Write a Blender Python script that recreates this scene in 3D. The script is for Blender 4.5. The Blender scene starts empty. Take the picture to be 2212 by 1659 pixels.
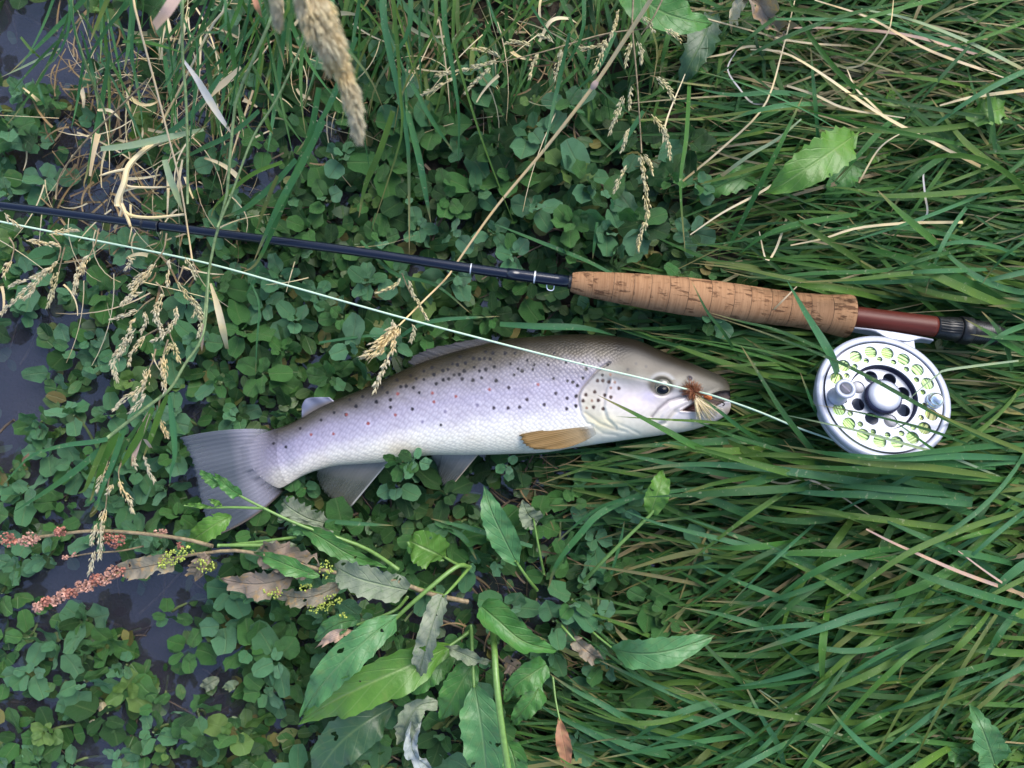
import bpy, bmesh, math, random
import numpy as np
from mathutils import Vector, Matrix

random.seed(7)
rng = np.random.default_rng(11)
SC = bpy.context.scene
COL = SC.collection

# ------------------------------------------------------------------ camera, sky, sun, exposure
CAM_H = 0.56
TANH = 0.62
KPX = TANH / 1106.0
cam_data = bpy.data.cameras.new("camera")
cam_data.sensor_width = 36.0
cam_data.lens = 18.0 / TANH
cam_data.clip_start = 0.01
cam_data.clip_end = 300.0
cam_data.dof.use_dof = True
cam_data.dof.focus_distance = 0.505
cam_data.dof.aperture_fstop = 11.0
cam = bpy.data.objects.new("camera", cam_data)
cam.location = (0, 0, CAM_H)
COL.objects.link(cam)
SC.camera = cam

SUN_ELEV = math.radians(46)
SUN_AZ = math.radians(38)          # measured from +Y towards +X
world = bpy.data.worlds.new("World")
SC.world = world
world.use_nodes = True
wn = world.node_tree
bg = wn.nodes["Background"]
sky = wn.nodes.new("ShaderNodeTexSky")
sky.sky_type = 'NISHITA'
sky.sun_disc = False
sky.sun_elevation = SUN_ELEV
sky.sun_rotation = SUN_AZ
sky.air_density = 1.0
sky.dust_density = 1.5
sky.ozone_density = 1.0
wn.links.new(sky.outputs[0], bg.inputs[0])
bg.inputs[1].default_value = 0.10

sun_data = bpy.data.lights.new("sun", 'SUN')
sun_data.energy = 1.5
sun_data.angle = math.radians(40)
sun_data.color = (1.0, 0.95, 0.89)
sun = bpy.data.objects.new("sun", sun_data)
sdir = Vector((math.sin(SUN_AZ) * math.cos(SUN_ELEV), math.cos(SUN_AZ) * math.cos(SUN_ELEV), math.sin(SUN_ELEV)))
sun.rotation_euler = (-sdir).to_track_quat('-Z', 'Y').to_euler()
sun.location = sdir * 5
COL.objects.link(sun)

SC.view_settings.view_transform = 'Standard'
SC.view_settings.look = 'None'
SC.view_settings.exposure = 1.7
SC.view_settings.gamma = 1.0
SC.view_settings.use_curve_mapping = False
SC.cycles.max_bounces = 8
SC.cycles.transparent_max_bounces = 12

# ------------------------------------------------------------------ placing: photo point + height -> world point
def P(X, Y, z):
    s = (CAM_H - z) * KPX
    return np.array(((X - 1106.0) * s, (829.5 - Y) * s, z))

def PX(px, z):                       # a length in photo pixels at height z, in metres
    return px * (CAM_H - z) * KPX

def unP(v):
    s = (CAM_H - v[2]) * KPX
    return v[0] / s + 1106.0, 829.5 - v[1] / s

def smooth(a, b, x):
    t = np.clip((np.asarray(x, float) - a) / (b - a), 0, 1)
    return t * t * (3 - 2 * t)

BANK_Y = [-400, 0, 300, 700, 1000, 1300, 1659, 2100]
BANK_X = [420, 470, 640, 1020, 1270, 1300, 1180, 1150]
def bank(wx, wy):
    X = wx / (CAM_H * KPX) + 1106.0
    Y = 829.5 - wy / (CAM_H * KPX)
    return X - np.interp(Y, BANK_Y, BANK_X)

def gz(wx, wy):                      # height of the ground
    d = bank(wx, wy)
    h = np.where(d < 0, -0.042 * smooth(0, -420, d) - 0.004, 0.024 * smooth(0, 700, d) - 0.004)
    h = h + 0.003 * np.sin(wx * 61 + 1.3 * np.sin(wy * 47)) + 0.002 * np.sin(wy * 113 + wx * 37)
    return h

def gpx(X, Y):
    p = P(X, Y, 0.0)
    return float(gz(p[0], p[1]))

# ------------------------------------------------------------------ materials
def new_mat(name):
    m = bpy.data.materials.new(name)
    m.use_nodes = True
    nt = m.node_tree
    nt.nodes.clear()
    out = nt.nodes.new("ShaderNodeOutputMaterial")
    return m, nt, out

def N(nt, typ, **kw):
    n = nt.nodes.new(typ)
    for k, v in kw.items():
        setattr(n, k, v)
    return n

def L(nt, a, b):
    nt.links.new(a, b)

def mathn(nt, op, a, b=None):
    n = N(nt, "ShaderNodeMath", operation=op)
    for i, v in enumerate((a, b)):
        if v is None:
            continue
        if isinstance(v, (int, float)):
            n.inputs[i].default_value = v
        else:
            L(nt, v, n.inputs[i])
    return n.outputs[0]

def rand_node(nt):
    g = N(nt, "ShaderNodeNewGeometry")
    o = N(nt, "ShaderNodeObjectInfo")
    return mathn(nt, 'FRACT', mathn(nt, 'ADD', g.outputs['Random Per Island'], o.outputs['Random']))

def ramp(nt, fac, stops, interp='LINEAR'):
    r = N(nt, "ShaderNodeValToRGB")
    r.color_ramp.interpolation = interp
    els = r.color_ramp.elements
    while len(els) > 1:
        els.remove(els[0])
    els[0].position = stops[0][0]
    els[0].color = (*stops[0][1], 1)
    for p, c in stops[1:]:
        e = els.new(p)
        e.color = (*c, 1)
    L(nt, fac, r.inputs[0])
    return r.outputs[0]

def mix(nt, fac, a, b, blend='MIX'):
    n = N(nt, "ShaderNodeMix", data_type='RGBA', blend_type=blend)
    n.clamp_factor = True
    for s, v in ((0, fac), (6, a), (7, b)):
        if isinstance(v, (int, float)):
            n.inputs[s].default_value = v
        elif isinstance(v, tuple):
            n.inputs[s].default_value = (*v, 1)
        else:
            L(nt, v, n.inputs[s])
    return n.outputs[2]

def noise(nt, scale, detail=3, vec=None, rough=0.55):
    n = N(nt, "ShaderNodeTexNoise")
    n.inputs['Scale'].default_value = scale
    n.inputs['Detail'].default_value = detail
    n.inputs['Roughness'].default_value = rough
    if vec is not None:
        L(nt, vec, n.inputs['Vector'])
    return n.outputs['Fac']

def bumpn(nt, h, strength=0.3, dist=0.001):
    b = N(nt, "ShaderNodeBump")
    b.inputs['Strength'].default_value = strength
    b.inputs['Distance'].default_value = dist
    L(nt, h, b.inputs['Height'])
    return b.outputs[0]

def principled(nt, color, rough=0.5, spec=0.5, metal=0.0, normal=None, coat=0.0, coat_rough=0.1):
    p = N(nt, "ShaderNodeBsdfPrincipled")
    if isinstance(color, tuple):
        p.inputs['Base Color'].default_value = (*color, 1)
    else:
        L(nt, color, p.inputs['Base Color'])
    if isinstance(rough, (int, float)):
        p.inputs['Roughness'].default_value = rough
    else:
        L(nt, rough, p.inputs['Roughness'])
    p.inputs['Specular IOR Level'].default_value = spec
    p.inputs['Metallic'].default_value = metal
    p.inputs['Coat Weight'].default_value = coat
    p.inputs['Coat Roughness'].default_value = coat_rough
    if normal is not None:
        L(nt, normal, p.inputs['Normal'])
    return p

def with_translucency(nt, p, color, fac, out):
    t = N(nt, "ShaderNodeBsdfTranslucent")
    if isinstance(color, tuple):
        t.inputs[0].default_value = (*color, 1)
    else:
        L(nt, color, t.inputs[0])
    m = N(nt, "ShaderNodeMixShader")
    m.inputs[0].default_value = fac
    L(nt, p.outputs[0], m.inputs[1])
    L(nt, t.outputs[0], m.inputs[2])
    L(nt, m.outputs[0], out.inputs[0])

def uv_sep(nt):
    u = N(nt, "ShaderNodeUVMap")
    s = N(nt, "ShaderNodeSeparateXYZ")
    L(nt, u.outputs[0], s.inputs[0])
    return u.outputs[0], s.outputs[0], s.outputs[1]

def plain_mat(name, color, rough=0.5, spec=0.5, metal=0.0, coat=0.0, vary=0.12, nscale=400, bump=0.0):
    m, nt, out = new_mat(name)
    tc = N(nt, "ShaderNodeTexCoord")
    n = noise(nt, nscale, 3, tc.outputs['Object'])
    dark = tuple(c * (1 - vary * 1.6) for c in color)
    lite = tuple(min(1, c * (1 + vary)) for c in color)
    c = ramp(nt, n, [(0.3, dark), (0.7, lite)])
    nm = bumpn(nt, n, bump, 0.0004) if bump else None
    p = principled(nt, c, rough, spec, metal, nm, coat)
    L(nt, p.outputs[0], out.inputs[0])
    return m

def leaf_mat(name, stops, vein=(0.16, 0.24, 0.09), vein_amt=0.35, blot=(0.2, 0.2, 0.06), blot_amt=0.25,
             rough=0.42, trans=0.22, nscale=260, side=9.0, bump=0.5, spec=0.5, holes=0.0):
    """leaf with a midrib, side veins and blotches; uv: x across -1..1 stored 0..1, y along"""
    m, nt, out = new_mat(name)
    uv, u, v = uv_sep(nt)
    r = rand_node(nt)
    base = ramp(nt, r, stops)
    tc = N(nt, "ShaderNodeTexCoord")
    n1 = noise(nt, nscale, 4, tc.outputs['Object'])
    n2 = noise(nt, nscale * 0.28, 3, tc.outputs['Object'])
    base = mix(nt, mathn(nt, 'MULTIPLY', ramp(nt, n1, [(0.52, (0, 0, 0)), (0.75, (1, 1, 1))]), blot_amt), base, blot)
    base = mix(nt, mathn(nt, 'MULTIPLY', ramp(nt, n2, [(0.35, (0, 0, 0)), (0.65, (1, 1, 1))]), 0.5), base,
               mix(nt, 0.45, base, (0.02, 0.07, 0.02)))
    au = mathn(nt, 'ABSOLUTE', mathn(nt, 'SUBTRACT', u, 0.5))
    rib = mathn(nt, 'SUBTRACT', 1.0, mathn(nt, 'MULTIPLY', au, 22.0))
    rib = N(nt, "ShaderNodeClamp").outputs[0] if False else mathn(nt, 'MAXIMUM', rib, 0.0)
    sv = mathn(nt, 'SINE', mathn(nt, 'MULTIPLY', mathn(nt, 'SUBTRACT', v, mathn(nt, 'MULTIPLY', au, 0.55)), side * 6.283))
    svn = mathn(nt, 'MULTIPLY', mathn(nt, 'MAXIMUM', mathn(nt, 'SUBTRACT', sv, 0.86), 0.0), 4.0)
    veins = mathn(nt, 'MAXIMUM', rib, mathn(nt, 'MULTIPLY', svn, 0.6))
    col = mix(nt, mathn(nt, 'MULTIPLY', veins, vein_amt), base, vein)
    hgt = mathn(nt, 'ADD', mathn(nt, 'MULTIPLY', veins, -0.6), mathn(nt, 'MULTIPLY', n1, 0.9))
    nm = bumpn(nt, hgt, bump, 0.0009)
    p = principled(nt, col, rough, spec, 0.0, nm)
    tcol = mix(nt, 1.0, col, (1.3, 1.6, 0.9), 'MULTIPLY')
    with_translucency(nt, p, tcol, trans, out)
    if holes:
        hn = noise(nt, 95, 2, tc.outputs['Object'])
        hm = ramp(nt, hn, [(holes, (0, 0, 0)), (holes + .004, (1, 1, 1))])
        tp = N(nt, "ShaderNodeBsdfTransparent")
        ms = N(nt, "ShaderNodeMixShader")
        L(nt, hm, ms.inputs[0])
        L(nt, out.inputs[0].links[0].from_socket, ms.inputs[1])
        L(nt, tp.outputs[0], ms.inputs[2])
        L(nt, ms.outputs[0], out.inputs[0])
    return m

def blade_mat(name, stops, rough=0.46, trans=0.25, stripe=0.4, scuff=0.4, spec=0.28, scuffcol=(0.42, 0.42, 0.28), tipcol=(0.30, 0.22, 0.10), tint=(1.4, 1.6, 0.8)):
    m, nt, out = new_mat(name)
    uv, u, v = uv_sep(nt)
    r = rand_node(nt)
    base = ramp(nt, r, stops)
    st = mathn(nt, 'SINE', mathn(nt, 'MULTIPLY', u, 44.0))
    lit = mix(nt, mathn(nt, 'MULTIPLY', mathn(nt, 'ADD', mathn(nt, 'MULTIPLY', st, 0.5), 0.5), stripe), base,
              mix(nt, 1.0, base, (0.55, 0.6, 0.6), 'MULTIPLY'))
    tc = N(nt, "ShaderNodeTexCoord")
    n1 = noise(nt, 330, 4, tc.outputs['Object'])
    n2 = noise(nt, 60, 2, tc.outputs['Object'])
    lit = mix(nt, mathn(nt, 'MULTIPLY', ramp(nt, n1, [(0.62, (0, 0, 0)), (0.72, (1, 1, 1))]), scuff), lit, scuffcol)
    lit = mix(nt, mathn(nt, 'MULTIPLY', ramp(nt, n2, [(0.45, (0, 0, 0)), (0.7, (1, 1, 1))]), 0.45), lit,
              mix(nt, 1.0, lit, (1.5, 1.25, 0.7), 'MULTIPLY'))
    tip = mathn(nt, 'MULTIPLY', ramp(nt, v, [(.80, (0, 0, 0)), (.97, (1, 1, 1))]), mathn(nt, 'GREATER_THAN', mathn(nt, 'FRACT', mathn(nt, 'MULTIPLY', r, 7.31)), .45))
    lit = mix(nt, mathn(nt, 'MULTIPLY', tip, .8), lit, tipcol)
    nm = bumpn(nt, st, 0.4, 0.0004)
    p = principled(nt, lit, rough, spec, 0.0, nm)
    with_translucency(nt, p, mix(nt, 1.0, lit, tint, 'MULTIPLY'), trans, out)
    return m

M = {}
M['cress_blue'] = leaf_mat('cress_sky_sheen', [(0, (0.068, 0.215, 0.088)), (0.5, (0.120, 0.295, 0.155)), (1, (0.072, 0.210, 0.075))], rough=0.30, bump=1.0, spec=.7, trans=.12, vein_amt=.5)  # bluish albedo carries the sky's sheen on the leaves
M['cress_mid'] = leaf_mat('cress_mid_green', [(0, (0.044, 0.155, 0.032)), (0.5, (0.074, 0.205, 0.048)), (1, (0.056, 0.180, 0.046))], rough=0.34, bump=1.0, spec=.5, trans=.12, vein_amt=.45)
M['cress_dark'] = leaf_mat('cress_dark_green', [(0, (0.024, 0.080, 0.026)), (0.5, (0.036, 0.100, 0.032)), (1, (0.030, 0.095, 0.022))], rough=0.36, bump=1.0, spec=0.4)
M['cress_yellow'] = leaf_mat('cress_yellow_green', [(0, (0.075, 0.160, 0.030)), (0.5, (0.110, 0.190, 0.035)), (1, (0.080, 0.165, 0.040))], rough=0.42, trans=0.3)
M['cress_shaded'] = leaf_mat('cress_shaded_leaf', [(0, (0.015, 0.055, 0.015)), (0.35, (0.044, 0.125, 0.030)), (0.7, (0.026, 0.084, 0.021)), (0.9, (0.060, 0.105, 0.028)), (0.97, (0.20, 0.17, 0.05)), (1, (0.10, 0.07, 0.03))], rough=0.42, spec=.35)  # darker copy of the leaf greens, shade of the lower layer painted in
M['cress_wet'] = leaf_mat('submerged_cress', [(0, (0.07, 0.14, 0.07)), (0.5, (0.10, 0.17, 0.10)), (1, (0.08, 0.10, 0.04))], rough=.5, trans=.1)
M['cress_stem'] = plain_mat('cress_stem', (0.10, 0.14, 0.05), 0.5)
M['grass'] = blade_mat('grass_green', [(0, (0.026, 0.105, 0.036)), (0.3, (0.036, 0.130, 0.034)), (0.6, (0.052, 0.152, 0.028)), (0.85, (0.078, 0.165, 0.024)), (1, (0.11, 0.14, 0.04))])
M['grass_shaded'] = blade_mat('grass_shaded_blade', [(0, (0.020, 0.076, 0.024)), (0.35, (0.034, 0.118, 0.028)), (0.7, (0.052, 0.140, 0.026)), (0.90, (0.078, 0.145, 0.026)), (0.96, (0.20, 0.20, 0.08)), (1, (0.30, 0.23, 0.14))], scuff=0.2)  # blade greens darkened to paint in the shade beneath the top blades
M['grass_blue'] = blade_mat('grass_blue_green', [(0, (0.038, 0.140, 0.058)), (0.5, (0.055, 0.168, 0.070)), (1, (0.040, 0.138, 0.046))])
M['grass_lime'] = blade_mat('grass_yellow_green', [(0, (0.080, 0.160, 0.028)), (1, (0.070, 0.145, 0.028))])
M['grass_deep'] = blade_mat('grass_deep_green', [(0, (0.025, 0.085, 0.026)), (1, (0.032, 0.100, 0.026))])
M['straw'] = blade_mat('dry_straw', [(0, (0.56, 0.47, 0.29)), (0.5, (0.64, 0.55, 0.37)), (1, (0.46, 0.36, 0.24))], trans=0.1, scuff=0.12, stripe=.12, scuffcol=(0.25, 0.16, 0.09), rough=0.6)
M['straw_tan'] = blade_mat('tan_straw', [(0, (0.62, 0.46, 0.25)), (1, (0.66, 0.49, 0.27))], trans=0.0, scuff=0.1, stripe=.05, rough=0.6, scuffcol=(.4, .26, .14))
M['thatch'] = blade_mat('dry_thatch', [(0, (0.20, 0.18, 0.09)), (0.5, (0.30, 0.25, 0.15)), (1, (0.11, 0.16, 0.05))], trans=0.1, scuff=0.1, rough=0.65)
M['straw_pink'] = blade_mat('dry_pinkish_straw', [(0, (0.45, 0.31, 0.26)), (1, (0.50, 0.36, 0.30))], trans=0.1, rough=0.6)
M['straw_white'] = blade_mat('bleached_blade', [(0, (0.52, 0.50, 0.50)), (1, (0.55, 0.52, 0.50))], trans=0.15, rough=0.6, scuff=0.15)
M['straw_green'] = blade_mat('fading_green_blade', [(0, (0.26, 0.34, 0.20)), (1, (0.24, 0.32, 0.20))], trans=0.15, rough=0.55)
M['seed'] = blade_mat('dry_seed_husk', [(0, (0.72, 0.66, 0.50)), (0.5, (0.82, 0.77, 0.62)), (1, (0.66, 0.58, 0.43))], tipcol=(.7, .62, .45), tint=(1.12, 1.12, 1.05), stripe=.05, trans=0.58, scuff=0.1, rough=0.65)
M['seed_green'] = blade_mat('pale_green_seed_husk', [(0, (0.62, 0.58, 0.36)), (0.5, (0.70, 0.65, 0.45)), (1, (0.54, 0.49, 0.30))], tipcol=(.6, .55, .38), tint=(1.05, 1.05, .9), stripe=.1, trans=0.4, scuff=0.1, rough=0.65)
M['dock'] = leaf_mat('dock_leaf_green', holes=0.7, stops=[(0, (0.056, 0.170, 0.036)), (1, (0.062, 0.182, 0.040))], side=7, bump=1.0, rough=0.42, spec=.4, vein=(0.20, 0.30, 0.12), vein_amt=0.45, nscale=170)
M['dock_lime'] = leaf_mat('dock_leaf_bright', holes=0.7, stops=[(0, (0.090, 0.215, 0.026)), (1, (0.098, 0.225, 0.030))], side=7, bump=0.8, vein=(0.26, 0.36, 0.13), vein_amt=0.5, trans=0.3, nscale=170)
M['dock_blue'] = leaf_mat('dock_leaf_blue_green', holes=0.7, stops=[(0, (0.070, 0.195, 0.068)), (1, (0.080, 0.210, 0.075))], side=7, bump=1.0, rough=0.42, spec=.4, vein=(0.2, 0.3, 0.14), vein_amt=0.4, nscale=170)
M['dock_dark'] = leaf_mat('dock_leaf_dark', holes=0.7, stops=[(0, (0.035, 0.085, 0.038)), (1, (0.040, 0.095, 0.04))], side=7, nscale=170)
M['dock_grey'] = leaf_mat('dock_leaf_mildewed', holes=0.68, stops=[(0, (0.17, 0.20, 0.13)), (1, (0.19, 0.21, 0.15))], side=7, blot=(0.10, 0.16, 0.07), blot_amt=0.7, rough=0.7, nscale=300, bump=1.0, trans=0.1)
M['dock_white'] = leaf_mat('dock_leaf_bleached', [(0, (0.30, 0.34, 0.34)), (1, (0.33, 0.36, 0.36))], side=5, blot=(0.12, 0.15, 0.10), blot_amt=0.8, rough=0.7, nscale=350, bump=1.0, trans=0.05)
M['dock_brown'] = leaf_mat('dock_leaf_withered', holes=0.66, stops=[(0, (0.19, 0.165, 0.12)), (1, (0.24, 0.17, 0.13))], side=6, blot=(0.40, 0.22, 0.07), blot_amt=0.9, rough=0.7, nscale=240, bump=1.0, trans=0.1, vein=(0.2, 0.16, 0.1))
M['dock_red'] = leaf_mat('dock_leaf_rusty', [(0, (0.30, 0.13, 0.07)), (1, (0.34, 0.15, 0.08))], side=6, blot=(0.36, 0.26, 0.10), blot_amt=0.6, rough=0.65, nscale=240, trans=0.1, vein=(0.3, 0.2, 0.1))
M['petiole'] = plain_mat('green_stalk', (0.12, 0.22, 0.05), 0.4)
M['stalk_brown'] = plain_mat('brown_stalk', (0.20, 0.15, 0.08), 0.6, vary=0.3)
M['stalk_green'] = plain_mat('reed_stem', (0.14, 0.20, 0.08), 0.5, vary=0.25)
M['dock_seed'] = plain_mat('rusty_seed', (0.34, 0.13, 0.09), 0.65, vary=0.5, nscale=350)
M['dock_seed_pink'] = plain_mat('pinkish_seed', (0.38, 0.20, 0.15), 0.65, vary=0.5, nscale=350)
M['dock_flower'] = plain_mat('yellow_green_flower', (0.30, 0.36, 0.06), 0.6, vary=0.3)
M['twig'] = plain_mat('bare_twig', (0.10, 0.07, 0.045), 0.7, vary=0.35)
M['litter'] = blade_mat('dead_litter', [(0, (0.16, 0.11, 0.06)), (0.4, (0.30, 0.21, 0.11)), (0.8, (0.10, 0.07, 0.04)), (1, (0.36, 0.25, 0.16))], trans=0.05, rough=0.7)

# ground: dark wet soil
m, nt, out = new_mat('wet_soil')
tc = N(nt, "ShaderNodeTexCoord")
n1 = noise(nt, 55, 6, tc.outputs['Object'])
n2 = noise(nt, 420, 4, tc.outputs['Object'])
c = ramp(nt, n1, [(0.3, (0.018, 0.014, 0.010)), (0.55, (0.040, 0.030, 0.020)), (0.75, (0.030, 0.036, 0.018))])
c = mix(nt, mathn(nt, 'MULTIPLY', n2, 0.4), c, (0.07, 0.05, 0.03))
p = principled(nt, c, 0.7, 0.3, 0, bumpn(nt, n2, 0.6, 0.002))
L(nt, p.outputs[0], out.inputs[0])
M['soil'] = m

# still water: clear with a skin of reflection
m, nt, out = new_mat('still_water')
tc = N(nt, "ShaderNodeTexCoord")
nm = bumpn(nt, noise(nt, 30, 3, tc.outputs['Object']), 0.12, 0.01)
fr = N(nt, "ShaderNodeFresnel")
fr.inputs[0].default_value = 1.33
L(nt, nm, fr.inputs['Normal'])
gl = N(nt, "ShaderNodeBsdfGlossy")
gl.inputs['Roughness'].default_value = 0.03
L(nt, nm, gl.inputs['Normal'])
tr = N(nt, "ShaderNodeBsdfTransparent")
tr.inputs[0].default_value = (0.80, 0.80, 0.84, 1)
murk = N(nt, "ShaderNodeBsdfDiffuse")
murk.inputs[0].default_value = (0.095, 0.100, 0.160, 1)
mx0 = N(nt, "ShaderNodeMixShader")
mx0.inputs[0].default_value = 0.20
L(nt, tr.outputs[0], mx0.inputs[1])
L(nt, murk.outputs[0], mx0.inputs[2])
mx = N(nt, "ShaderNodeMixShader")
L(nt, mathn(nt, 'ADD', mathn(nt, 'MULTIPLY', fr.outputs[0], 2.2), 0.05), mx.inputs[0])
L(nt, mx0.outputs[0], mx.inputs[1])
L(nt, gl.outputs[0], mx.inputs[2])
L(nt, mx.outputs[0], out.inputs[0])
M['water'] = m

# ------------------------------------------------------------------ mesh building
class MB:
    def __init__(self):
        self.v, self.f, self.uv, self.n = [], [], [], 0
    def add(self, verts, faces, uvs=None):
        b = self.n
        verts = np.asarray(verts, float)
        self.v.append(verts)
        self.n += len(verts)
        self.f.extend([tuple(i + b for i in f) for f in faces])
        self.uv.append(np.asarray(uvs, float) if uvs is not None else np.zeros((len(verts), 2)))
    def mesh(self, name, mat=None, smooth_shade=True):
        me = bpy.data.meshes.new(name)
        V = np.concatenate(self.v) if self.v else np.zeros((0, 3))
        U = np.concatenate(self.uv) if self.uv else np.zeros((0, 2))
        me.from_pydata(V.tolist(), [], self.f)
        lay = me.uv_layers.new(name="UVMap")
        li = np.empty(len(me.loops), dtype=np.int32)
        me.loops.foreach_get("vertex_index", li)
        lay.data.foreach_set("uv", U[li].astype(np.float32).ravel())
        if mat is not None:
            me.materials.append(mat)
        if smooth_shade:
            me.polygons.foreach_set("use_smooth", np.ones(len(me.polygons), dtype=bool))
        me.update()
        return me
    def build(self, name, mat, parent=None, smooth_shade=True, origin=None):
        if origin is not None:
            o3 = np.asarray(origin, float)
            self.v = [a - o3 for a in self.v]
        ob = bpy.data.objects.new(name, self.mesh(name, mat, smooth_shade))
        COL.objects.link(ob)
        if origin is not None and parent is None:
            ob.location = origin
        if parent is not None:
            ob.parent = parent
        return ob

def tag(o, label, cat, group=None):
    o['label'] = label
    o['category'] = cat
    if group:
        o['group'] = group
    return o

def empty(name, loc=(0, 0, 0)):
    o = bpy.data.objects.new(name, None)
    o.empty_display_size = 0.01
    o.location = loc
    COL.objects.link(o)
    return o

def spline(pts, n):
    """Catmull-Rom through pts (k x d), n samples by parameter"""
    p = np.asarray(pts, float)
    if len(p) == 2:
        t = np.linspace(0, 1, n)[:, None]
        return p[0] * (1 - t) + p[1] * t
    q = np.vstack([2 * p[0] - p[1], p, 2 * p[-1] - p[-2]])
    seg = np.concatenate([[0], np.cumsum(np.linalg.norm(np.diff(p, axis=0), axis=1) ** 0.8 + 1e-9)])
    ts = np.linspace(0, seg[-1], n)
    i = np.clip(np.searchsorted(seg, ts, side='right') - 1, 0, len(p) - 2)
    t = ((ts - seg[i]) / (seg[i + 1] - seg[i]))[:, None]
    a, b, c, d = q[i], q[i + 1], q[i + 2], q[i + 3]
    return 0.5 * (2 * b + (c - a) * t + (2 * a - 5 * b + 4 * c - d) * t * t + (3 * b - a - 3 * c + d) * t ** 3)

def tangents(path):
    t = np.gradient(path, axis=0)
    return t / (np.linalg.norm(t, axis=1, keepdims=True) + 1e-12)

def add_blade(mb, path, widths, roll=0.0, crease=0.25, twist=0.0):
    """flat leaf blade with a creased middle along path (n x 3); widths in metres (full)"""
    n = len(path)
    t = tangents(path)
    up = np.array((0, 0, 1.0))
    side = np.cross(t, up)
    side /= (np.linalg.norm(side, axis=1, keepdims=True) + 1e-9)
    nrm = np.cross(side, t)
    ang = roll + twist * np.linspace(0, 1, n)
    ca, sa = np.cos(ang)[:, None], np.sin(ang)[:, None]
    s2 = side * ca + nrm * sa
    n2 = nrm * ca - side * sa
    w = (np.asarray(widths) * 0.5)[:, None]
    Lf = path - s2 * w + n2 * w * crease
    Rt = path + s2 * w + n2 * w * crease
    verts = np.stack([Lf, path, Rt], axis=1).reshape(-1, 3)
    v = np.linspace(0, 1, n)
    uv = np.stack([np.stack([np.zeros(n), v], 1), np.stack([np.full(n, .5), v], 1), np.stack([np.ones(n), v], 1)], axis=1).reshape(-1, 2)
    faces = []
    for i in range(n - 1):
        a = i * 3
        faces.append((a, a + 1, a + 4, a + 3))
        faces.append((a + 1, a + 2, a + 5, a + 4))
    mb.add(verts, faces, uv)

def blade_widths(n, w, tip_first=False, base=0.55):
    t = np.linspace(0, 1, n)                      # 0 root .. 1 tip
    s = (base + (1 - base) * np.minimum(1, t * 3)) * np.clip((1 - t) / 0.45, 0, 1) ** 0.7
    s = np.maximum(s, 0.03)
    return w * (s[::-1] if tip_first else s)

def add_tube(mb, path, radii, k=6, cap=True):
    n = len(path)
    t = tangents(path)
    ref = np.array((0, 0, 1.0)) if abs(t[0][2]) < 0.9 else np.array((1.0, 0, 0))
    verts, uv = [], []
    radii = np.broadcast_to(np.asarray(radii, float), (n,))
    a = np.cross(t, ref)
    a /= np.linalg.norm(a, axis=1, keepdims=True) + 1e-9
    b = np.cross(a, t)
    th = np.arange(k) * 2 * math.pi / k
    verts = path[:, None, :] + radii[:, None, None] * (a[:, None, :] * np.cos(th)[None, :, None] + b[:, None, :] * np.sin(th)[None, :, None])
    vv = np.linspace(0, 1, n)
    uv = np.stack(np.broadcast_arrays((np.arange(k) / k)[None, :], vv[:, None]), axis=-1).reshape(-1, 2)
    faces = []
    for i in range(n - 1):
        for j in range(k):
            j2 = (j + 1) % k
            faces.append((i * k + j, i * k + j2, (i + 1) * k + j2, (i + 1) * k + j))
    if cap:
        faces.append(tuple(range(k)))
        faces.append(tuple((n - 1) * k + j for j in reversed(range(k))))
    mb.add(verts.reshape(-1, 3), faces, uv)

def add_lathe(mb, prof, k=48, axis='z', jag=None):
    """prof: list of (r, h) along the axis"""
    n = len(prof)
    th = np.arange(k) * 2 * math.pi / k
    verts = []
    for i, (r, h) in enumerate(prof):
        rr = np.full(k, r)
        if jag is not None and jag[i]:
            rr = rr + jag[i] * (np.arange(k) % 2)
        x, y = rr * np.cos(th), rr * np.sin(th)
        if axis == 'z':
            verts.append(np.stack([x, y, np.full(k, h)], 1))
        else:
            verts.append(np.stack([np.full(k, h), x, y], 1))
    faces = []
    for i in range(n - 1):
        for j in range(k):
            j2 = (j + 1) % k
            faces.append((i * k + j, i * k + j2, (i + 1) * k + j2, (i + 1) * k + j))
    mb.add(np.concatenate(verts), faces, None)

def bez(pts, z=None, n=10):
    """photo points (X, Y[, z]) -> world path"""
    q = []
    for p in pts:
        q.append(P(p[0], p[1], p[2] if len(p) > 2 else z))
    return spline(q, n)

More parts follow.
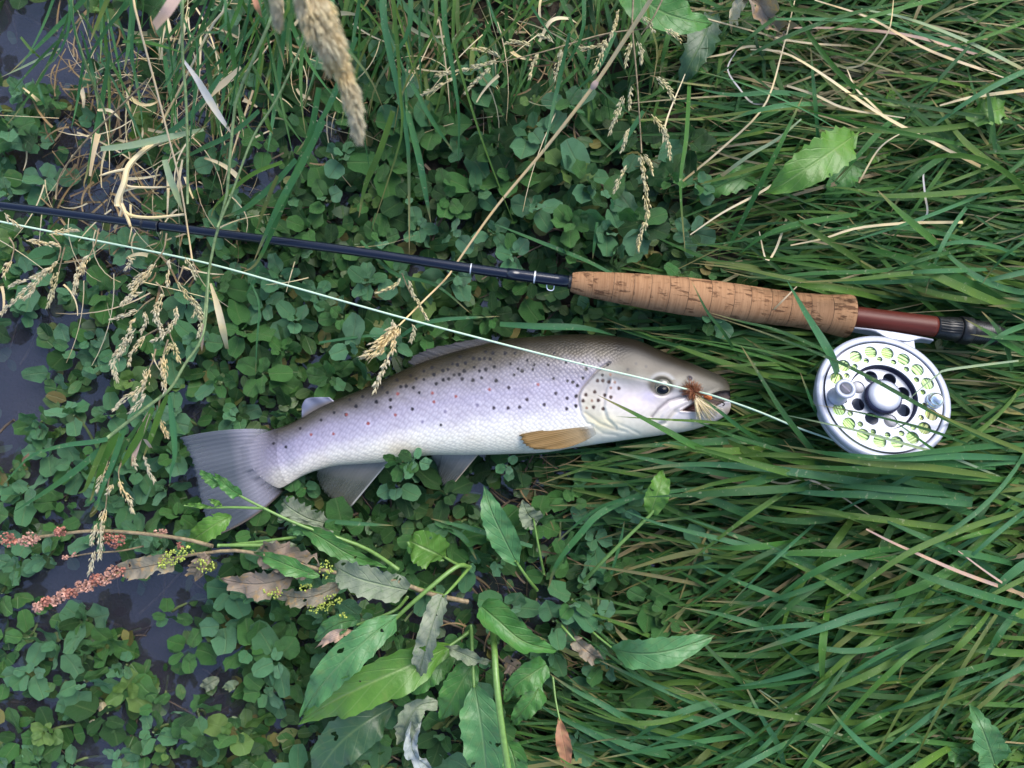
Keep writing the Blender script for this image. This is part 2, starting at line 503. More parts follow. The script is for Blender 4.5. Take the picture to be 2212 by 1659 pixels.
# ------------------------------------------------------------------ labels from landmarks
LAND = [("the cork grip", 1530, 650), ("the red reel seat", 1925, 690), ("the reel's crank handle", 1812, 840),
        ("the reel's counterweight", 2018, 868), ("the reel's lower rim", 1900, 980), ("the reel's upper rim", 1900, 740), ("the trout's eye", 1430, 843),
        ("the trout's open mouth", 1560, 880), ("the trout's throat", 1390, 950), ("the tan pectoral fin", 1190, 960), ("the pelvic fin", 985, 1030), ("the anal fin", 760, 1060),
        ("the tail fin's upper lobe", 420, 940), ("the tail fin's lower lobe", 460, 1140), ("the adipose fin", 680, 865), ("the dorsal fin", 970, 752), ("the trout's nape", 1330, 728), ("the rod ferrule", 326, 487),
        ("the rod's silver winding", 1154, 597), ("the serrated broad leaf", 1745, 360), ("the round toothed leaf", 2125, 240),
        ("the ragged mildewed leaf", 930, 1370), ("the largest dock leaf", 810, 1460), ("the folded dock leaf", 1115, 1370),
        ("the smooth level dock leaf", 1430, 1400), ("the lower toothed leaf", 2125, 1580), ("the rusty seed spike", 170, 1265), ("the bent dry stem", 270, 400),
        ("the blurred seed head", 720, 140), ("the bitten round leaf", 925, 1180), ("the diagonal straw's joint", 1285, 180),
        ("the pinkish reed sheath", 290, 950), ("the streamside tassel", 60, 620), ("the drooping panicle", 1385, 400), ("the rusty dead leaf", 1222, 1610),
        ("the curled grey leaf", 910, 1570), ("the crumpled brown leaf", 1640, 40), ("the bleached leaf", 440, 200), ("the withered dock leaves", 640, 1250),
        ("the smooth top leaf", 1460, 35), ("the knurled locking ring", 2085, 728), ("the red seed clusters", 100, 1165), ("the diagonal straw's seed head", 820, 740), ("the reed's turquoise leaves", 130, 1010),
        ("the pinkish fallen straw", 2020, 1210), ("the upright dock leaf", 1075, 1120), ("the mouldy dock leaf", 810, 1255), ("the long bright petiole", 1078, 1520)]
_used = {}
ORD = ["nearest", "second nearest", "third nearest", "fourth nearest", "fifth nearest", "sixth nearest", "seventh nearest", "eighth nearest",
       "ninth nearest", "tenth nearest", "eleventh nearest", "twelfth nearest"]
_pending = []
def label_later(o, desc, X, Y):
    o['label'] = desc
    _pending.append((o, desc, X, Y))

def where(X, Y):
    d = [(math.hypot(X - a, Y - b), i) for i, (_, a, b) in enumerate(LAND)]
    dist, i = min(d)
    nm, a, b = LAND[i]
    dx, dy = X - a, Y - b
    if dist < 32:
        w = "at"
    elif abs(dx) > 2.2 * abs(dy):
        w = "streamward of" if dx < 0 else "bankward of"
    elif abs(dy) > 2.2 * abs(dx):
        w = "above" if dy < 0 else "below"
    else:
        w = ("above, " if dy < 0 else "below, ") + ("streamward of" if dx < 0 else "bankward of")
    return nm, w, dist

def resolve_labels():
    groups = {}
    for o, desc, X, Y in _pending:
        nm, w, dist = where(X, Y)
        groups.setdefault((desc, w, nm), []).append((dist, o))
    for (desc, w, nm), lst in groups.items():
        lst.sort(key=lambda t: t[0])
        for i, (_, o) in enumerate(lst):
            if len(lst) == 1:
                o['label'] = f"{desc} {w} {nm}"
            else:
                o['label'] = f"{ORD[min(i, 11)]} {desc} {w} {nm}"
# ================================================================== the setting
def axis_grid(inner, step, outer):
    a = list(np.arange(-inner, inner + 1e-6, step))
    s, x = step, inner
    while x < outer:
        s *= 1.6
        x += s
        a.append(min(x, outer))
        a.insert(0, -min(x, outer))
    return np.array(a)

gx = axis_grid(0.55, 0.009, 60.0)
gy = axis_grid(0.45, 0.009, 60.0)
GX, GY = np.meshgrid(gx, gy, indexing='xy')
GZ = gz(GX, GY)
mb = MB()
nx, ny = len(gx), len(gy)
idx = np.arange(nx * ny).reshape(ny, nx)
q = np.stack([idx[:-1, :-1], idx[:-1, 1:], idx[1:, 1:], idx[1:, :-1]], -1).reshape(-1, 4)
mb.add(np.stack([GX.ravel(), GY.ravel(), GZ.ravel()], 1), [tuple(r) for r in q.tolist()])
o = mb.build('ground', M['soil'])
o['kind'] = 'structure'
mb = MB()
mb.add([(-60, -60, 0), (60, -60, 0), (60, 60, 0), (-60, 60, 0)], [(0, 1, 2, 3)])
o = mb.build('stream_water', M['water'])
o['kind'] = 'structure'

# ================================================================== the trout
FZ = 0.037
TOP = [(552, 945), (562, 938), (590, 928), (622, 917), (652, 902), (686, 882), (737, 859), (782, 841), (840, 814), (897, 788), (960, 766),
       (1030, 747), (1100, 733), (1170, 726), (1240, 722), (1310, 725), (1376, 735), (1443, 764), (1490, 783), (1528, 799), (1556, 811), (1570, 822), (1576, 834)]
BOT = [(590, 1050), (606, 1054), (628, 1043), (652, 1029), (682, 1017), (726, 1006), (780, 1002), (830, 998), (880, 988), (937, 983), (1000, 983),
       (1060, 982), (1120, 980), (1180, 977), (1240, 967), (1305, 957), (1370, 948), (1435, 939), (1490, 930), (1528, 918), (1556, 905), (1573, 893), (1579, 879)]
THK = [0.0005, 0.0012, 0.0034, 0.0065, 0.0080, 0.0095, 0.0115, 0.0133, 0.0150, 0.0165, 0.0178,
       0.0188, 0.0195, 0.0198, 0.0196, 0.0188, 0.0176, 0.0152, 0.0128, 0.0103, 0.0080, 0.0058, 0.0036]
NU, NV_UP, NV_LO = 560, 190, 40
tb = spline([a + b + (t * 1e4,) for a, b, t in zip(TOP, BOT, THK)], NU)
tX, tY, bX, bY, th = tb[:, 0], tb[:, 1], tb[:, 2], tb[:, 3], tb[:, 4] * 1e-4
ang = np.concatenate([np.linspace(0, math.pi, NV_UP), np.linspace(math.pi, 2 * math.pi, NV_LO + 2)[1:-1]])
NV = len(ang)
e = np.cos(ang)
sgn = np.sign(np.sin(ang) + 1e-12)
lift = sgn * np.abs(np.sin(ang)) ** 0.86
EE = np.broadcast_to(e, (NU, NV))
FX = (tX + bX)[:, None] / 2 + (tX - bX)[:, None] / 2 * e
FY = (tY + bY)[:, None] / 2 + (tY - bY)[:, None] / 2 * e
FX = FX - 34 * (1 - e ** 2) * (1 - smooth(0, 1, np.arange(NU) / 34.0))[:, None]
FZZ = FZ + th[:, None] * lift
UPPER = np.broadcast_to(lift > 0.02, (NU, NV))

def seg_dist(X, Y, poly):
    d = np.full(X.shape, 1e9)
    for (x0, y0), (x1, y1) in zip(poly[:-1], poly[1:]):
        vx, vy = x1 - x0, y1 - y0
        t = np.clip(((X - x0) * vx + (Y - y0) * vy) / (vx * vx + vy * vy + 1e-9), 0, 1)
        d = np.minimum(d, np.hypot(X - x0 - t * vx, Y - y0 - t * vy))
    return d

def inside(X, Y, poly):
    r = np.zeros(X.shape, bool)
    for (x0, y0), (x1, y1) in zip(poly, poly[1:] + poly[:1]):
        c = ((y0 > Y) != (y1 > Y)) & (X < (x1 - x0) * (Y - y0) / (y1 - y0 + 1e-12) + x0)
        r ^= c
    return r

def H1(px, py):
    return 1234.4 + px * .17363, 740.7 + py * .17363
def B5(px, py):
    return 737.4 + px / 3, 553 + py / 3
def T4(px, py):
    return 384 + px * .2976, 685.8 + py * .2976

up = UPPER.astype(float)
dz = np.zeros(FX.shape)
GILL = [H1(*p) for p in [(470, 250), (330, 340), (240, 440), (130, 570), (90, 650), (95, 760), (120, 880), (190, 990), (262, 1012)]]
gill_d = seg_dist(FX, FY, GILL)
gx_line = np.interp(FY, [g[1] for g in GILL], [g[0] for g in GILL])
head_side = FX - gx_line                               # >0 on the head side
in_gill_rows = smooth(776, 800, FY) * (1 - smooth(912, 935, FY))
dz += 0.0004 * np.exp(-np.clip(head_side, 0, None) / 30.0) * (head_side > 0) * in_gill_rows
dz -= 0.0010 * np.exp(-(gill_d / 3.0) ** 2) * (head_side < 3) * (1 - .6 * smooth(865, 900, FY))
PREOP = [H1(*p) for p in [(490, 500), (450, 600), (430, 800), (470, 930), (560, 1010)]]
pd = seg_dist(FX, FY, PREOP)
dz += 0.0004 * np.exp(-(pd / 6) ** 2) - 0.0008 * np.exp(-((pd - 6) / 4) ** 2) * (FX < np.interp(FY, [p[1] for p in PREOP], [p[0] for p in PREOP]))
for poly, a, w in (([H1(*p) for p in [(170, 870), (350, 1000), (560, 1080), (680, 1105)]], 0.0005, 3.5),
                   ([H1(*p) for p in [(560, 1000), (700, 1060), (840, 1130)]], 0.0004, 3.2),
                   ([H1(*p) for p in [(260, 1030), (400, 1130), (560, 1150)]], 0.0004, 3.5)):
    dz -= a * np.exp(-(seg_dist(FX, FY, poly) / w) ** 2)
MAXG = [H1(*p) for p in [(1420, 655), (1200, 722), (1080, 822), (1000, 920)]]
mxd = seg_dist(FX, FY, MAXG)
dz -= 0.0013 * np.exp(-(mxd / 3.2) ** 2)
MAXILLA = [H1(*p) for p in [(1420, 690), (1210, 770), (1120, 880), (1060, 1010), (1180, 990), (1290, 850), (1530, 730), (1540, 690)]]
mi = inside(FX, FY, MAXILLA)
mdist = seg_dist(FX, FY, MAXILLA + MAXILLA[:1])
dz += np.where(mi, 0.0011 * smooth(0, 7, mdist), 0)
jaw = [H1(*p) for p in [(1060, 1030), (1180, 1000), (1290, 870), (1330, 850)]]
dz -= 0.0008 * np.exp(-(seg_dist(FX, FY, jaw) / 3.5) ** 2)
EYE = (1429.0, 836.0)
ed = np.hypot((FX - EYE[0]) / 1.1, FY - EYE[1])
dz -= 0.0022 * (1 - smooth(10, 24, ed)) * 1.0
NOS = H1(1475, 440)
nd = np.hypot(FX - NOS[0], FY - NOS[1])
dz -= 0.0009 * np.exp(-(nd / 4.0) ** 2)
MOUTH = [H1(*p) for p in [(1340, 850), (1420, 800), (1530, 735), (1720, 645), (1840, 600), (1910, 590), (2060, 600), (2060, 740), (1910, 735), (1700, 850), (1520, 862)]]
mo = inside(FX, FY, MOUTH)
mod = seg_dist(FX, FY, MOUTH + MOUTH[:1])
mdepth = np.where(mo, smooth(0, 5.5, mod), 0)
dz -= 0.0085 * mdepth
dz += 0.0007 * np.exp(-(mod / 4.0) ** 2) * (~mo)
dz -= 0.00008 * np.exp(-(seg_dist(FX, FY, [B5(-560, 1190), B5(0, 985), B5(600, 900), B5(1400, 800)]) / 3.0) ** 2)
floor_ = FZ + 0.0005 - FZZ
dz = np.where(UPPER, np.maximum(dz * smooth(0.0, 0.35, lift)[None, :], np.minimum(floor_, 0)), 0)
FZZ = FZZ + dz

# pigment: olive back, cream belly, dark and red spots; flank lilac paints sky reflection
def lerp(a, b, t):
    return a[..., :] * (1 - t[..., None]) + b[..., :] * t[..., None]
def C(*c):
    return np.array(c, float)
nz1 = np.sin(FX * .061 + 2.1 * np.sin(FY * .047)) * np.sin(FY * .083 + 1.7 * np.sin(FX * .039))
nz2 = np.sin(FX * .21 + 2.3 * np.sin(FY * .17)) * np.sin(FY * .25 + 1.9 * np.sin(FX * .14))
ev = EE + 0.05 * nz1
K = [(-1.0, C(.72, .67, .50)), (-.62, C(.84, .79, .66)), (-.44, C(.74, .70, .68)), (-.22, C(.53, .49, .58)), (.08, C(.40, .365, .48)), (.36, C(.30, .275, .33)), (.56, C(.20, .18, .19)), (.70, C(.115, .095, .062)), (.84, C(.060, .047, .024)), (1.0, C(.032, .026, .014))]  # flank lilac is the sky's reflection put into the skin colour
ks = [k for k, _ in K]
col = np.stack([np.interp(ev, ks, [c[i] for _, c in K]) for i in range(3)], -1)
tail_t = (1 - smooth(600, 900, FX))
KT = [(-1.0, C(.58, .54, .44)), (-.6, C(.66, .62, .58)), (-.2, C(.47, .43, .56)), (.3, C(.33, .30, .43)), (.62, C(.21, .19, .23)), (.85, C(.10, .085, .065)), (1.0, C(.05, .045, .03))]
kt = [k for k, _ in KT]
colt = np.stack([np.interp(ev, kt, [c[i] for _, c in KT]) for i in range(3)], -1)
col = lerp(col, colt, tail_t)
col = lerp(col, np.broadcast_to(C(.33, .31, .42), col.shape), (1 - smooth(548, 600, FX + (FY - 990) * .1)) * .75)
# head
hd = smooth(-6, 10, head_side) * smooth(770, 800, FY) + smooth(1300, 1345, FX) * (1 - smooth(770, 800, FY))
hd = np.clip(hd, 0, 1)
yb = np.interp(FX, [1260, 1330, 1400, 1470, 1530, 1576], [786, 794, 803, 810, 826, 840])
hy = FY - yb
KH = [(-60, C(.028, .022, .013)), (-25, C(.048, .037, .021)), (-6, C(.08, .065, .043)), (8, C(.17, .16, .125)), (26, C(.27, .27, .265)), (48, C(.44, .41, .43)), (70, C(.66, .58, .58)), (96, C(.70, .65, .56)), (130, C(.72, .69, .56)), (170, C(.66, .65, .55))]
kh = [k for k, _ in KH]
colh = np.stack([np.interp(hy + 6 * nz1, kh, [c[i] for _, c in KH]) for i in range(3)], -1)
opc = np.exp(-(((FX - 1275) / 34) ** 2 + ((FY - 868) / 46) ** 2))
colh = lerp(colh, np.broadcast_to(C(.46, .42, .29), colh.shape), opc * .7)
lowg = np.exp(-(((FX - 1300) / 50) ** 2 + ((FY - 915) / 20) ** 2))
colh = lerp(colh, np.broadcast_to(C(.76, .68, .42), colh.shape), lowg * .9)
cheek = np.exp(-(((FX - 1368) / 34) ** 2 + ((FY - 868) / 30) ** 2))
colh = lerp(colh, np.broadcast_to(C(.78, .66, .68), colh.shape), cheek * .5)
vio = np.exp(-(((FX - 1402) / 16) ** 2 + ((FY - 856) / 12) ** 2))
colh = lerp(colh, np.broadcast_to(C(.45, .40, .72), colh.shape), vio * .4)
snout = smooth(1460, 1540, FX) * (1 - smooth(846, 862, FY))
colh = lerp(colh, np.broadcast_to(C(.125, .112, .08), colh.shape), snout * .8)
lowj = inside(FX, FY, [H1(*p) for p in [(1240, 930), (1330, 860), (1700, 850), (1910, 735), (2000, 700), (2010, 900), (1850, 960), (1400, 1000)]])
colh = lerp(colh, np.broadcast_to(C(.60, .58, .66), colh.shape), lowj * .7)
colh = lerp(colh, np.broadcast_to(C(.62, .56, .56), colh.shape), mi * .6)
tipj = np.exp(-(((FX - 1572) / 14) ** 2 + ((FY - 888) / 12) ** 2))
colh = lerp(colh, np.broadcast_to(C(.38, .32, .24), colh.shape), tipj * .8)
col = lerp(col, colh, hd)
col = lerp(col, np.broadcast_to(C(.20, .18, .21), col.shape), np.exp(-(mxd / 2.6) ** 2) * .75)
col = lerp(col, np.broadcast_to(C(.24, .20, .14), col.shape), (np.exp(-(gill_d / 2.6) ** 2) * .6 * up * (1 - smooth(862, 885, FY))))
col = lerp(col, np.broadcast_to(C(.50, .44, .28), col.shape), np.exp(-(seg_dist(FX, FY, [H1(170, 870), H1(350, 1000), H1(560, 1080)]) / 3) ** 2) * .5)
socket = (1 - smooth(21, 30, np.hypot((FX - 1429) / 1.15, FY - 829)))
col = lerp(col, np.broadcast_to(C(.13, .11, .07), col.shape), socket * .75)
brow_glint = np.exp(-((np.hypot((FX - 1430) / 1.1, FY - 832) - 25) / 4.0) ** 2) * (FY < 820)  # bluish highlight arc above the eye, painted into the skin
col = lerp(col, np.broadcast_to(C(.36, .42, .52), col.shape), brow_glint * .35)
col = lerp(col, np.broadcast_to(C(.09, .07, .10), col.shape), np.exp(-(nd / 5.5) ** 2) * .9)
mcol = np.where((FX < 1512)[..., None], C(.20, .075, .075), C(.15, .10, .09))
col = lerp(col, mcol, np.clip(mdepth * 1.4, 0, 1))

BL = [(768,652),(855,663),(895,668),(928,665),(965,668),(935,620),(982,630),(1062,630),(1125,630),(720,700),(752,705),(805,693),(690,735),(658,742),(588,722),(535,745),(797,745),(860,720),(895,745),(937,735),(990,718),(600,768),(448,775),(485,795),(535,800),(730,770),(765,768),(660,803),(695,797),(783,797),(852,805),(908,790),(615,828),(420,843),(385,847),(467,853),(360,803),(298,885),(318,932),(227,945),(318,980),(505,885),(138,910),(95,973),(30,1028),(55,930),(265,850),(1003,808),(1120,770),(1172,745),(1145,730),(1095,700),(1205,675),(1250,705),(1240,735),(1340,705),(1380,630),(1455,690),(1375,795),(1465,810),(1500,818),(1585,733),(1565,790),(460,992),(645,1095)]
spots = [(*B5(a, b), 3.5 + 1.1 * ((a * 7 + b) % 5) / 4, C(.022, .018, .022), .96, 0) for a, b in BL]
spots += [(*B5(a, b), 4.2, C(.05, .03, .045), .92, 1) for a, b in [(1203, 930), (1390, 890), (1315, 963), (1463, 922), (1460, 990), (1155, 980), (1080, 985), (988, 985), (1520, 970), (1085, 853), (1530, 840), (1520, 910)]]
spots += [(*B5(a, b), 4.0, C(.22, .19, .34), .7, 1) for a, b in [(880, 967), (672, 1008), (525, 1075)]]
spots += [(*B5(a, b), 3.7, C(.36, .07, .06), .9, 1) for a, b in [(960, 865), (742, 910), (600, 945), (350, 1030), (175, 1085), (1275, 833), (365, 893), (590, 888)]]
spots += [(*T4(a, b), 3.4, C(.03, .025, .03), .95, 0) for a, b in [(1040, 745), (888, 805), (695, 915), (1135, 690), (1295, 645), (785, 940)]]
spots += [(*T4(a, b), 3.4, C(.36, .07, .06), .9, 1) for a, b in [(1130, 845), (968, 850), (1380, 770), (1225, 705)]]
spots += [(*H1(a, b), 4.3, C(.085, .035, .022), .95, 1) for a, b in [(325, 470), (390, 470), (465, 485), (290, 610), (180, 645), (415, 650), (490, 675), (590, 565), (145, 720), (335, 715), (275, 800), (395, 820)]]
spots += [(*H1(a, b), 3.2, C(.30, .12, .05), .8, 1) for a, b in [(255, 720), (190, 810), (490, 560), (485, 395), (540, 490)]]
spots += [(*H1(a, b), 3.6, C(.02, .018, .02), .95, 0) for a, b in [(805, 258), (928, 292), (385, 400), (450, 270), (185, 325), (145, 440), (70, 530), (60, 655), (57, 790), (340, 220), (700, 330), (150, 250)]]
for sx, sy, r, c, a, halo in spots:
    wob = 1 + .07 * np.sin(3 * np.arctan2(FY - sy, FX - sx) + sx)
    d = np.hypot((FX - sx) * 1.08, FY - sy) * wob
    if halo:
        col = lerp(col, np.minimum(col * 1.25 + .04, .82), np.exp(-((d - r * 1.9) / (r * .7)) ** 2) * .28 * up)
    col = lerp(col, np.broadcast_to(c, col.shape), (1 - smooth(r * .62, r * 1.25, d)) * a * up)
grey = col.mean(-1, keepdims=True)
col = np.clip(grey + (col - grey) * .72, .005, 1) ** 1.22
col = np.clip(col * (1 + .05 * nz2[..., None]), 0.006, .85)
scale_mask = (1 - smooth(-14, 2, head_side) * smooth(776, 790, FY)) * (1 - smooth(1310, 1380, FX)) * smooth(556, 590, FX)

root = empty('trout', P(1080, 860, 0.017))
RL = np.array(root.location)
tag(root, 'spotted brown trout lying on its side on the wet cress below the rod', 'fish')
verts = np.empty((NU, NV, 3))
s_ = (CAM_H - FZZ) * KPX
verts[..., 0] = (FX - 1106) * s_
verts[..., 1] = (829.5 - FY) * s_
verts[..., 2] = FZZ
cap0, cap1 = verts[0].mean(0), verts[-1].mean(0)
V = np.concatenate([verts.reshape(-1, 3), cap0[None], cap1[None]]) - RL
uv = np.stack([(FX + .12 * (FY - 850)) / 100.0, np.broadcast_to(np.cumsum(np.concatenate([[0], np.hypot(np.diff(np.cos(ang)), np.diff(np.sin(ang)))])), (NU, NV)) * (np.hypot(tX - bX, tY - bY)[:, None] / 200.0)], -1)
idx = np.arange(NU * NV).reshape(NU, NV)
nxt = np.roll(idx, -1, axis=1)
q = np.stack([idx[:-1], nxt[:-1], nxt[1:], idx[1:]], -1).reshape(-1, 4)
faces = [tuple(r) for r in q.tolist()]
faces += [(NU * NV, int(nxt[0, j]), int(idx[0, j])) for j in range(NV)]
faces += [(NU * NV + 1, int(idx[-1, j]), int(nxt[-1, j])) for j in range(NV)]
mb = MB()
mb.add(V, faces, np.concatenate([uv.reshape(-1, 2), [[0, 0], [0, 0]]]))

m, nt, out = new_mat('trout_skin')
at = N(nt, "ShaderNodeAttribute", attribute_name='pigment_and_sheen')
uvn, uu, vv = uv_sep(nt)
comb = N(nt, "ShaderNodeCombineXYZ")
L(nt, mathn(nt, 'MULTIPLY', mathn(nt, 'ADD', uu, vv), 9.0), comb.inputs[0])
L(nt, mathn(nt, 'MULTIPLY', mathn(nt, 'SUBTRACT', uu, vv), 9.0), comb.inputs[1])
vo = N(nt, "ShaderNodeTexVoronoi")
vo.voronoi_dimensions = '2D'
vo.inputs['Scale'].default_value = 1.0
vo.inputs['Randomness'].default_value = 0.5
L(nt, comb.outputs[0], vo.inputs['Vector'])
hgt = mathn(nt, 'SUBTRACT', 0.75, vo.outputs['Distance'])
edge = ramp(nt, vo.outputs['Distance'], [(0.25, (0, 0, 0)), (0.62, (1, 1, 1))])
msk = at.outputs['Alpha']
tc = N(nt, "ShaderNodeTexCoord")
fine = noise(nt, 900, 3, tc.outputs['Object'])
big = noise(nt, 70, 4, tc.outputs['Object'])
c = mix(nt, mathn(nt, 'MULTIPLY', mathn(nt, 'MULTIPLY', edge, msk), 0.36), at.outputs['Color'], mix(nt, 1.0, at.outputs['Color'], (0.50, 0.47, 0.50), 'MULTIPLY'))
c = mix(nt, mathn(nt, 'MULTIPLY', fine, 0.22), c, mix(nt, 1.0, c, (0.6, 0.58, 0.56), 'MULTIPLY'))
c = mix(nt, mathn(nt, 'MULTIPLY', ramp(nt, big, [(0.4, (0, 0, 0)), (0.7, (1, 1, 1))]), 0.30), c, mix(nt, 1.0, c, (0.80, 0.74, 0.72), 'MULTIPLY'))
hh = mathn(nt, 'ADD', mathn(nt, 'MULTIPLY', mathn(nt, 'MULTIPLY', hgt, msk), 1.0), mathn(nt, 'MULTIPLY', fine, 0.25))
nm = bumpn(nt, hh, 0.45, 0.0005)
p = principled(nt, c, 0.36, 0.32, 0.06, nm, coat=0.04, coat_rough=0.12)
p.inputs['Subsurface Weight'].default_value = 0.0
L(nt, p.outputs[0], out.inputs[0])
M['trout'] = m
body = mb.build('body', m, root)
ca = body.data.color_attributes.new('pigment_and_sheen', 'FLOAT_COLOR', 'POINT')
rgba = np.concatenate([np.concatenate([col, scale_mask[..., None]], -1).reshape(-1, 4), np.tile([[.3, .25, .2, 0]], (2, 1))]).astype(np.float32)
ca.data.foreach_set('color', rgba.ravel())

# fins: a fan of rays between a base line and a free edge
def fin_mat(name, base, tip, rim, alpha, rays=26, rough=0.4, tipa=None, fade=.05):
    m, nt, out = new_mat(name)
    uv, u, v = uv_sep(nt)
    st = mathn(nt, 'SINE', mathn(nt, 'MULTIPLY', mathn(nt, 'ADD', u, mathn(nt, 'MULTIPLY', noise(nt, 60, 2), 0.03)), rays * 6.283))
    ray = mathn(nt, 'ADD', mathn(nt, 'MULTIPLY', st, 0.5), 0.5)
    c = ramp(nt, v, [(0.0, base), (0.22, base), (0.55, tip), (1.0, tip)])
    n1 = noise(nt, 300, 4)
    c = mix(nt, mathn(nt, 'MULTIPLY', n1, 0.35), c, mix(nt, 1.0, c, (0.5, 0.5, 0.5), 'MULTIPLY'))
    c = mix(nt, mathn(nt, 'MULTIPLY', ray, 0.42), c, mix(nt, 1.0, c, (0.38, 0.38, 0.42), 'MULTIPLY'))
    edge = ramp(nt, u, [(0.0, (0, 0, 0)), (0.955, (0, 0, 0)), (0.985, (1, 1, 1))])
    c = mix(nt, edge, c, rim)
    p = principled(nt, c, rough, 0.28, 0.0, bumpn(nt, ray, 0.4, 0.0005), coat=0.06)
    t = N(nt, "ShaderNodeBsdfTransparent")
    t.inputs[0].default_value = (0.85, 0.85, 0.85, 1)
    mx = N(nt, "ShaderNodeMixShader")
    a = mathn(nt, 'ADD', alpha, mathn(nt, 'MULTIPLY', mathn(nt, 'SUBTRACT', 1.0, ray), -0.22))
    a = mathn(nt, 'MULTIPLY', a, ramp(nt, v, [(0.0, (0, 0, 0)), (fade * .25, (0, 0, 0)), (fade, (1, 1, 1)), (0.45, (1, 1, 1)), (1.0, (tipa or 1.0,) * 3)]))
    a = mathn(nt, 'MAXIMUM', a, mathn(nt, 'MULTIPLY', edge, ramp(nt, v, [(fade, (0, 0, 0)), (fade + .1, (1, 1, 1))])))
    L(nt, a, mx.inputs[0])
    L(nt, t.outputs[0], mx.inputs[1])
    L(nt, p.outputs[0], mx.inputs[2])
    L(nt, mx.outputs[0], out.inputs[0])
    return m

def fin(name, base, edge, zb, ze, mat, nr=44, nw=14, wave=0.0008, ragged=3.0, bulge=((0, 0), (0, 0))):
    b = spline(base, nr)
    ed_ = spline(edge, nr)
    mb = MB()
    pts, uvs = [], []
    for i in range(nr):
        u = i / (nr - 1)
        for j in range(nw):
            t = j / (nw - 1)
            k = 1 + (ragged / 100.0) * math.sin(i * 2.1) * math.sin(i * .7 + 1) * t
            X = b[i, 0] + (ed_[i, 0] - b[i, 0]) * t * k
            Y = b[i, 1] + (ed_[i, 1] - b[i, 1]) * t * k
            X += 4 * t * (1 - t) * (bulge[0][0] * (1 - u) ** 2 + bulge[1][0] * u ** 2)
            Y += 4 * t * (1 - t) * (bulge[0][1] * (1 - u) ** 2 + bulge[1][1] * u ** 2)
            z = zb + (ze - zb) * t + wave * math.sin(u * 17 + t * 2.5) * t
            if name == 'tail_fin' and t < .5:
                d2 = (FX - X) ** 2 + (FY - Y) ** 2 + (~UPPER) * 1e9
                k_ = int(np.argmin(d2))
                if d2.reshape(-1)[k_] < 30:
                    z = max(z, FZZ.reshape(-1)[k_] + .00025)
            pts.append(P(X, Y, z))
            uvs.append((u, t))
    f = [(i * nw + j, i * nw + j + 1, (i + 1) * nw + j + 1, (i + 1) * nw + j) for i in range(nr - 1) for j in range(nw - 1)]
    thick = np.array(pts) - RL
    mb.add(thick, f, uvs)
    ob = mb.build(name, mat, root)
    so = ob.modifiers.new('thickness', 'SOLIDIFY')
    so.thickness = 0.0006
    return ob

def zsurf(X, Y):
    d = (FX - X) ** 2 + (FY - Y) ** 2 + (~UPPER) * 1e9
    return float(FZZ.reshape(-1)[np.argmin(d)])
M['fin_tail'] = fin_mat('tail_fin_skin', (.38, .36, .43), (.115, .13, .16), (.10, .08, .065), 0.95, 22, tipa=0.86, fade=.34)
M['fin_anal'] = fin_mat('anal_fin_skin', (.36, .34, .31), (.17, .18, .15), (.42, .41, .38), 0.80, 16, tipa=0.75)
M['fin_pelvic'] = fin_mat('pelvic_fin_skin', (.38, .36, .33), (.17, .18, .175), (.50, .40, .30), 0.88, 14, tipa=0.8)
M['fin_pect'] = fin_mat('pectoral_fin_skin', (.27, .19, .09), (.215, .125, .036), (.15, .09, .03), 1.06, 13, fade=.24)
M['fin_dorsal'] = fin_mat('dorsal_fin_skin', (.04, .036, .032), (.055, .055, .06), (.10, .08, .06), 1.0, 12)
M['fin_adipose'] = fin_mat('adipose_fin_skin', (.12, .11, .11), (.13, .145, .21), (.22, .22, .28), 1.2, 2)
fin('tail_fin', [(600, 929), (600, 944), (598, 962), (598, 985), (602, 1004), (607, 1020), (612, 1033), (618, 1043), (626, 1046)],
    [(390, 945), (402, 966), (414, 990), (421, 1016), (427, 1046), (434, 1080), (443, 1114), (450, 1150), (464, 1158)], FZ, FZ - 0.006, M['fin_tail'], 70, 18, 0.0010, 2.0, ((0, -9), (5, 13)))
fin('anal_fin', [(686, 1008), (730, 998), (790, 992), (845, 992)], [(684, 1032), (700, 1062), (728, 1086), (757, 1096)], FZ - 0.004, FZ - 0.018, M['fin_anal'], 40, 14, 0.0008)
fin('pelvic_fin', [(926, 975), (960, 972), (1000, 972), (1040, 974)], [(942, 1002), (950, 1030), (958, 1050), (970, 1058)], FZ - 0.006, FZ - 0.019, M['fin_pelvic'], 34, 14, 0.0008, 6)
fin('pectoral_fin', [(1288, 938), (1286, 931), (1283, 924), (1279, 916)], [(1166, 970), (1144, 966), (1130, 955), (1124, 938)], zsurf(1281, 930) + .0008, max(zsurf(1126, 940), zsurf(1148, 966)) + .0012, M['fin_pect'], 30, 16, 0.0003, 3, ((0, 12), (0, -3)))
fin('dorsal_fin', [(898, 792), (950, 774), (1010, 757), (1085, 741)], [(882, 784), (900, 766), (948, 749), (1040, 731)], FZ + 0.001, FZ - 0.003, M['fin_dorsal'], 40, 10, 0.0009, 9)
fin('adipose_fin', [(652, 904), (675, 893), (700, 880), (724, 868)], [(651, 893), (654, 872), (668, 859), (712, 858)], FZ + 0.001, FZ + 0.002, M['fin_adipose'], 24, 8, 0.0004, 0)

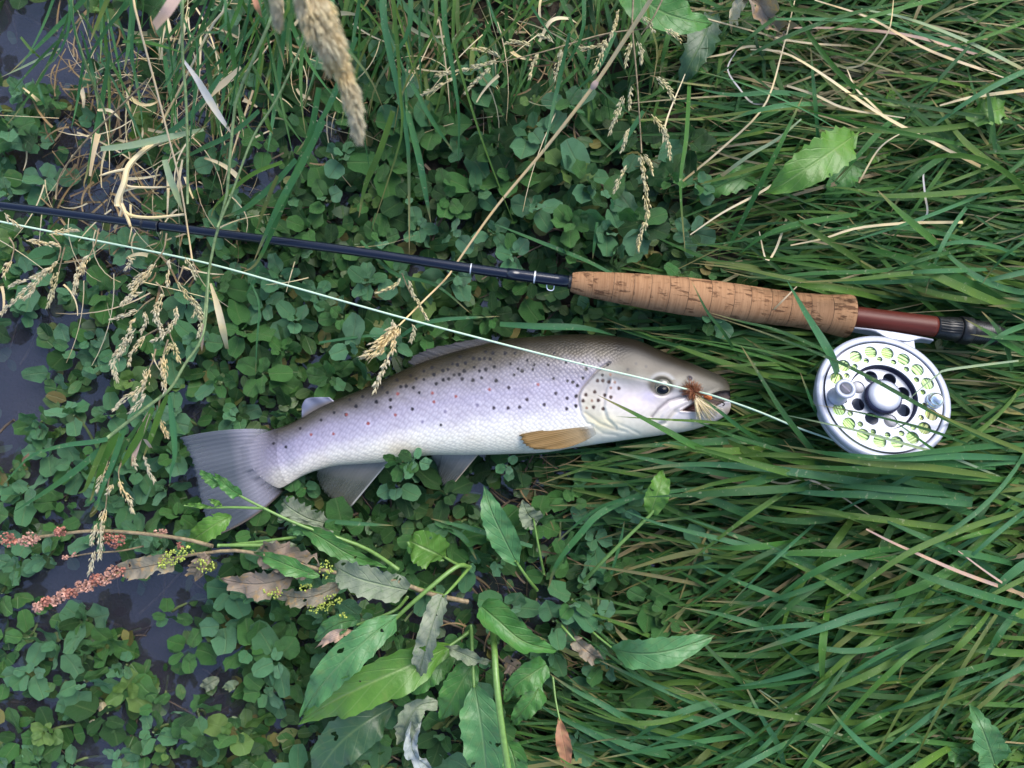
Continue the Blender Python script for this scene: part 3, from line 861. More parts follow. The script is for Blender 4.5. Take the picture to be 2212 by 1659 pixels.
# eye
er = empty('eye', P(1430.6, 842.5, 0) * 0)
er.parent = root
fi = np.argmin((FX - 1430) ** 2 + (FY - 842) ** 2 + (~UPPER) * 1e9)
EZ = FZZ.reshape(-1)[fi]
ec = P(1430.5, 842, EZ + 0.0002) - RL
def cap_dome(R, h, a=1.0, k=40, n=7):
    return [(R * math.cos(t * math.pi / 2), h * math.sin(t * math.pi / 2)) for t in np.linspace(0, .985, n)]
M['eye_white'] = plain_mat('eye_iris', (.46, .40, .28), 0.3, coat=.2, vary=.2, nscale=900)
M['eye_ball'] = plain_mat('eye_ball', (.10, .095, .075), 0.25, coat=.4, vary=.2, nscale=500)
M['pupil'] = plain_mat('eye_pupil', (.003, .0035, .007), 0.2, spec=.25, coat=.12)
for nm_, R, h, dy, dz_, mt in (('eyeball', PX(20, EZ), 0.0026, 0.0016, -0.0006, 'eye_ball'), ('iris', PX(15.8, EZ), 0.0023, 0, 0.0006, 'eye_white'), ('pupil', PX(13.8, EZ), 0.0024, 0, 0.0012, 'pupil')):
    mb = MB()
    add_lathe(mb, cap_dome(R, h), 36)
    mb.v[0] = mb.v[0] * np.array((1, .74 if nm_ != 'eyeball' else .95, 1)) + ec + np.array((0, dy, dz_))
    mb.build(nm_, M[mt], er)

# ================================================================== the fly in its lip
fr_ = empty('fishing_fly', P(1497, 846, FZ + 0.014))
tag(fr_, "brown hackled dry fly with an orange body hooked in the trout's lip", 'fishing fly')
FL = np.array(fr_.location)
M['hackle'] = blade_mat('brown_hackle', [(0, (.24, .085, .04)), (.5, (.34, .12, .055)), (1, (.17, .06, .03))], trans=.1, scuff=.1)
M['wing'] = blade_mat('pale_wing_hair', [(0, (.74, .66, .58)), (.5, (.82, .76, .68)), (1, (.64, .54, .46))], trans=.2, scuff=.1)
M['orange'] = plain_mat('orange_floss', (.62, .15, .025), .5, vary=.3, nscale=1500)
M['wire'] = plain_mat('hook_wire', (.09, .075, .05), .3, metal=1.0)
hz = FZ + 0.0145
mb = MB()
c0 = P(1497, 845, hz) - FL
for i in range(420):
    a = rng.uniform(0, 2 * math.pi)
    ln = PX(rng.uniform(14, 28), hz)
    el = rng.uniform(-.1, 1.1)
    ax = np.array((.75, -.55, 0)) * rng.normal(0, .0018)
    d = np.array((math.cos(a) * math.cos(el), math.sin(a) * math.cos(el), math.sin(el) * .7))
    pth = spline([c0 + ax, c0 + ax + d * ln * .6, c0 + ax + d * ln + np.array((0, 0, -.0008))], 4)
    add_blade(mb, pth, [.0006, .0005, .00034, .00014], roll=rng.uniform(0, 3), crease=0)
mb.build('hackle', M['hackle'], fr_)
mb = MB()
for i in range(150):
    t = rng.uniform(0, 1)
    ex_, ey_ = 1527 + 36 * t + rng.normal(0, 3), 913 - 27 * t + rng.normal(0, 4)
    if i % 6 == 0:
        ex_, ey_ = 1505 + 12 * t, 905 + 8 * t
    q0 = P(1501 + rng.normal(0, 1.5), 856 + rng.normal(0, 2), hz + rng.uniform(-.001, .001))
    q1 = P((1501 + ex_) / 2 + rng.normal(0, 2), (856 + ey_) / 2 + rng.normal(0, 2), hz + rng.uniform(.0005, .003))
    q2 = P(ex_, ey_, FZ + .0135 + rng.uniform(-.0015, .001))
    add_blade(mb, spline([q0 - FL, q1 - FL, q2 - FL], 6), np.linspace(.0005, .0002, 6), roll=rng.uniform(0, 3), crease=0)
mb.build('wing', M['wing'], fr_)
mb = MB()
bp = bez([(1500, 847), (1512, 849), (1522, 853), (1532, 858), (1537, 862)], hz, 14) - FL
add_tube(mb, bp, [.0006, .0008, .0007, .0008, .0007, .0009, .0008, .0013, .0017, .0017, .0014, .0018, .0013, .0006], 10)
mb.build('body', M['orange'], fr_)
mb = MB()
add_tube(mb, bez([(1499, 847, hz), (1535, 860, hz), (1558, 868, hz - .001), (1565, 873, hz - .003), (1561, 877, hz - .004)], None, 20) - FL, .00035, 6)
mb.build('hook', M['wire'], fr_)

# ================================================================== the fly line
M['line'] = plain_mat('fly_line_coating', (.40, .53, .40), 0.5, vary=.04)
mb = MB()
pth = bez([(-1400, 190, .052), (-700, 334, .054), (-70, 463, .058), (0, 478.5, .058), (220, 522, .060), (440, 567, .062), (640, 622, .064), (850, 681, .0655), (1050, 734, .066), (1250, 785, .064), (1370, 813, .0605), (1480, 840, FZ + .0165), (1502, 846, FZ + .0145), (1520, 849, FZ + .0165), (1560, 861, .057), (1641, 890, .062), (1721, 923, .066), (1798, 950, .066), (1835, 966, .062), (1870, 980, .056)], None, 230)
add_tube(mb, pth, PX(2.15, .06), 8)
o = mb.build('fly_line', M['line'], None, origin=pth[80])
tag(o, 'taut pale green line running from the rod tip side over the trout to the reel', 'fishing line')

# ================================================================== the rod
RZ = 0.047
ra = P(1234, 609.5, RZ)
rb = P(2018, 706, RZ)
rdir = (rb - ra) / np.linalg.norm(rb - ra)
ryaw = math.atan2(rdir[1], rdir[0])
rod = empty('fishing_rod', ra)
rod.rotation_euler = (0, 0, ryaw)
tag(rod, 'dark blue fly rod with a cork grip lying across the cress and grass', 'fishing rod')
RMI = np.array((Matrix.Translation(Vector(ra)) @ Matrix.Rotation(ryaw, 4, 'Z')).inverted())
def to_rod(p):
    p = np.asarray(p)
    return p @ RMI[:3, :3].T + RMI[:3, 3]
def rx(X):                            # photo x along the axis -> rod-local x
    k = (X - 1234) / (2018 - 1234)
    return float(np.linalg.norm(rb - ra)) * k
def rp(px):
    return PX(px, RZ)

m, nt, out = new_mat('rod_blank_lacquer')
tc = N(nt, "ShaderNodeTexCoord")
p = principled(nt, (.003, .0055, .016), 0.2, 0.38, 0.0, bumpn(nt, noise(nt, 260, 2, tc.outputs['Object']), .08, .0003), coat=.25, coat_rough=.1)
L(nt, p.outputs[0], out.inputs[0])
M['blank'] = m
M['blackp'] = plain_mat('black_anodised', (.012, .012, .014), .38, vary=.3, nscale=900)
M['silver'] = plain_mat('satin_silver', (.80, .83, .90), .34, metal=.55, vary=.05, nscale=300)
M['silver_thread'] = plain_mat('silver_winding', (.62, .64, .68), .35, metal=.4)
bl = [(-1500, 262), (-260, 418), (0, 445.5), (330, 487.5), (737, 539.5), (1020, 581), (1238, 609.8)]
path = bez(bl, RZ, 90)
path[:, 2] += np.linspace(.008, 0, 90)
mb = MB()
add_tube(mb, to_rod(path), np.interp(np.linspace(-1500, 1238, 90), [-1500, 0, 640, 1010, 1238], [rp(6.0), rp(9.1), rp(9.8), rp(11.2), rp(12.6)]), 20)
mb.build('blank', M['blank'], rod)
def on_blank(X0, X1, r0, r1=None, name='winding', mat='blank', k=22, n=6, parent=None):
    xs = np.linspace(X0, X1, n)
    ys = np.interp(xs, [b[0] for b in bl], [b[1] for b in bl])
    zs = RZ + np.interp(xs, [-1500, 1238], [.008, 0])
    pp = np.array([P(a, b, c) for a, b, c in zip(xs, ys, zs)])
    mb = MB()
    add_tube(mb, to_rod(pp), np.linspace(r0, r1 or r0, n), k)
    return mb.build(name, M[mat], parent or rod)
fer = on_blank(306, 346, rp(11.3), rp(11.6), 'ferrule', 'blank')
on_blank(308, 311, rp(12.2), None, 'ferrule_band', 'blackp', parent=fer)
on_blank(341, 344, rp(12.4), None, 'ferrule_band', 'blackp', parent=fer)
on_blank(-8, 4, rp(10.6), None, 'winding', 'silver_thread')
on_blank(1016, 1018.5, rp(11.9), None, 'winding', 'silver_thread')
on_blank(1095, 1232, rp(12.7), rp(13.2), 'wrap', 'blank')
on_blank(1153, 1156.5, rp(13.6), None, 'winding', 'silver_thread')
on_blank(1228, 1236, rp(15.5), rp(16.5), 'winding_check', 'blackp')
mb = MB()
kp = [(1181, 612, RZ - .001), (1181.5, 622, RZ - .002), (1185, 626.5, RZ - .002), (1192, 627.5, RZ - .002), (1196, 624, RZ - .002), (1197.5, 615, RZ - .001)]
add_tube(mb, to_rod(bez(kp, None, 24)), rp(1.25), 8)
mb.build('hook_keeper', M['silver'], rod)

# cork grip: rings glued end to end
m, nt, out = new_mat('cork')
tc = N(nt, "ShaderNodeTexCoord")
oi = N(nt, "ShaderNodeObjectInfo")
def mapped(scale, off=0.0):
    mp = N(nt, "ShaderNodeMapping")
    mp.inputs['Scale'].default_value = scale
    L(nt, tc.outputs['Object'], mp.inputs[0])
    cb = N(nt, "ShaderNodeVectorMath", operation='ADD')
    L(nt, mp.outputs[0], cb.inputs[0])
    cc = N(nt, "ShaderNodeCombineXYZ")
    L(nt, mathn(nt, 'MULTIPLY', oi.outputs['Random'], 37.0 + off), cc.inputs[1])
    L(nt, mathn(nt, 'MULTIPLY', oi.outputs['Random'], 91.0 + off), cc.inputs[2])
    L(nt, cc.outputs[0], cb.inputs[1])
    return cb.outputs[0]
grain = noise(nt, 1.0, 3, mapped((900, 60, 60)))
streak = noise(nt, 1.0, 4, mapped((75, 430, 430), 5), .65)
blotch = noise(nt, 1.0, 4, mapped((110, 110, 110), 9))
pit = noise(nt, 1.0, 2, mapped((620, 620, 620), 3))
c = ramp(nt, oi.outputs['Random'], [(0, (.185, .092, .045)), (.35, (.26, .138, .070)), (.7, (.205, .105, .052)), (1, (.24, .132, .070))])
c = mix(nt, mathn(nt, 'MULTIPLY', ramp(nt, grain, [(.4, (0, 0, 0)), (.62, (1, 1, 1))]), .6), c, (.33, .19, .10))
c = mix(nt, mathn(nt, 'MULTIPLY', ramp(nt, blotch, [(.48, (0, 0, 0)), (.75, (1, 1, 1))]), .45), c, (.30, .165, .085))
stk = mathn(nt, 'MULTIPLY', ramp(nt, streak, [(.51, (0, 0, 0)), (.58, (1, 1, 1))]), ramp(nt, blotch, [(.46, (0, 0, 0)), (.54, (1, 1, 1))]))
c = mix(nt, mathn(nt, 'MULTIPLY', stk, .85), c, (.075, .035, .018))
c = mix(nt, mathn(nt, 'MULTIPLY', ramp(nt, pit, [(.66, (0, 0, 0)), (.74, (1, 1, 1))]), .6), c, (.16, .08, .045))
hgt = mathn(nt, 'SUBTRACT', mathn(nt, 'MULTIPLY', grain, .3), stk)
p = principled(nt, c, .8, .12, 0, bumpn(nt, hgt, .5, .0006))
L(nt, p.outputs[0], out.inputs[0])
M['cork'] = m
grip = empty('cork_grip', (0, 0, 0))
grip.parent = rod
mb = MB()
add_tube(mb, np.array([(rx(x), 0, 0) for x in np.linspace(1240, 1828, 40)]), [rp(np.interp(x, [1234, 1262, 1315, 1400, 1480, 1560, 1650, 1720, 1780, 1815, 1834], [20, 26.5, 31.5, 37.5, 41, 41, 38.2, 37.4, 40.5, 45, 46])) * .965 for x in np.linspace(1240, 1828, 40)], 40)
M['glue'] = plain_mat('cork_glue', (.10, .055, .03), .7)
mb.build('glue_core', M['glue'], grip)
GR = [(1234, 20), (1240, 22.5), (1262, 26.5), (1315, 31.5), (1400, 37.5), (1480, 41), (1560, 41), (1650, 38.2), (1720, 37.4), (1780, 40.5), (1815, 45), (1829, 47), (1834, 46)]
cuts = [1234, 1278, 1322, 1365, 1401, 1440, 1479, 1528, 1576, 1612, 1656, 1698, 1740, 1786, 1834]
for a, b in zip(cuts[:-1], cuts[1:]):
    xs = np.linspace(a + .5, b - .5, 7)
    if a == cuts[0]:
        xs = np.array([1234, 1235, 1237, 1241, 1252, 1265, 1278])
    rr = np.interp(xs, [g[0] for g in GR], [g[1] for g in GR])
    prof = [(rp(r) * (1 - (.006 if i in (0, 6) else 0)), rx(x)) for i, (x, r) in enumerate(zip(xs, rr))]
    mb = MB()
    add_lathe(mb, prof, 56, 'x')
    for end in ((a, rr[0], 1), (b, rr[-1], -1)):
        if end[0] in (cuts[0], cuts[-1]):
            pf = [(0.0001, rx(end[0])), (rp(end[1]) * .996, rx(end[0]))]
            add_lathe(mb, pf, 56, 'x')
    mb.build('cork_ring', M['cork'], grip)

m, nt, out = new_mat('red_reel_seat_wood')
tc = N(nt, "ShaderNodeTexCoord")
mp = N(nt, "ShaderNodeMapping")
mp.inputs['Scale'].default_value = (30, 300, 300)
L(nt, tc.outputs['Object'], mp.inputs[0])
n1 = noise(nt, 1.0, 4, mp.outputs[0])
c = ramp(nt, n1, [(.3, (.070, .013, .009)), (.7, (.11, .020, .012))])
p = principled(nt, c, .45, .25, 0, bumpn(nt, noise(nt, 900, 2, tc.outputs['Object']), .12, .0003), coat=.08, coat_rough=.3)
L(nt, p.outputs[0], out.inputs[0])
M['seat'] = m
mb = MB()
add_lathe(mb, [(.0001, rx(1832)), (rp(22.5), rx(1833)), (rp(23), rx(1836)), (rp(23), rx(2012)), (rp(22.5), rx(2018)), (.0001, rx(2019))], 48, 'x')
mb.build('reel_seat', M['seat'], rod)
mb = MB()
prof = [(.0001, rx(2018.5)), (rp(23), rx(2019)), (rp(24), rx(2022)), (rp(24), rx(2040)), (rp(25.5), rx(2044)), (rp(26), rx(2068)), (rp(25), rx(2069)), (.0001, rx(2069.5))]
add_lathe(mb, prof, 40, 'x')
hood = mb.build('seat_hood', M['blackp'], rod)
mb = MB()
for k in range(5):
    a = 1.2 + k * .22
    y0, z0 = math.cos(a) * rp(26), math.sin(a) * rp(26)
    add_tube(mb, np.array([(rx(2022), -y0 * .96, z0 * .96), (rx(2066), -y0, z0)]), rp(1.5), 6)
mb.build('hood_rib', M['blackp'], hood)
mb = MB()
add_lathe(mb, [(.0001, rx(2069.6)), (rp(27), rx(2070)), (rp(28.5), rx(2072)), (rp(28.5), rx(2093)), (rp(27), rx(2095)), (.0001, rx(2095.4))], 64, 'x', jag=[0, 0, rp(1.6), rp(1.6), 0, 0])
mb.build('locking_ring', M['blackp'], rod)
mb = MB()
prof = [(.0001, rx(2095.5))]
for k in range(12):
    x0 = 2096 + k * 4.6
    r = 24.5 - k * .25
    prof += [(rp(r), rx(x0)), (rp(r + 1.6), rx(x0 + 1.5)), (rp(r), rx(x0 + 3.5))]
prof += [(rp(19), rx(2154)), (rp(15), rx(2166)), (.0001, rx(2169))]
add_lathe(mb, prof, 40, 'x')
mb.build('threaded_end', M['blackp'], rod)

# ================================================================== the reel
TILT = math.radians(21)
RC = P(1909, 856, 0.080)
ez_ = np.array((0, math.sin(TILT), math.cos(TILT)))
ex_ = rdir - ez_ * rdir.dot(ez_)
ex_ /= np.linalg.norm(ex_)
ey_ = np.cross(ez_, ex_)
RMAT = Matrix(((ex_[0], ey_[0], ez_[0], RC[0]), (ex_[1], ey_[1], ez_[1], RC[1]), (ex_[2], ey_[2], ez_[2], RC[2]), (0, 0, 0, 1)))
reel = empty('fly_reel')
reel.matrix_world = RMAT
tag(reel, 'silver ported fly reel hanging off the red seat, half sunk in grass', 'fishing reel')
RR = PX(144, 0.080)
M['reel'] = plain_mat('brushed_silver', (.30, .32, .385), .48, metal=.35, vary=.10, nscale=160, bump=.03)
M['reel_dark'] = plain_mat('dark_reel_metal', (.035, .035, .075), .35, metal=.3)
M['chrome'] = plain_mat('polished_silver', (.85, .87, .92), .12, metal=.9)
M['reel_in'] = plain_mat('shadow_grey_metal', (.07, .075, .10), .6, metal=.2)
mb = MB()
add_lathe(mb, [(RR * .895, -.004), (RR * .895, -.0004), (RR * .905, 0), (RR * .985, 0), (RR, -.0007), (RR, -.0045), (RR * .975, -.0050), (RR * .93, -.006), (RR * .93, -.0085), (RR * .945, -.009), (RR * .95, -.0095), (RR * .95, -.0115), (RR * .94, -.012), (.0001, -.0122)], 128)
mb.build('frame_ring', M['reel'], reel)
mb = MB()
add_lathe(mb, [(RR * .93, -.0030), (RR * .80, -.0031)], 96)
mb.build('spool_gap', M['reel_dark'], reel)
mb = MB()
add_lathe(mb, [(RR * .927, -.0062), (RR * .933, -.0066), (RR * .933, -.0080), (RR * .927, -.0084)], 96)
mb.build('rim_groove', M['reel_dark'], reel)

def ported_plate(name, rings, thick, z, mat, parent):
    cu = bpy.data.curves.new(name, 'CURVE')
    cu.dimensions = '2D'
    cu.fill_mode = 'BOTH'
    cu.extrude = thick / 2
    cu.bevel_depth = 0.00015
    cu.bevel_resolution = 1
    for cx, cy, r, k in rings:
        sp = cu.splines.new('POLY')
        sp.points.add(k - 1)
        for i in range(k):
            a = 2 * math.pi * i / k
            sp.points[i].co = (cx + r * math.cos(a), cy + r * math.sin(a), 0, 1)
        sp.use_cyclic_u = True
    tmp = bpy.data.objects.new(name + '_curve', cu)
    COL.objects.link(tmp)
    dg = bpy.context.evaluated_depsgraph_get()
    me = bpy.data.meshes.new_from_object(tmp.evaluated_get(dg))
    bpy.data.objects.remove(tmp)
    me.transform(Matrix.Translation((0, 0, z)))
    me.materials.clear()
    me.materials.append(mat)
    ob = bpy.data.objects.new(name, me)
    COL.objects.link(ob)
    ob.parent = parent
    return ob
A0 = math.radians(3)
rings = [(0, 0, RR * .868, 128), (0, 0, RR * .515, 96)]
for k in range(18):
    a = A0 + k * math.pi / 9
    if k not in (0, 9):
        rings.append((math.cos(a) * RR * .725, math.sin(a) * RR * .725, RR * .098, 28))
    a += math.pi / 18
    rings.append((math.cos(a) * RR * .605, math.sin(a) * RR * .605, RR * .045, 18))
ported_plate('spool_face', rings, .0007, -.0006, M['reel'], reel)
rings = [(0, 0, RR * .485, 96)]
for k in range(8):
    a = math.radians(21) + k * math.pi / 4
    rings.append((math.cos(a) * RR * .365, math.sin(a) * RR * .365, RR * .102, 28))
mb = MB()
add_lathe(mb, [(RR * .515, -.0016), (RR * .513, -.0026), (RR * .485, -.0052)], 96)
mb.build('recess_wall', M['reel_dark'], reel)
ported_plate('recess_floor', rings, .0008, -.0048, M['reel'], reel)
mb = MB()
add_lathe(mb, [(RR * .50, -.0071), (RR * .47, -.0125), (RR * .25, -.0125)], 64)
mb.build('inner_cup', M['reel_in'], reel)
mb = MB()
add_lathe(mb, [(RR * .245, -.0125), (RR * .245, -.0030), (RR * .260, -.0026), (RR * .260, .0008), (RR * .243, .0014)], 96, jag=[0, 0, RR * .012, RR * .012, 0])
knob = mb.build('drag_knob', M['reel_dark'], reel)
mb = MB()
add_lathe(mb, [(RR * .245, .0012), (RR * .239, .0018), (RR * .222, .0024), (RR * .17, .0029), (RR * .09, .0032), (.00005, .0033)], 64)
mb.build('knob_cap', M['reel'], knob)
mb = MB()
for k in range(15):
    r = RR * (.545 + .0215 * k)
    z = -.0018 - .0005 * (k % 2)
    th_ = np.linspace(0, 2 * math.pi, 97)
    wob = .0004 * np.sin(th_ * 3 + k * 1.9)
    pth = np.stack([(r + wob) * np.cos(th_), (r + wob) * np.sin(th_), z + .0004 * np.sin(th_ * 2 + k)], 1)
    add_tube(mb, pth, .00062, 6, cap=False)
add_lathe(mb, [(RR * .53, -.0025), (RR * .856, -.0025)], 64)
M['backing'] = blade_mat('pale_green_line', [(0, (.55, .74, .34)), (.5, (.64, .80, .44)), (1, (.48, .68, .26))], trans=0, scuff=.05, stripe=0)
mb.build('wound_line', M['backing'], reel)
ha = math.radians(187)
hx, hy_ = math.cos(ha) * RR * .70, math.sin(ha) * RR * .70
mb = MB()
hp = [(.0001, -.0005), (.0058, -.0005), (.0058, .0012), (.0046, .0020), (.0045, .0070), (.0049, .0100), (.0058, .0118), (.0062, .0128), (.0059, .0136), (.0037, .0137), (.0036, .0129), (.0001, .0129)]
add_lathe(mb, [(r * RR / .0397 * .98, h) for r, h in hp], 40)
mb.v[0] += np.array((hx, hy_, 0))
hnd = mb.build('crank_handle', M['reel'], reel)
mb = MB()
add_lathe(mb, [(.0034, .0129), (.0034, .0133), (.0031, .0135), (.0001, .0136)], 28)
mb.v[0] += np.array((hx, hy_, 0))
mb.build('screw', M['reel_in'], hnd)
mb = MB()
s = .0005
mb.add([(hx - .0022, hy_ + .0020 - s, .0137), (hx + .0022, hy_ - .0020 - s, .0137), (hx + .0022, hy_ - .0020 + s, .0137), (hx - .0022, hy_ + .0020 + s, .0137)], [(0, 1, 2, 3)])
mb.build('screw_slot', M['reel_dark'], hnd)
wa = math.radians(1)
mb = MB()
add_lathe(mb, [(RR * .125, -.0003), (RR * .125, .0012), (RR * .117, .0016)] + [(r, .0016 + h) for r, h in cap_dome(RR * .115, .0045)], 40)
mb.v[0] += np.array((math.cos(wa) * RR * .745, math.sin(wa) * RR * .745, 0))
mb.build('counterweight', M['chrome'], reel)
# foot: a long thin flange against the seat and a stem to the frame
inv = RMAT.inverted()
def to_reel(p):
    return np.array(inv @ Vector(p))
f0, f1 = to_reel(P(1833, 708.5, RZ)), to_reel(P(2013, 736, RZ))
fd = (f1 - f0) / np.linalg.norm(f1 - f0)
mb = MB()
nseg = 24
Lf = np.linalg.norm(f1 - f0)
vs = []
for i in range(nseg + 1):
    t = i / nseg
    c_ = f0 + fd * Lf * t
    w = .0028 + .0016 * math.sin(math.pi * t)
    hgt_ = .0012 + .0042 * math.exp(-((t - .56) / .22) ** 4)
    yb_ = np.array((0, -hgt_, 0))
    zz = np.array((0, 0, w))
    vs += [c_ + zz, c_ + zz * .9 + yb_, c_ - zz * .9 + yb_, c_ - zz]
fc = []
for i in range(nseg):
    for j in range(4):
        a, b = i * 4 + j, i * 4 + (j + 1) % 4
        fc.append((a, b, b + 4, a + 4))
fc += [(3, 2, 1, 0), (nseg * 4, nseg * 4 + 1, nseg * 4 + 2, nseg * 4 + 3)]
mb.add(vs, fc)
mid = f0 + fd * Lf * .56
a0 = mid + np.array((-.010, -.004, .003)); a1 = mid + np.array((.010, -.004, .003))
def boxpts(xc, w0, w1, y0, y1, z0, z1):
    return [(xc - w0, y0, z0), (xc + w0, y0, z0), (xc + w0, y0, z1), (xc - w0, y0, z1), (xc - w1, y1, z0), (xc + w1, y1, z0), (xc + w1, y1, z1), (xc - w1, y1, z1)]
bx_f = [(0, 1, 2, 3), (7, 6, 5, 4), (0, 4, 5, 1), (1, 5, 6, 2), (2, 6, 7, 3), (3, 7, 4, 0)]
mb.add(boxpts(mid[0], .011, .0105, RR * .93, mid[1] - .003, mid[2] - .0026, mid[2] + .0026), bx_f)
ft = mb.build('reel_foot', M['reel'], reel, smooth_shade=False)
bv = ft.modifiers.new('soft_edges', 'BEVEL')
bv.width = .0006
bv.segments = 2
# ================================================================== footprints that plants keep clear of
FISH_POLY = [(x, y) for x, y in TOP] + [(x, y) for x, y in reversed(BOT)] + [(455, 1140), (400, 950)]
_gx, _gy = np.meshgrid(np.arange(-200, 2704, 4.0), np.arange(-300, 2000, 4.0))
_sd = seg_dist(_gx, _gy, FISH_POLY + FISH_POLY[:1]) * np.where(inside(_gx, _gy, FISH_POLY), -1, 1)
def in_fish(X, Y, m=0.0):
    i, j = int((Y + 300) / 4), int((X + 200) / 4)
    if not (0 <= i < _sd.shape[0] and 0 <= j < _sd.shape[1]):
        return False
    return _sd[i, j] < max(m, 0)
def rod_dist(X, Y):
    y = np.interp(X, [-260, 0, 330, 737, 1020, 1234, 2018, 2200], [418, 445, 487, 539, 581, 609, 706, 729])
    return abs(Y - y)
def in_reel(X, Y, m=0):
    return ((X - 1909) / (150 + m)) ** 2 + ((Y - 856) / (132 + m)) ** 2 < 1

def _fin_zone(X, Y):
    return (690 < X < 860 and 985 < Y < 1095) or (915 < X < 1060 and 960 < Y < 1062)
# ================================================================== watercress
def cress_leaf_mesh(name, mat, seed, k=14):
    r_ = random.Random(seed)
    el = r_.uniform(.95, 1.42)
    lob = [r_.uniform(0, 6.28) for _ in range(3)]
    cup = r_.uniform(-.25, .45)
    sad = r_.uniform(-.22, .22)
    verts, uv, faces = [(0, 0, 0)], [(.5, .5)], []
    for ring, fr in ((1, .55), (2, 1.0)):
        for j in range(k):
            a = 2 * math.pi * j / k
            r = .5 * fr * (1 + .06 * math.sin(5 * a + lob[0]) + .055 * math.sin(6 * a + lob[1]) * (ring == 2) + .03 * math.sin(2 * a + lob[2]))
            if ring == 2 and j == 0:
                r *= .84
            x, y = r * math.cos(a) * el, r * math.sin(a)
            z = cup * (x * x + y * y) + sad * x * y * 2 + (.085 * math.sin(4 * a + lob[2]) * fr ** 2) + abs(y) * .10
            verts.append((x, y, z))
            uv.append((.5 + y, .5 - x))
    for j in range(k):
        j2 = (j + 1) % k
        faces.append((0, 1 + j, 1 + j2))
        faces.append((1 + j, 1 + k + j, 1 + k + j2, 1 + j2))
    # leaf origin moved to the petiole end (+x side) so it hinges there
    v = np.array(verts) - np.array((verts[1 + k][0], 0, 0))
    v[:, 0] *= -1
    faces = [tuple(reversed(f)) for f in faces]
    mb = MB()
    mb.add(v, faces, uv)
    return mb.mesh(name, mat)

CRESS = {}
for tone in ('cress_blue', 'cress_mid', 'cress_dark', 'cress_yellow'):
    CRESS[tone] = [cress_leaf_mesh('cress_leaf', M[tone], i * 13 + len(tone)) for i in range(7)]

def cress_region(X, Y):
    """0..1 how much cress grows here"""
    if X > np.interp(Y, [-420, 60, 200, 330, 560, 700, 980, 1250, 1659, 1760], [250, 700, 1300, 1520, 1540, 1540, 1400, 1600, 1180, 1120]):
        return 0
    d = 1.0
    for cx, cy, rx_, ry_, s in ((105, 95, 140, 100, 1), (20, 860, 70, 150, 1), (120, 1010, 60, 40, .7), (60, 1240, 50, 50, .6), (150, 760, 40, 30, .6), (370, 1330, 60, 50, .8), (230, 1620, 50, 40, .6), (100, 560, 60, 30, .5), (250, 560, 50, 40, .4), (560, 870, 40, 30, .6), (250, 1280, 150, 62, 1), (190, 1200, 80, 40, .9), (440, 1490, 90, 110, .75), (330, 1400, 46, 40, .6),
                                (1200, 1130, 40, 40, .8), (1080, 1080, 60, 40, .7), (160, 640, 60, 50, .5), (110, 400, 60, 60, .6), (330, 130, 190, 120, .75), (60, 300, 40, 50, .3),
                                (560, 260, 180, 170, .72), (250, 380, 120, 130, .7), (840, 60, 240, 110, .6), (330, 620, 120, 70, .4), (30, 1430, 40, 40, .5), (1000, 1420, 300, 200, .55), (820, 1320, 160, 90, .45)):
        q_ = ((X - cx) / rx_) ** 2 + ((Y - cy) / ry_) ** 2
        if q_ < 1:
            d = min(d, 1 - s)
    return d

r_ = random.Random(21)
cand = []
for i in range(24000):
    X, Y = r_.uniform(-40, 1540), r_.uniform(-40, 1700)
    k = cress_region(X, Y) * (.55 if X > 1330 and Y > 1000 else 1)
    if k <= 0 or r_.random() > k:
        continue
    if in_fish(X, Y, -1) or (in_fish(X, Y, 14)) or _fin_zone(X, Y):
        continue
    sp = 58 if X > 420 else 52
    if any((X - a) ** 2 + (Y - b) ** 2 < sp * sp for a, b in cand):
        continue
    cand.append((X, Y))
FORCED = {(866, 1000): .047, (893, 996): .046, (1095, 1006): .034, (640, 1068): .030}
cand = list(FORCED) + cand[:288]
TONE_W = {'cress_blue': 'pale blue-green', 'cress_mid': 'mid green', 'cress_dark': 'dark green', 'cress_yellow': 'yellow-green'}
NUMW = {3: 'three-leaved', 4: 'four-leaved', 5: 'five-leaved', 6: 'six-leaved', 7: 'seven-leaved', 8: 'eight-leaved'}
stem_proto = MB()
add_tube(stem_proto, spline([(0, 0, 0), (.003, .002, -.010), (.012, .004, -.024)], 5), [.0010, .0010, .0009, .0009, .0008], 5)
stem_mesh = stem_proto.mesh('cress_stem', M['cress_stem'])
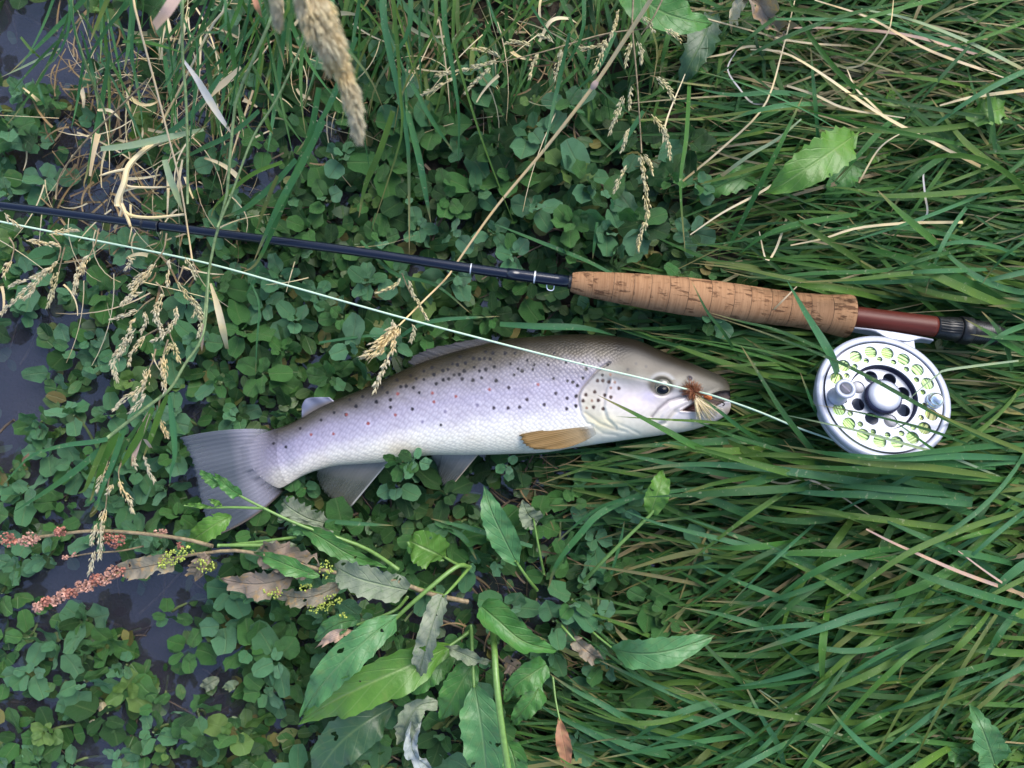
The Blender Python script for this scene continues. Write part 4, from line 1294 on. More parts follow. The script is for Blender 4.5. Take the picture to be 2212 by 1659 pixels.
for X, Y in cand:
    p0 = P(X, Y, 0.0)
    g = float(gz(p0[0], p0[1]))
    lifted = max(0.0, g) + r_.uniform(.014, .027)
    if X < 420:
        lifted = r_.uniform(.004, .016)
    nearfish = in_fish(X, Y, 42)
    if nearfish:
        lifted = min(lifted, .013)
    if rod_dist(X, Y) < 30:
        lifted = min(lifted, .016)
    lifted = FORCED.get((X, Y), lifted)
    base = P(X, Y, lifted)
    yl = r_.random()
    w = np.array([.44, .34, .14, .08])
    if X < 420:
        w = np.array([.55, .28, .03, .14])
    elif Y < 560 and X > 560:
        w = np.array([.42, .36, .20, .02])
    tone = ('cress_blue', 'cress_mid', 'cress_dark', 'cress_yellow')[int(np.searchsorted(np.cumsum(w / w.sum()), r_.random()))]
    n = r_.choice((4, 5, 6, 6, 7, 7, 8))
    big = r_.uniform(.72, 1.25) if (X, Y) not in FORCED else r_.uniform(.6, .8)
    root = empty('watercress_sprig', base)
    root.rotation_euler = (r_.gauss(0, .16), r_.gauss(0, .16), r_.uniform(0, 6.28))
    root['category'] = 'watercress'
    root['group'] = 'watercress sprigs growing over the stream edge'
    size = 'large' if big > 1.08 else 'small' if big < .86 else ''
    label_later(root, f"{size} {TONE_W[tone]} {NUMW[n]} cress sprig".strip(), X, Y)
    st = bpy.data.objects.new('stem', stem_mesh)
    COL.objects.link(st)
    st.parent = root
    for i in range(n):
        t = i / max(1, n - 1)                     # 0 outer .. 1 inner
        size_ = PX((45 - 22 * t) * big * r_.uniform(.8, 1.2), .02)
        a = i * 2.4 + r_.uniform(-.35, .35)
        tt = tone
        if r_.random() < .22:
            tt = r_.choice(('cress_blue', 'cress_mid', 'cress_dark'))
        lf = bpy.data.objects.new('leaf', r_.choice(CRESS[tt]))
        COL.objects.link(lf)
        lf.parent = root
        off = PX((16 - 12 * t) * big, .02) * r_.uniform(.6, 1.3)
        tilt = -(0.10 + .75 * t + r_.gauss(0, .28)) if r_.random() < .8 else r_.uniform(.1, .5)
        lf.location = (off * math.cos(a), off * math.sin(a), .0012 + .0058 * t + r_.uniform(-.001, .0015))
        lf.rotation_euler = (r_.gauss(0, .48), tilt, a)
        lf.scale = (size_, size_ * r_.uniform(.85, 1.1), size_)

# the mass of leaves underneath, above and below the water
def leaf_soup(n, test, zf, size, mat, name, seed, k=9):
    rr = random.Random(seed)
    mb = MB()
    th_ = np.arange(k) * 2 * math.pi / k
    for i in range(n * 6):
        if n <= 0:
            break
        X, Y = rr.uniform(-240, 2300), rr.uniform(-420, 1900)
        if rr.random() > test(X, Y):
            continue
        n -= 1
        p_ = P(X, Y, 0.0)
        z = zf(X, Y, float(gz(p_[0], p_[1])), rr)
        s = PX(rr.uniform(*size), max(z, 0)) * .5
        ph = rr.uniform(0, 6.28)
        el = rr.uniform(.72, 1.4)
        rad = s * (1 + .07 * np.sin(5 * th_ + ph) + .05 * np.sin(2 * th_))
        lx, ly = rad * np.cos(th_) * el, rad * np.sin(th_) / el
        a = rr.uniform(0, 6.28)
        cx, sx = math.cos(a), math.sin(a)
        tx, ty = rr.gauss(0, .42), rr.gauss(0, .42)
        lz = lx * tx + ly * ty + (lx * lx + ly * ly) * rr.uniform(-15, 25)
        V_ = np.stack([lx * cx - ly * sx, lx * sx + ly * cx, lz], 1)
        V_ = np.vstack([[0, 0, 0], V_]) + P(X, Y, z)
        U_ = np.vstack([[.5, .5], np.stack([.5 + .5 * np.sin(th_), .5 - .5 * np.cos(th_)], 1)])
        mb.add(V_, [(0, 1 + j, 1 + (j + 1) % k) for j in range(k)], U_)
    o = mb.build(name, mat)
    o['kind'] = 'stuff'
    return o
def under_z(X, Y, g, rr):
    top = max(g, 0)
    z = top + rr.uniform(-.001, .012)
    if in_fish(X, Y, 20) or _fin_zone(X, Y):
        z = top + rr.uniform(-.001, .004)
    return z
leaf_soup(6600, lambda X, Y: (cress_region(X, Y) ** 1.5 * (.85 if X > 450 else .30)) if X < 1560 else 0, under_z, (15, 40), M['cress_shaded'], 'watercress_undergrowth', 5)
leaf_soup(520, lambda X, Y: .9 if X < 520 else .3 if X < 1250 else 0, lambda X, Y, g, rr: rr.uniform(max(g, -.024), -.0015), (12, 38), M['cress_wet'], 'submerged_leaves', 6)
leaf_soup(2700, lambda X, Y: .8 if (X > 1250 and (Y < 620 or 1100 < Y < 1480 and X < 1700)) else .4 if X > 1250 else .8 if (X > 620 and Y < 240) else 0, lambda X, Y, g, rr: max(g, 0) + rr.uniform(.001, .012), (20, 42), M['cress_shaded'], 'bank_undergrowth', 8)

# ================================================================== grass
def grass_line(Y):
    return float(np.interp(Y, [-100, 0, 250, 450, 700, 850, 1000, 1120, 1250, 1380, 1500, 1659, 1800], [1600, 1580, 1640, 1680, 1620, 1560, 1480, 1500, 1600, 1610, 1400, 1230, 1180]))

def lean(Y, rr, X=1600):
    """direction the tips point, photo degrees (0 right, 90 down)"""
    if Y < 520:
        return 186 + rr.gauss(0, 22) if rr.random() < .75 else 150 + rr.gauss(0, 18)
    if Y < 1000:
        return 183 + rr.gauss(0, 15)
    r1 = rr.random()
    if X > 1720 and Y > 1080 and r1 < .55:
        return 148 + rr.gauss(0, 13)
    r1 = rr.random()
    return 196 + rr.gauss(0, 13) if r1 < .62 else 160 + rr.gauss(0, 16) if r1 < .9 else 130 + rr.gauss(0, 20)

def arc_blade(X, Y, ang, ln, z0, h, rr, curve=None, n=8):
    """root at X, Y; tip ln pixels away"""
    a = math.radians(ang)
    bend = curve if curve is not None else rr.gauss(0, .16)
    pts = []
    for i in range(n):
        t = i / (n - 1)
        aa = a + bend * (t - .5) * 2
        if i == 0:
            x, y = X, Y
        else:
            x += math.cos(aa) * ln / (n - 1)
            y += math.sin(aa) * ln / (n - 1)
        z = z0 + h * (math.sin(min(1, t * 1.25) * math.pi * .62) / 1.0) * (1 - .35 * t * t)
        pts.append(P(x, y, z))
    return np.array(pts)

rr = random.Random(77)
mb_u, mb_s = MB(), MB()
count = 0
while count < 8800:
    X = rr.uniform(1250, 2720)
    Y = rr.uniform(-430, 2000)
    if X < grass_line(Y) + rr.uniform(-40, 160):
        continue
    dens = 1.0
    if Y < 620:
        dens = .5 if X < 1950 else .8
    if rr.random() > dens:
        continue
    p_ = P(X, Y, 0)
    g = float(gz(p_[0], p_[1]))
    ln = rr.uniform(150, 460)
    ang = lean(Y, rr, X)
    h = rr.uniform(.004, .032)
    pth = arc_blade(X, Y, ang, ln, g + .001, h, rr)
    # keep out of the tackle and the fish's head
    bad = False
    for k in (2, 4, 6, 7):
        x_, y_ = unP(pth[k])
        if (in_reel(x_, y_, -6) or (in_fish(x_, y_, 4)) or (rod_dist(x_, y_) < 40 and x_ > 1240)) and pth[k][2] > .024:
            bad = True
    if bad:
        pth[:, 2] = g + .001 + (pth[:, 2] - g - .001) * .35
    w = PX(rr.uniform(4.5, 9) if Y < 620 else rr.uniform(6, 12.5), .03)
    add_blade(mb_u, pth, blade_widths(8, w, base=.7), roll=rr.gauss(0, .45), crease=rr.uniform(.05, .4))
    count += 1
for i in range(900):
    X, Y = rr.uniform(450, 1700), rr.uniform(-560, 170)
    p_ = P(X, Y, 0)
    g = max(0, float(gz(p_[0], p_[1])))
    pth = arc_blade(X, Y, 95 + rr.gauss(0, 32), rr.uniform(80, 220), g + rr.uniform(.004, .02), rr.uniform(.0, .012), rr)
    add_blade(mb_u, pth, blade_widths(8, PX(rr.uniform(6, 12), .03), base=.7), roll=rr.gauss(0, .5), crease=rr.uniform(.05, .4))
o = mb_u.build('grass', M['grass_shaded'])
o['kind'] = 'stuff'

# dry thatch between the blades, thickest in the upper part of the bank
count = 0
while count < 480:
    X, Y = rr.uniform(1380, 2450), rr.uniform(-150, 1800)
    if X < grass_line(Y) - 60:
        continue
    if rr.random() > (1.0 if Y < 330 else .30 if Y < 600 else .07):
        continue
    p_ = P(X, Y, 0)
    g = float(gz(p_[0], p_[1]))
    pth = arc_blade(X, Y, rr.choice((0, 180)) + rr.gauss(8, 16), rr.uniform(110, 330), g + rr.uniform(.004, .016), rr.uniform(.002, .022), rr)
    for k in (2, 4, 6, 7):
        x_, y_ = unP(pth[k])
        if in_reel(x_, y_, -6) or in_fish(x_, y_, 4) or (rod_dist(x_, y_) < 40 and x_ > 1240):
            pth[:, 2] = np.minimum(pth[:, 2], g + .018)
    add_blade(mb_s, pth, np.full(8, PX(rr.uniform(2.5, 7), .03)) * np.linspace(1, .5, 8), roll=rr.gauss(0, .5), crease=.2)
    count += 1
o = mb_s.build('dry_grass_thatch', M['thatch'])
o['kind'] = 'stuff'

# dead bits and bare stems over soil and cress
mb_l = MB()
for i in range(820):
    if i < 380:
        X, Y = rr.uniform(120, 1250), rr.uniform(-20, 360)
        if rr.random() > smooth(0, 1, 1 - abs(Y - 130) / 330):
            continue
    elif i < 660:
        X, Y = rr.uniform(110, 520), rr.uniform(90, 620)
    else:
        X, Y = rr.uniform(1000, 1650), rr.uniform(980, 1650)
    if in_fish(X, Y, 18):
        continue
    p_ = P(X, Y, 0)
    z = max(0, float(gz(p_[0], p_[1]))) + rr.uniform(.004, .022)
    a = rr.uniform(0, 360)
    pth = arc_blade(X, Y, a, rr.uniform(25, 110), z, rr.uniform(-.003, .006), rr, rr.gauss(0, .45))
    add_blade(mb_l, pth, np.full(8, PX(rr.uniform(1.6, 6.5), .02)) * np.linspace(1, .5, 8), roll=rr.gauss(0, .8), crease=.3)
o = mb_l.build('dead_plant_litter', M['litter'])
o['kind'] = 'stuff'
mb_d = MB()
for i in range(200):
    X, Y = (rr.gauss(340, 170), rr.gauss(310, 190)) if i < 130 else (rr.uniform(380, 1250), rr.gauss(90, 70))
    p_ = P(X, Y, 0)
    z = max(0, float(gz(p_[0], p_[1]))) + rr.uniform(.008, .045)
    pth = arc_blade(X, Y, rr.choice((90, 100, 60, 150, 20)) + rr.gauss(0, 25), rr.uniform(40, 230), z, rr.uniform(-.004, .012), rr, rr.gauss(0, .32))
    for k in (0, 3, 7):
        x_, y_ = unP(pth[k])
        if rod_dist(x_, y_) < 24 or in_fish(x_, y_, 6):
            pth[:, 2] = np.minimum(pth[:, 2], .03)
    if i % 4 == 0:
        pth = arc_blade(X, Y, rr.uniform(0, 360), rr.uniform(30, 95), z + .004, rr.uniform(-.002, .008), rr, rr.gauss(0, .28))
    add_blade(mb_d, pth, np.full(8, PX(rr.uniform(6, 12) if i % 4 == 0 else rr.uniform(1.5, 5), .03)) * np.linspace(1, .4, 8), roll=rr.gauss(0, .7), crease=.3)
o = mb_d.build('dry_straw_litter', M['straw'])
o['kind'] = 'stuff'
mb_t = MB()
for i in range(260):
    X, Y = rr.uniform(-40, 1350), rr.uniform(0, 1700)
    p_ = P(X, Y, 0)
    g = float(gz(p_[0], p_[1]))
    z = rr.uniform(max(g, -.028), .002) if X < 700 else max(g, 0) + rr.uniform(.001, .006)
    pth = arc_blade(X, Y, rr.uniform(0, 360), rr.uniform(60, 240), z, rr.uniform(-.004, .004), rr, rr.gauss(0, .5))
    add_tube(mb_t, pth, PX(rr.uniform(1.0, 3.2), 0), 5)
o = mb_t.build('sunken_stems_litter', M['twig'])
o['kind'] = 'stuff'

# individual blades -------------------------------------------------
def grass_thing(pts, w, mat, desc, z=None, n=16, roll=0.0, crease=.28, tip_first=True, base=.75, twist=0.0, group='long grass blades over the bank', name='grass_leaf', cat='grass blade', at=None, wprof=None):
    pth = bez(pts, z, n)
    wz = pth[:, 2].mean()
    if tip_first and wprof is None:
        pth, tip_first = pth[::-1].copy(), False
    mb = MB()
    wd = blade_widths(n, PX(w, wz), tip_first, base) if wprof is None else np.interp(np.linspace(0, 1, n), np.linspace(0, 1, len(wprof)), wprof) * PX(w, wz)
    add_blade(mb, pth, wd, roll, crease, twist)
    o = mb.build(name, M[mat], None, origin=pth[n // 2])
    tag(o, '', cat, group)
    m_ = pts[len(pts) // 2] if at is None else at
    label_later(o, desc, m_[0], m_[1])
    return o

def exact(o, label):
    global _pending
    _pending = [t for t in _pending if t[0] is not o]
    o['label'] = label
    if 'group' in o and False:
        del o['group']
    return o

# blades lying over the tackle and the fish, tips first
E = [
    ([(1291, 853.6, .062), (1370, 893, .070), (1443, 932, .072), (1500, 963, .066), (1570, 992, .050), (1650, 1020, .03)], 14, 'grass', "green grass blade slanting across the trout's gill cover and throat"),
    ([(1331, 899.6, .063), (1425, 905.6, .064), (1526, 911, .060), (1600, 922, .05), (1690, 950, .03)], 6.5, 'grass_lime', "thin yellow-green grass blade across the trout's lower jaw"),
    ([(1500, 848, .064), (1530, 870, .068), (1556, 890, .068), (1608, 930, .060), (1700, 985, .035)], 9, 'grass', "grass blade crossing the fly at the trout's mouth"),
    ([(1338, 966, .050), (1400, 962, .055), (1500, 956, .056), (1618, 951, .052), (1760, 960, .03)], 16, 'grass', "wide grass blade lying just below the trout's jaw"),
    ([(1316, 974, .045), (1400, 992, .05), (1520, 1016, .05), (1660, 1040, .03)], 12, 'grass_blue', "grass blade with its tip under the trout's throat"),
    ([(1535, 681, .070), (1660, 722, .085), (1795, 775, .102), (1870, 811, .106), (1941, 850, .105), (2010, 888, .101), (2110, 940, .07), (2200, 985, .04)], 8.5, 'grass_deep', "long dark grass blade crossing the reel from upper rim to counterweight"),
    ([(1700, 606, .068), (1742, 680, .086), (1780, 742, .096), (1800, 782, .09), (1815, 840, .05)], 18, 'grass_blue', "wide grass blade crossing the cork's thick end down to the reel"),
    ([(1955, 871, .108), (1990, 838, .110), (2025, 810, .106), (2041, 800, .105), (2110, 790, .09), (2200, 779, .07)], 5.5, 'straw_green', "thin bent grass stalk from the reel's hub out over its upper rim"),
    ([(1755, 873, .100), (1830, 886, .108), (1908, 903, .111), (2028, 936, .104), (2150, 985, .05)], 6, 'grass_deep', "thin grass blade crossing the reel just below its hub"),
    ([(1675, 892, .07), (1775, 913, .105), (1850, 930, .112), (1930, 952, .113), (2060, 990, .09), (2160, 1030, .05)], 6, 'straw_green', "brownish grass blade crossing the lower half of the reel's face"),
    ([(1918, 900, .110), (1960, 930, .112), (2015, 970, .10), (2110, 1030, .06)], 6.5, 'grass', "short grass blade slanting from the reel's hub towards the lower grass"),
    ([(1728, 803, .085), (1742, 840, .085), (1761, 886, .075), (1800, 960, .04)], 9, 'grass', "upright grass blade tip standing beside the crank handle side of the reel"),
    ([(1600, 745, .07), (1640, 810, .082), (1690, 890, .082), (1748, 965, .07), (1800, 1030, .04)], 12, 'grass_deep', "dark grass blade between the trout's snout and the reel"),
    ([(2000, 880, .108), (2090, 925, .09), (2212, 975, .06), (2300, 1010, .04)], 10, 'grass', "grass blade running from the counterweight to the picture's edge"),
    ([(1494, 607.6, .075), (1510, 640, .080), (1530, 677, .078), (1560, 715, .07), (1595, 770, .04)], 7, 'grass_deep', "dark grass blade crossing the middle of the cork grip"),
    ([(1528, 674, .072), (1600, 694, .078), (1673, 712, .08), (1770, 752, .07), (1850, 800, .04)], 7.5, 'grass_deep', "dark grass blade trailing along the lower edge of the cork grip"),
    ([(1480, 545, .065), (1470, 400, .07), (1482, 300, .065), (1488, 200, .05), (1490, 110, .03)], 9, 'grass', "upright grass blade standing above the cork grip"),
    ([(1490, 757, .03), (1483, 720, .035), (1482, 690, .03), (1483, 660, .02)], 9, 'grass_deep', "grass blade tip poking out below the cork grip"),
    ([(1560, 730, .05), (1585, 690, .04), (1620, 660, .03)], 8, 'grass', "short grass blade tucked beneath the cork grip's lower side"),
    ([(2085, 690, .072), (2130, 715, .082), (2170, 740, .078), (2230, 775, .05)], 13, 'grass', "green grass blade lying over the rod's black butt end"),
    ([(2105, 765, .070), (2140, 738, .080), (2180, 715, .078), (2250, 690, .05)], 12, 'grass_blue', "blue-green grass blade crossing the rod's black butt end"),
    ([(2120, 672, .066), (2150, 705, .076), (2172, 745, .074), (2185, 800, .05)], 14, 'grass_deep', "dark grass blade standing across the tip of the rod's butt"),
    ([(2095, 722, .078), (2140, 728, .084), (2190, 730, .078), (2260, 735, .05)], 11, 'grass', "level grass blade lying along the rod's threaded end"),
    ([(1547, 791, .05), (1600, 789, .052), (1660, 786, .05), (1760, 790, .03)], 9, 'grass_lime', "pale grass blade pointing at the trout's snout"),
]
for pts, w, mat, lab in E:
    o = grass_thing(pts, w, mat, '', n=22)
    exact(o, lab)

E2 = [  # upper right and lower right, from the photo
    ([(1751, 100, .05), (1756, 170, .055), (1762, 240, .055), (1768, 320, .04)], 9, 'grass'),
    ([(1735, 207, .06), (1691, 300, .07), (1635, 413, .06), (1575, 533, .04)], 11, 'grass'),
    ([(1895, 410, .07), (1940, 455, .075), (1991, 500, .07), (2060, 560, .05)], 16, 'grass'),
    ([(1775, 403, .06), (1840, 408, .065), (1908, 423, .07), (2050, 418, .065), (2240, 400, .04)], 12, 'grass_lime'),
    ([(1591, 553, .05), (1650, 510, .06), (1725, 483, .062), (1851, 463, .05)], 12, 'grass'),
    ([(1800, 395, .05), (1850, 340, .06), (1910, 275, .055), (1960, 240, .04)], 12, 'grass'),
    ([(2010, 210, .055), (2060, 280, .06), (2110, 330, .06), (2212, 400, .04)], 14, 'grass'),
    ([(1930, 190, .06), (1905, 160, .06), (1960, 225, .06), (2070, 320, .05), (2130, 370, .04)][1:], 11, 'grass_deep'),
    ([(2130, 180, .06), (2140, 250, .062), (2150, 330, .055)], 12, 'grass_deep'),
    ([(1500, 190, .045), (1580, 205, .05), (1680, 200, .05), (1800, 215, .035)], 11, 'grass_blue'),
    ([(1490, 257, .045), (1600, 245, .05), (1720, 232, .05), (1850, 240, .035)], 10, 'grass'),
    ([(1474, 405, .045), (1560, 385, .05), (1640, 360, .05), (1740, 330, .03)], 9, 'grass'),
    ([(1492, 568, .052), (1600, 580, .062), (1700, 600, .064), (1850, 625, .05), (1960, 640, .03)], 9, 'grass'),
    ([(1560, 583, .05), (1640, 600, .06), (1760, 590, .064), (1900, 585, .06), (2100, 560, .04)], 9, 'grass'),
    ([(1720, 610, .066), (1850, 603, .074), (1980, 590, .072), (2100, 600, .06), (2240, 620, .04)], 12, 'grass_lime'),
    ([(1608, 1413, .06), (1690, 1385, .07), (1775, 1356, .074), (1908, 1313, .065), (2080, 1290, .04)], 19, 'grass_blue'),
    ([(1768, 1333, .07), (1800, 1305, .075), (1841, 1279, .08), (1958, 1196, .082), (2108, 1133, .07), (2240, 1095, .05)], 14, 'grass_lime'),
    ([(1698, 1539, .06), (1775, 1499, .068), (1850, 1468, .072), (1908, 1439, .07), (2008, 1383, .05)], 16, 'grass_lime'),
    ([(1775, 1626, .06), (1858, 1516, .07), (1930, 1445, .075), (1975, 1406, .07), (2080, 1340, .05)], 13, 'grass'),
    ([(1775, 1633, .06), (1850, 1612, .065), (1925, 1586, .065), (2080, 1500, .05)], 8, 'grass_lime'),
    ([(1835, 1353, .065), (1900, 1343, .07), (1975, 1339, .072), (2100, 1340, .06), (2250, 1336, .04)], 18, 'grass'),
    ([(1475, 1313, .05), (1550, 1325, .055), (1625, 1346, .058), (1775, 1386, .04)], 12, 'grass_blue'),
    ([(1475, 1116, .05), (1570, 1150, .06), (1675, 1189, .065), (1791, 1236, .05), (1880, 1260, .03)], 14, 'grass_blue'),
    ([(1340, 1098, .05), (1420, 1130, .06), (1560, 1165, .066), (1700, 1200, .06), (1880, 1240, .04)], 12, 'grass_blue'),
    ([(1350, 1020, .05), (1480, 1003, .06), (1640, 1010, .07), (1850, 1040, .075), (2100, 1080, .05)], 17, 'grass_blue'),
    ([(1420, 1090, .05), (1540, 1045, .06), (1700, 1025, .07), (1900, 1030, .065), (2100, 1050, .04)], 15, 'grass'),
    ([(1660, 1005, .06), (1780, 1010, .08), (1900, 1016, .09), (2050, 1025, .08), (2200, 1040, .05)], 16, 'grass'),
    ([(1730, 985, .09), (1810, 993, .105), (1900, 1003, .11), (2010, 1010, .10), (2150, 1030, .06)], 15, 'grass'),
    ([(1790, 975, .098), (1870, 985, .113), (1960, 990, .112), (2060, 985, .095), (2200, 990, .05)], 15, 'grass_blue'),
    ([(1680, 960, .07), (1780, 978, .095), (1880, 992, .108), (2000, 998, .10), (2150, 1010, .06)], 14, 'grass'),
    ([(1840, 985, .108), (1930, 985, .116), (2020, 975, .105), (2120, 965, .08), (2240, 960, .05)], 13, 'grass'),
    ([(1620, 1050, .055), (1760, 1065, .07), (1900, 1070, .08), (2100, 1090, .06)], 16, 'grass_blue'),
    ([(1560, 1075, .05), (1700, 1100, .065), (1850, 1115, .07), (2050, 1140, .06), (2200, 1150, .04)], 14, 'grass'),
    ([(1480, 900, .045), (1580, 940, .06), (1690, 975, .065), (1820, 1020, .06)], 9, 'grass'),
    ([(2075, 1313, .06), (2140, 1285, .065), (2212, 1249, .06), (2300, 1210, .04)], 12, 'grass_lime'),
    ([(1881, 1659, .06), (1920, 1580, .07), (1975, 1489, .074), (2058, 1406, .07), (2108, 1339, .05)], 9, 'grass'),
    ([(1970, 1659, .05), (2010, 1570, .065), (2080, 1440, .07), (2150, 1330, .06), (2212, 1240, .04)], 9, 'grass'),
    ([(1184, 1453, .035), (1240, 1490, .045), (1304, 1523, .048), (1400, 1580, .04), (1475, 1626, .03)], 14, 'grass_blue'),
    ([(1157, 1519, .032), (1220, 1555, .04), (1287, 1589, .044), (1404, 1659, .03)], 12, 'grass_blue'),
    ([(1294, 1426, .038), (1380, 1465, .046), (1475, 1506, .05), (1600, 1560, .035)], 13, 'grass_blue'),
    ([(1200, 1500, .036), (1320, 1545, .045), (1450, 1585, .046), (1560, 1600, .03)], 12, 'grass'),
    ([(1184, 1273, .035), (1204, 1216, .045), (1257, 1149, .048), (1300, 1106, .045), (1400, 1060, .03)], 14, 'grass_blue'),
    ([(1180, 1190, .03), (1290, 1100, .042), (1400, 1070, .05), (1540, 1050, .04)], 9, 'grass_blue'),
    ([(1500, 1480, .05), (1560, 1540, .055), (1640, 1600, .05), (1700, 1680, .03)], 12, 'grass_blue'),
    ([(1605, 1470, .05), (1640, 1540, .058), (1680, 1610, .055), (1700, 1680, .03)], 12, 'grass_blue'),
    ([(1475, 1340, .045), (1530, 1400, .05), (1600, 1470, .05), (1660, 1530, .03)], 11, 'grass_deep'),
    ([(1640, 1185, .055), (1740, 1230, .065), (1850, 1290, .065), (1950, 1340, .04)], 13, 'grass'),
    ([(1890, 1115, .065), (1960, 1145, .072), (2040, 1180, .07), (2150, 1230, .05)], 15, 'grass_blue'),
    ([(2050, 1245, .06), (2110, 1190, .07), (2180, 1130, .065), (2260, 1070, .04)], 11, 'grass_blue'),
    ([(2080, 1530, .055), (2140, 1480, .065), (2212, 1440, .06), (2300, 1400, .04)], 13, 'grass_blue'),
    ([(1720, 1600, .05), (1850, 1595, .06), (1990, 1600, .06), (2150, 1620, .04)], 11, 'grass'),
]
TONEN = {'grass': 'green', 'grass_blue': 'blue-green', 'grass_lime': 'yellow-green', 'grass_deep': 'dark green', 'straw': 'straw-coloured', 'straw_pink': 'pinkish dry', 'straw_green': 'faded', 'straw_white': 'bleached'}
def wd_word(w):
    return 'wide' if w >= 13 else 'narrow' if w < 9.5 else ''
for pts, w, mat in E2:
    grass_thing(pts, w, mat, ' '.join(f"{wd_word(w)} {TONEN[mat]} grass blade".split()), n=18)

ES = [  # straws in the bank
    ([(1930, 0, .08), (1926, 40, .08), (1918, 70, .078), (1890, 110, .07), (1861, 140, .062), (1828, 147, .055)], 4, 'straw'),
    ([(1621, 107, .05), (1691, 113, .055), (1771, 157, .06), (1891, 240, .062), (2000, 300, .06), (2118, 360, .05)], 8, 'straw'),
    ([(1491, 507, .05), (1560, 460, .055), (1635, 420, .055), (1700, 380, .04)], 5.5, 'straw'),
    ([(1708, 530, .055), (1780, 515, .06), (1851, 493, .062), (1960, 482, .058), (2080, 480, .045)], 6.5, 'straw'),
    ([(1717, 0, .06), (1690, 110, .06), (1650, 230, .058), (1560, 320, .05), (1470, 395, .045)], 4.5, 'straw'),
    ([(1731, 257, .06), (1680, 300, .062), (1620, 335, .06), (1558, 380, .05)], 8, 'straw_green'),
    ([(1592, 108, .045), (1572, 150, .05), (1600, 195, .048), (1625, 222, .045), (1665, 225, .04)], 4.5, 'straw_white'),
    ([(1830, 150, .055), (1848, 190, .058), (1880, 222, .055), (1905, 245, .05)], 5.5, 'straw'),
    ([(2010, 350, .06), (1995, 372, .064), (1998, 420, .062), (2003, 460, .055), (1988, 480, .05)], 5.5, 'straw_white'),
    ([(1871, 1143, .07), (1920, 1168, .074), (1975, 1193, .075), (2080, 1238, .07), (2212, 1285, .055)], 8, 'straw_pink'),
    ([(1955, 282, .062), (1900, 320, .062), (1855, 395, .055)], 4, 'straw'),
    ([(1955, 255, .06), (1830, 235, .06), (1760, 205, .055), (1700, 185, .045)], 5, 'straw'),
    ([(1490, 30, .05), (1600, 60, .055), (1720, 90, .055), (1850, 100, .04)], 5, 'straw'),
    ([(1700, 60, .05), (1830, 62, .055), (1980, 80, .055), (2150, 130, .04)], 8, 'straw_pink'),
    ([(1860, 20, .055), (1960, 40, .06), (2090, 90, .06), (2230, 160, .045)], 9, 'straw_green'),
    ([(1760, 0, .055), (1880, 40, .06), (2010, 110, .06), (2180, 170, .045)], 7, 'straw'),
    ([(2030, 228, .06), (2100, 210, .064), (2212, 195, .05)], 8, 'straw'),
    ([(1890, 1120, .05), (1760, 1040, .07), (1690, 1045, .06), (1640, 1030, .05)], 4.5, 'straw'),
    ([(2070, 1190, .07), (2130, 1235, .07), (2212, 1290, .05)], 5, 'straw_pink'),
    ([(1640, 500, .045), (1655, 560, .05), (1675, 540, .048), (1700, 470, .04)], 5, 'straw'),
    ([(1480, 130, .042), (1560, 118, .05), (1625, 100, .05), (1700, 120, .04)], 6, 'straw'),
    ([(1640, 1490, .045), (1750, 1560, .05), (1850, 1600, .045)], 5, 'straw_green'),
    ([(1730, 610, .06), (1690, 650, .062), (1650, 690, .05)], 4, 'straw'),
    ([(1480, 160, .05), (1440, 260, .055), (1430, 330, .05)], 4, 'straw'),
]
for pts, w, mat in ES:
    grass_thing(pts, w, mat, f"{'thin ' if w < 6 else ''}{TONEN[mat]} grass stalk", n=18, crease=.1, base=.9, roll=.2, name='dry_grass_stalk', cat='dry stalk', group='dry stalks lying in the bank grass', wprof=(.45, .8, 1, 1))

# more single blades lying on top of the right bank
nb, tries = 0, 0
while nb < 205 and tries < 4000:
    tries += 1
    X, Y = rr.uniform(1500, 2420), rr.uniform(-60, 1760)
    if X < grass_line(Y) + 120:
        continue
    if Y < 560 and rr.random() < .5:
        continue
    ang = lean(Y, rr, X)
    ln = rr.uniform(190, 520)
    p_ = P(X, Y, 0)
    g = float(gz(p_[0], p_[1]))
    pth = arc_blade(X, Y, ang, ln, g + .012, rr.uniform(.028, .056), rr, rr.gauss(0, .26), n=12)
    ok = True
    for k in range(1, 12):
        x_, y_ = unP(pth[k])
        if ((x_ - 1745) / 120) ** 2 + ((y_ - 360) / 80) ** 2 < 1 or ((x_ - 1430) / 120) ** 2 + ((y_ - 1405) / 45) ** 2 < 1 or ((x_ - 2125) / 60) ** 2 + ((y_ - 1590) / 70) ** 2 < 1:
            ok = False
        if in_reel(x_, y_, 14) and y_ < 975 or in_fish(x_, y_, 8) or (rod_dist(x_, y_) < 42 and x_ > 1240):
            ok = False
        if k > 8 and (x_ < grass_line(y_) - 130):
            ok = False
    if not ok:
        continue
    w = rr.uniform(10, 18.5) if Y > 620 else rr.uniform(7, 13)
    mat = rr.choice(('grass', 'grass', 'grass', 'grass_blue', 'grass_blue', 'grass_deep', 'grass_lime'))
    mb = MB()
    add_blade(mb, pth, blade_widths(12, PX(w, .06), base=.7), roll=rr.gauss(0, .4), crease=rr.uniform(.1, .4), twist=rr.gauss(0, .4))
    o = mb.build('grass_leaf', M[mat], None, origin=pth[6])
    tag(o, '', 'grass blade', 'long grass blades over the bank')
    x_, y_ = unP(pth[7])
    label_later(o, ' '.join(f"{wd_word(w)} {TONEN[mat]} grass blade".split()), x_, y_)
    nb += 1
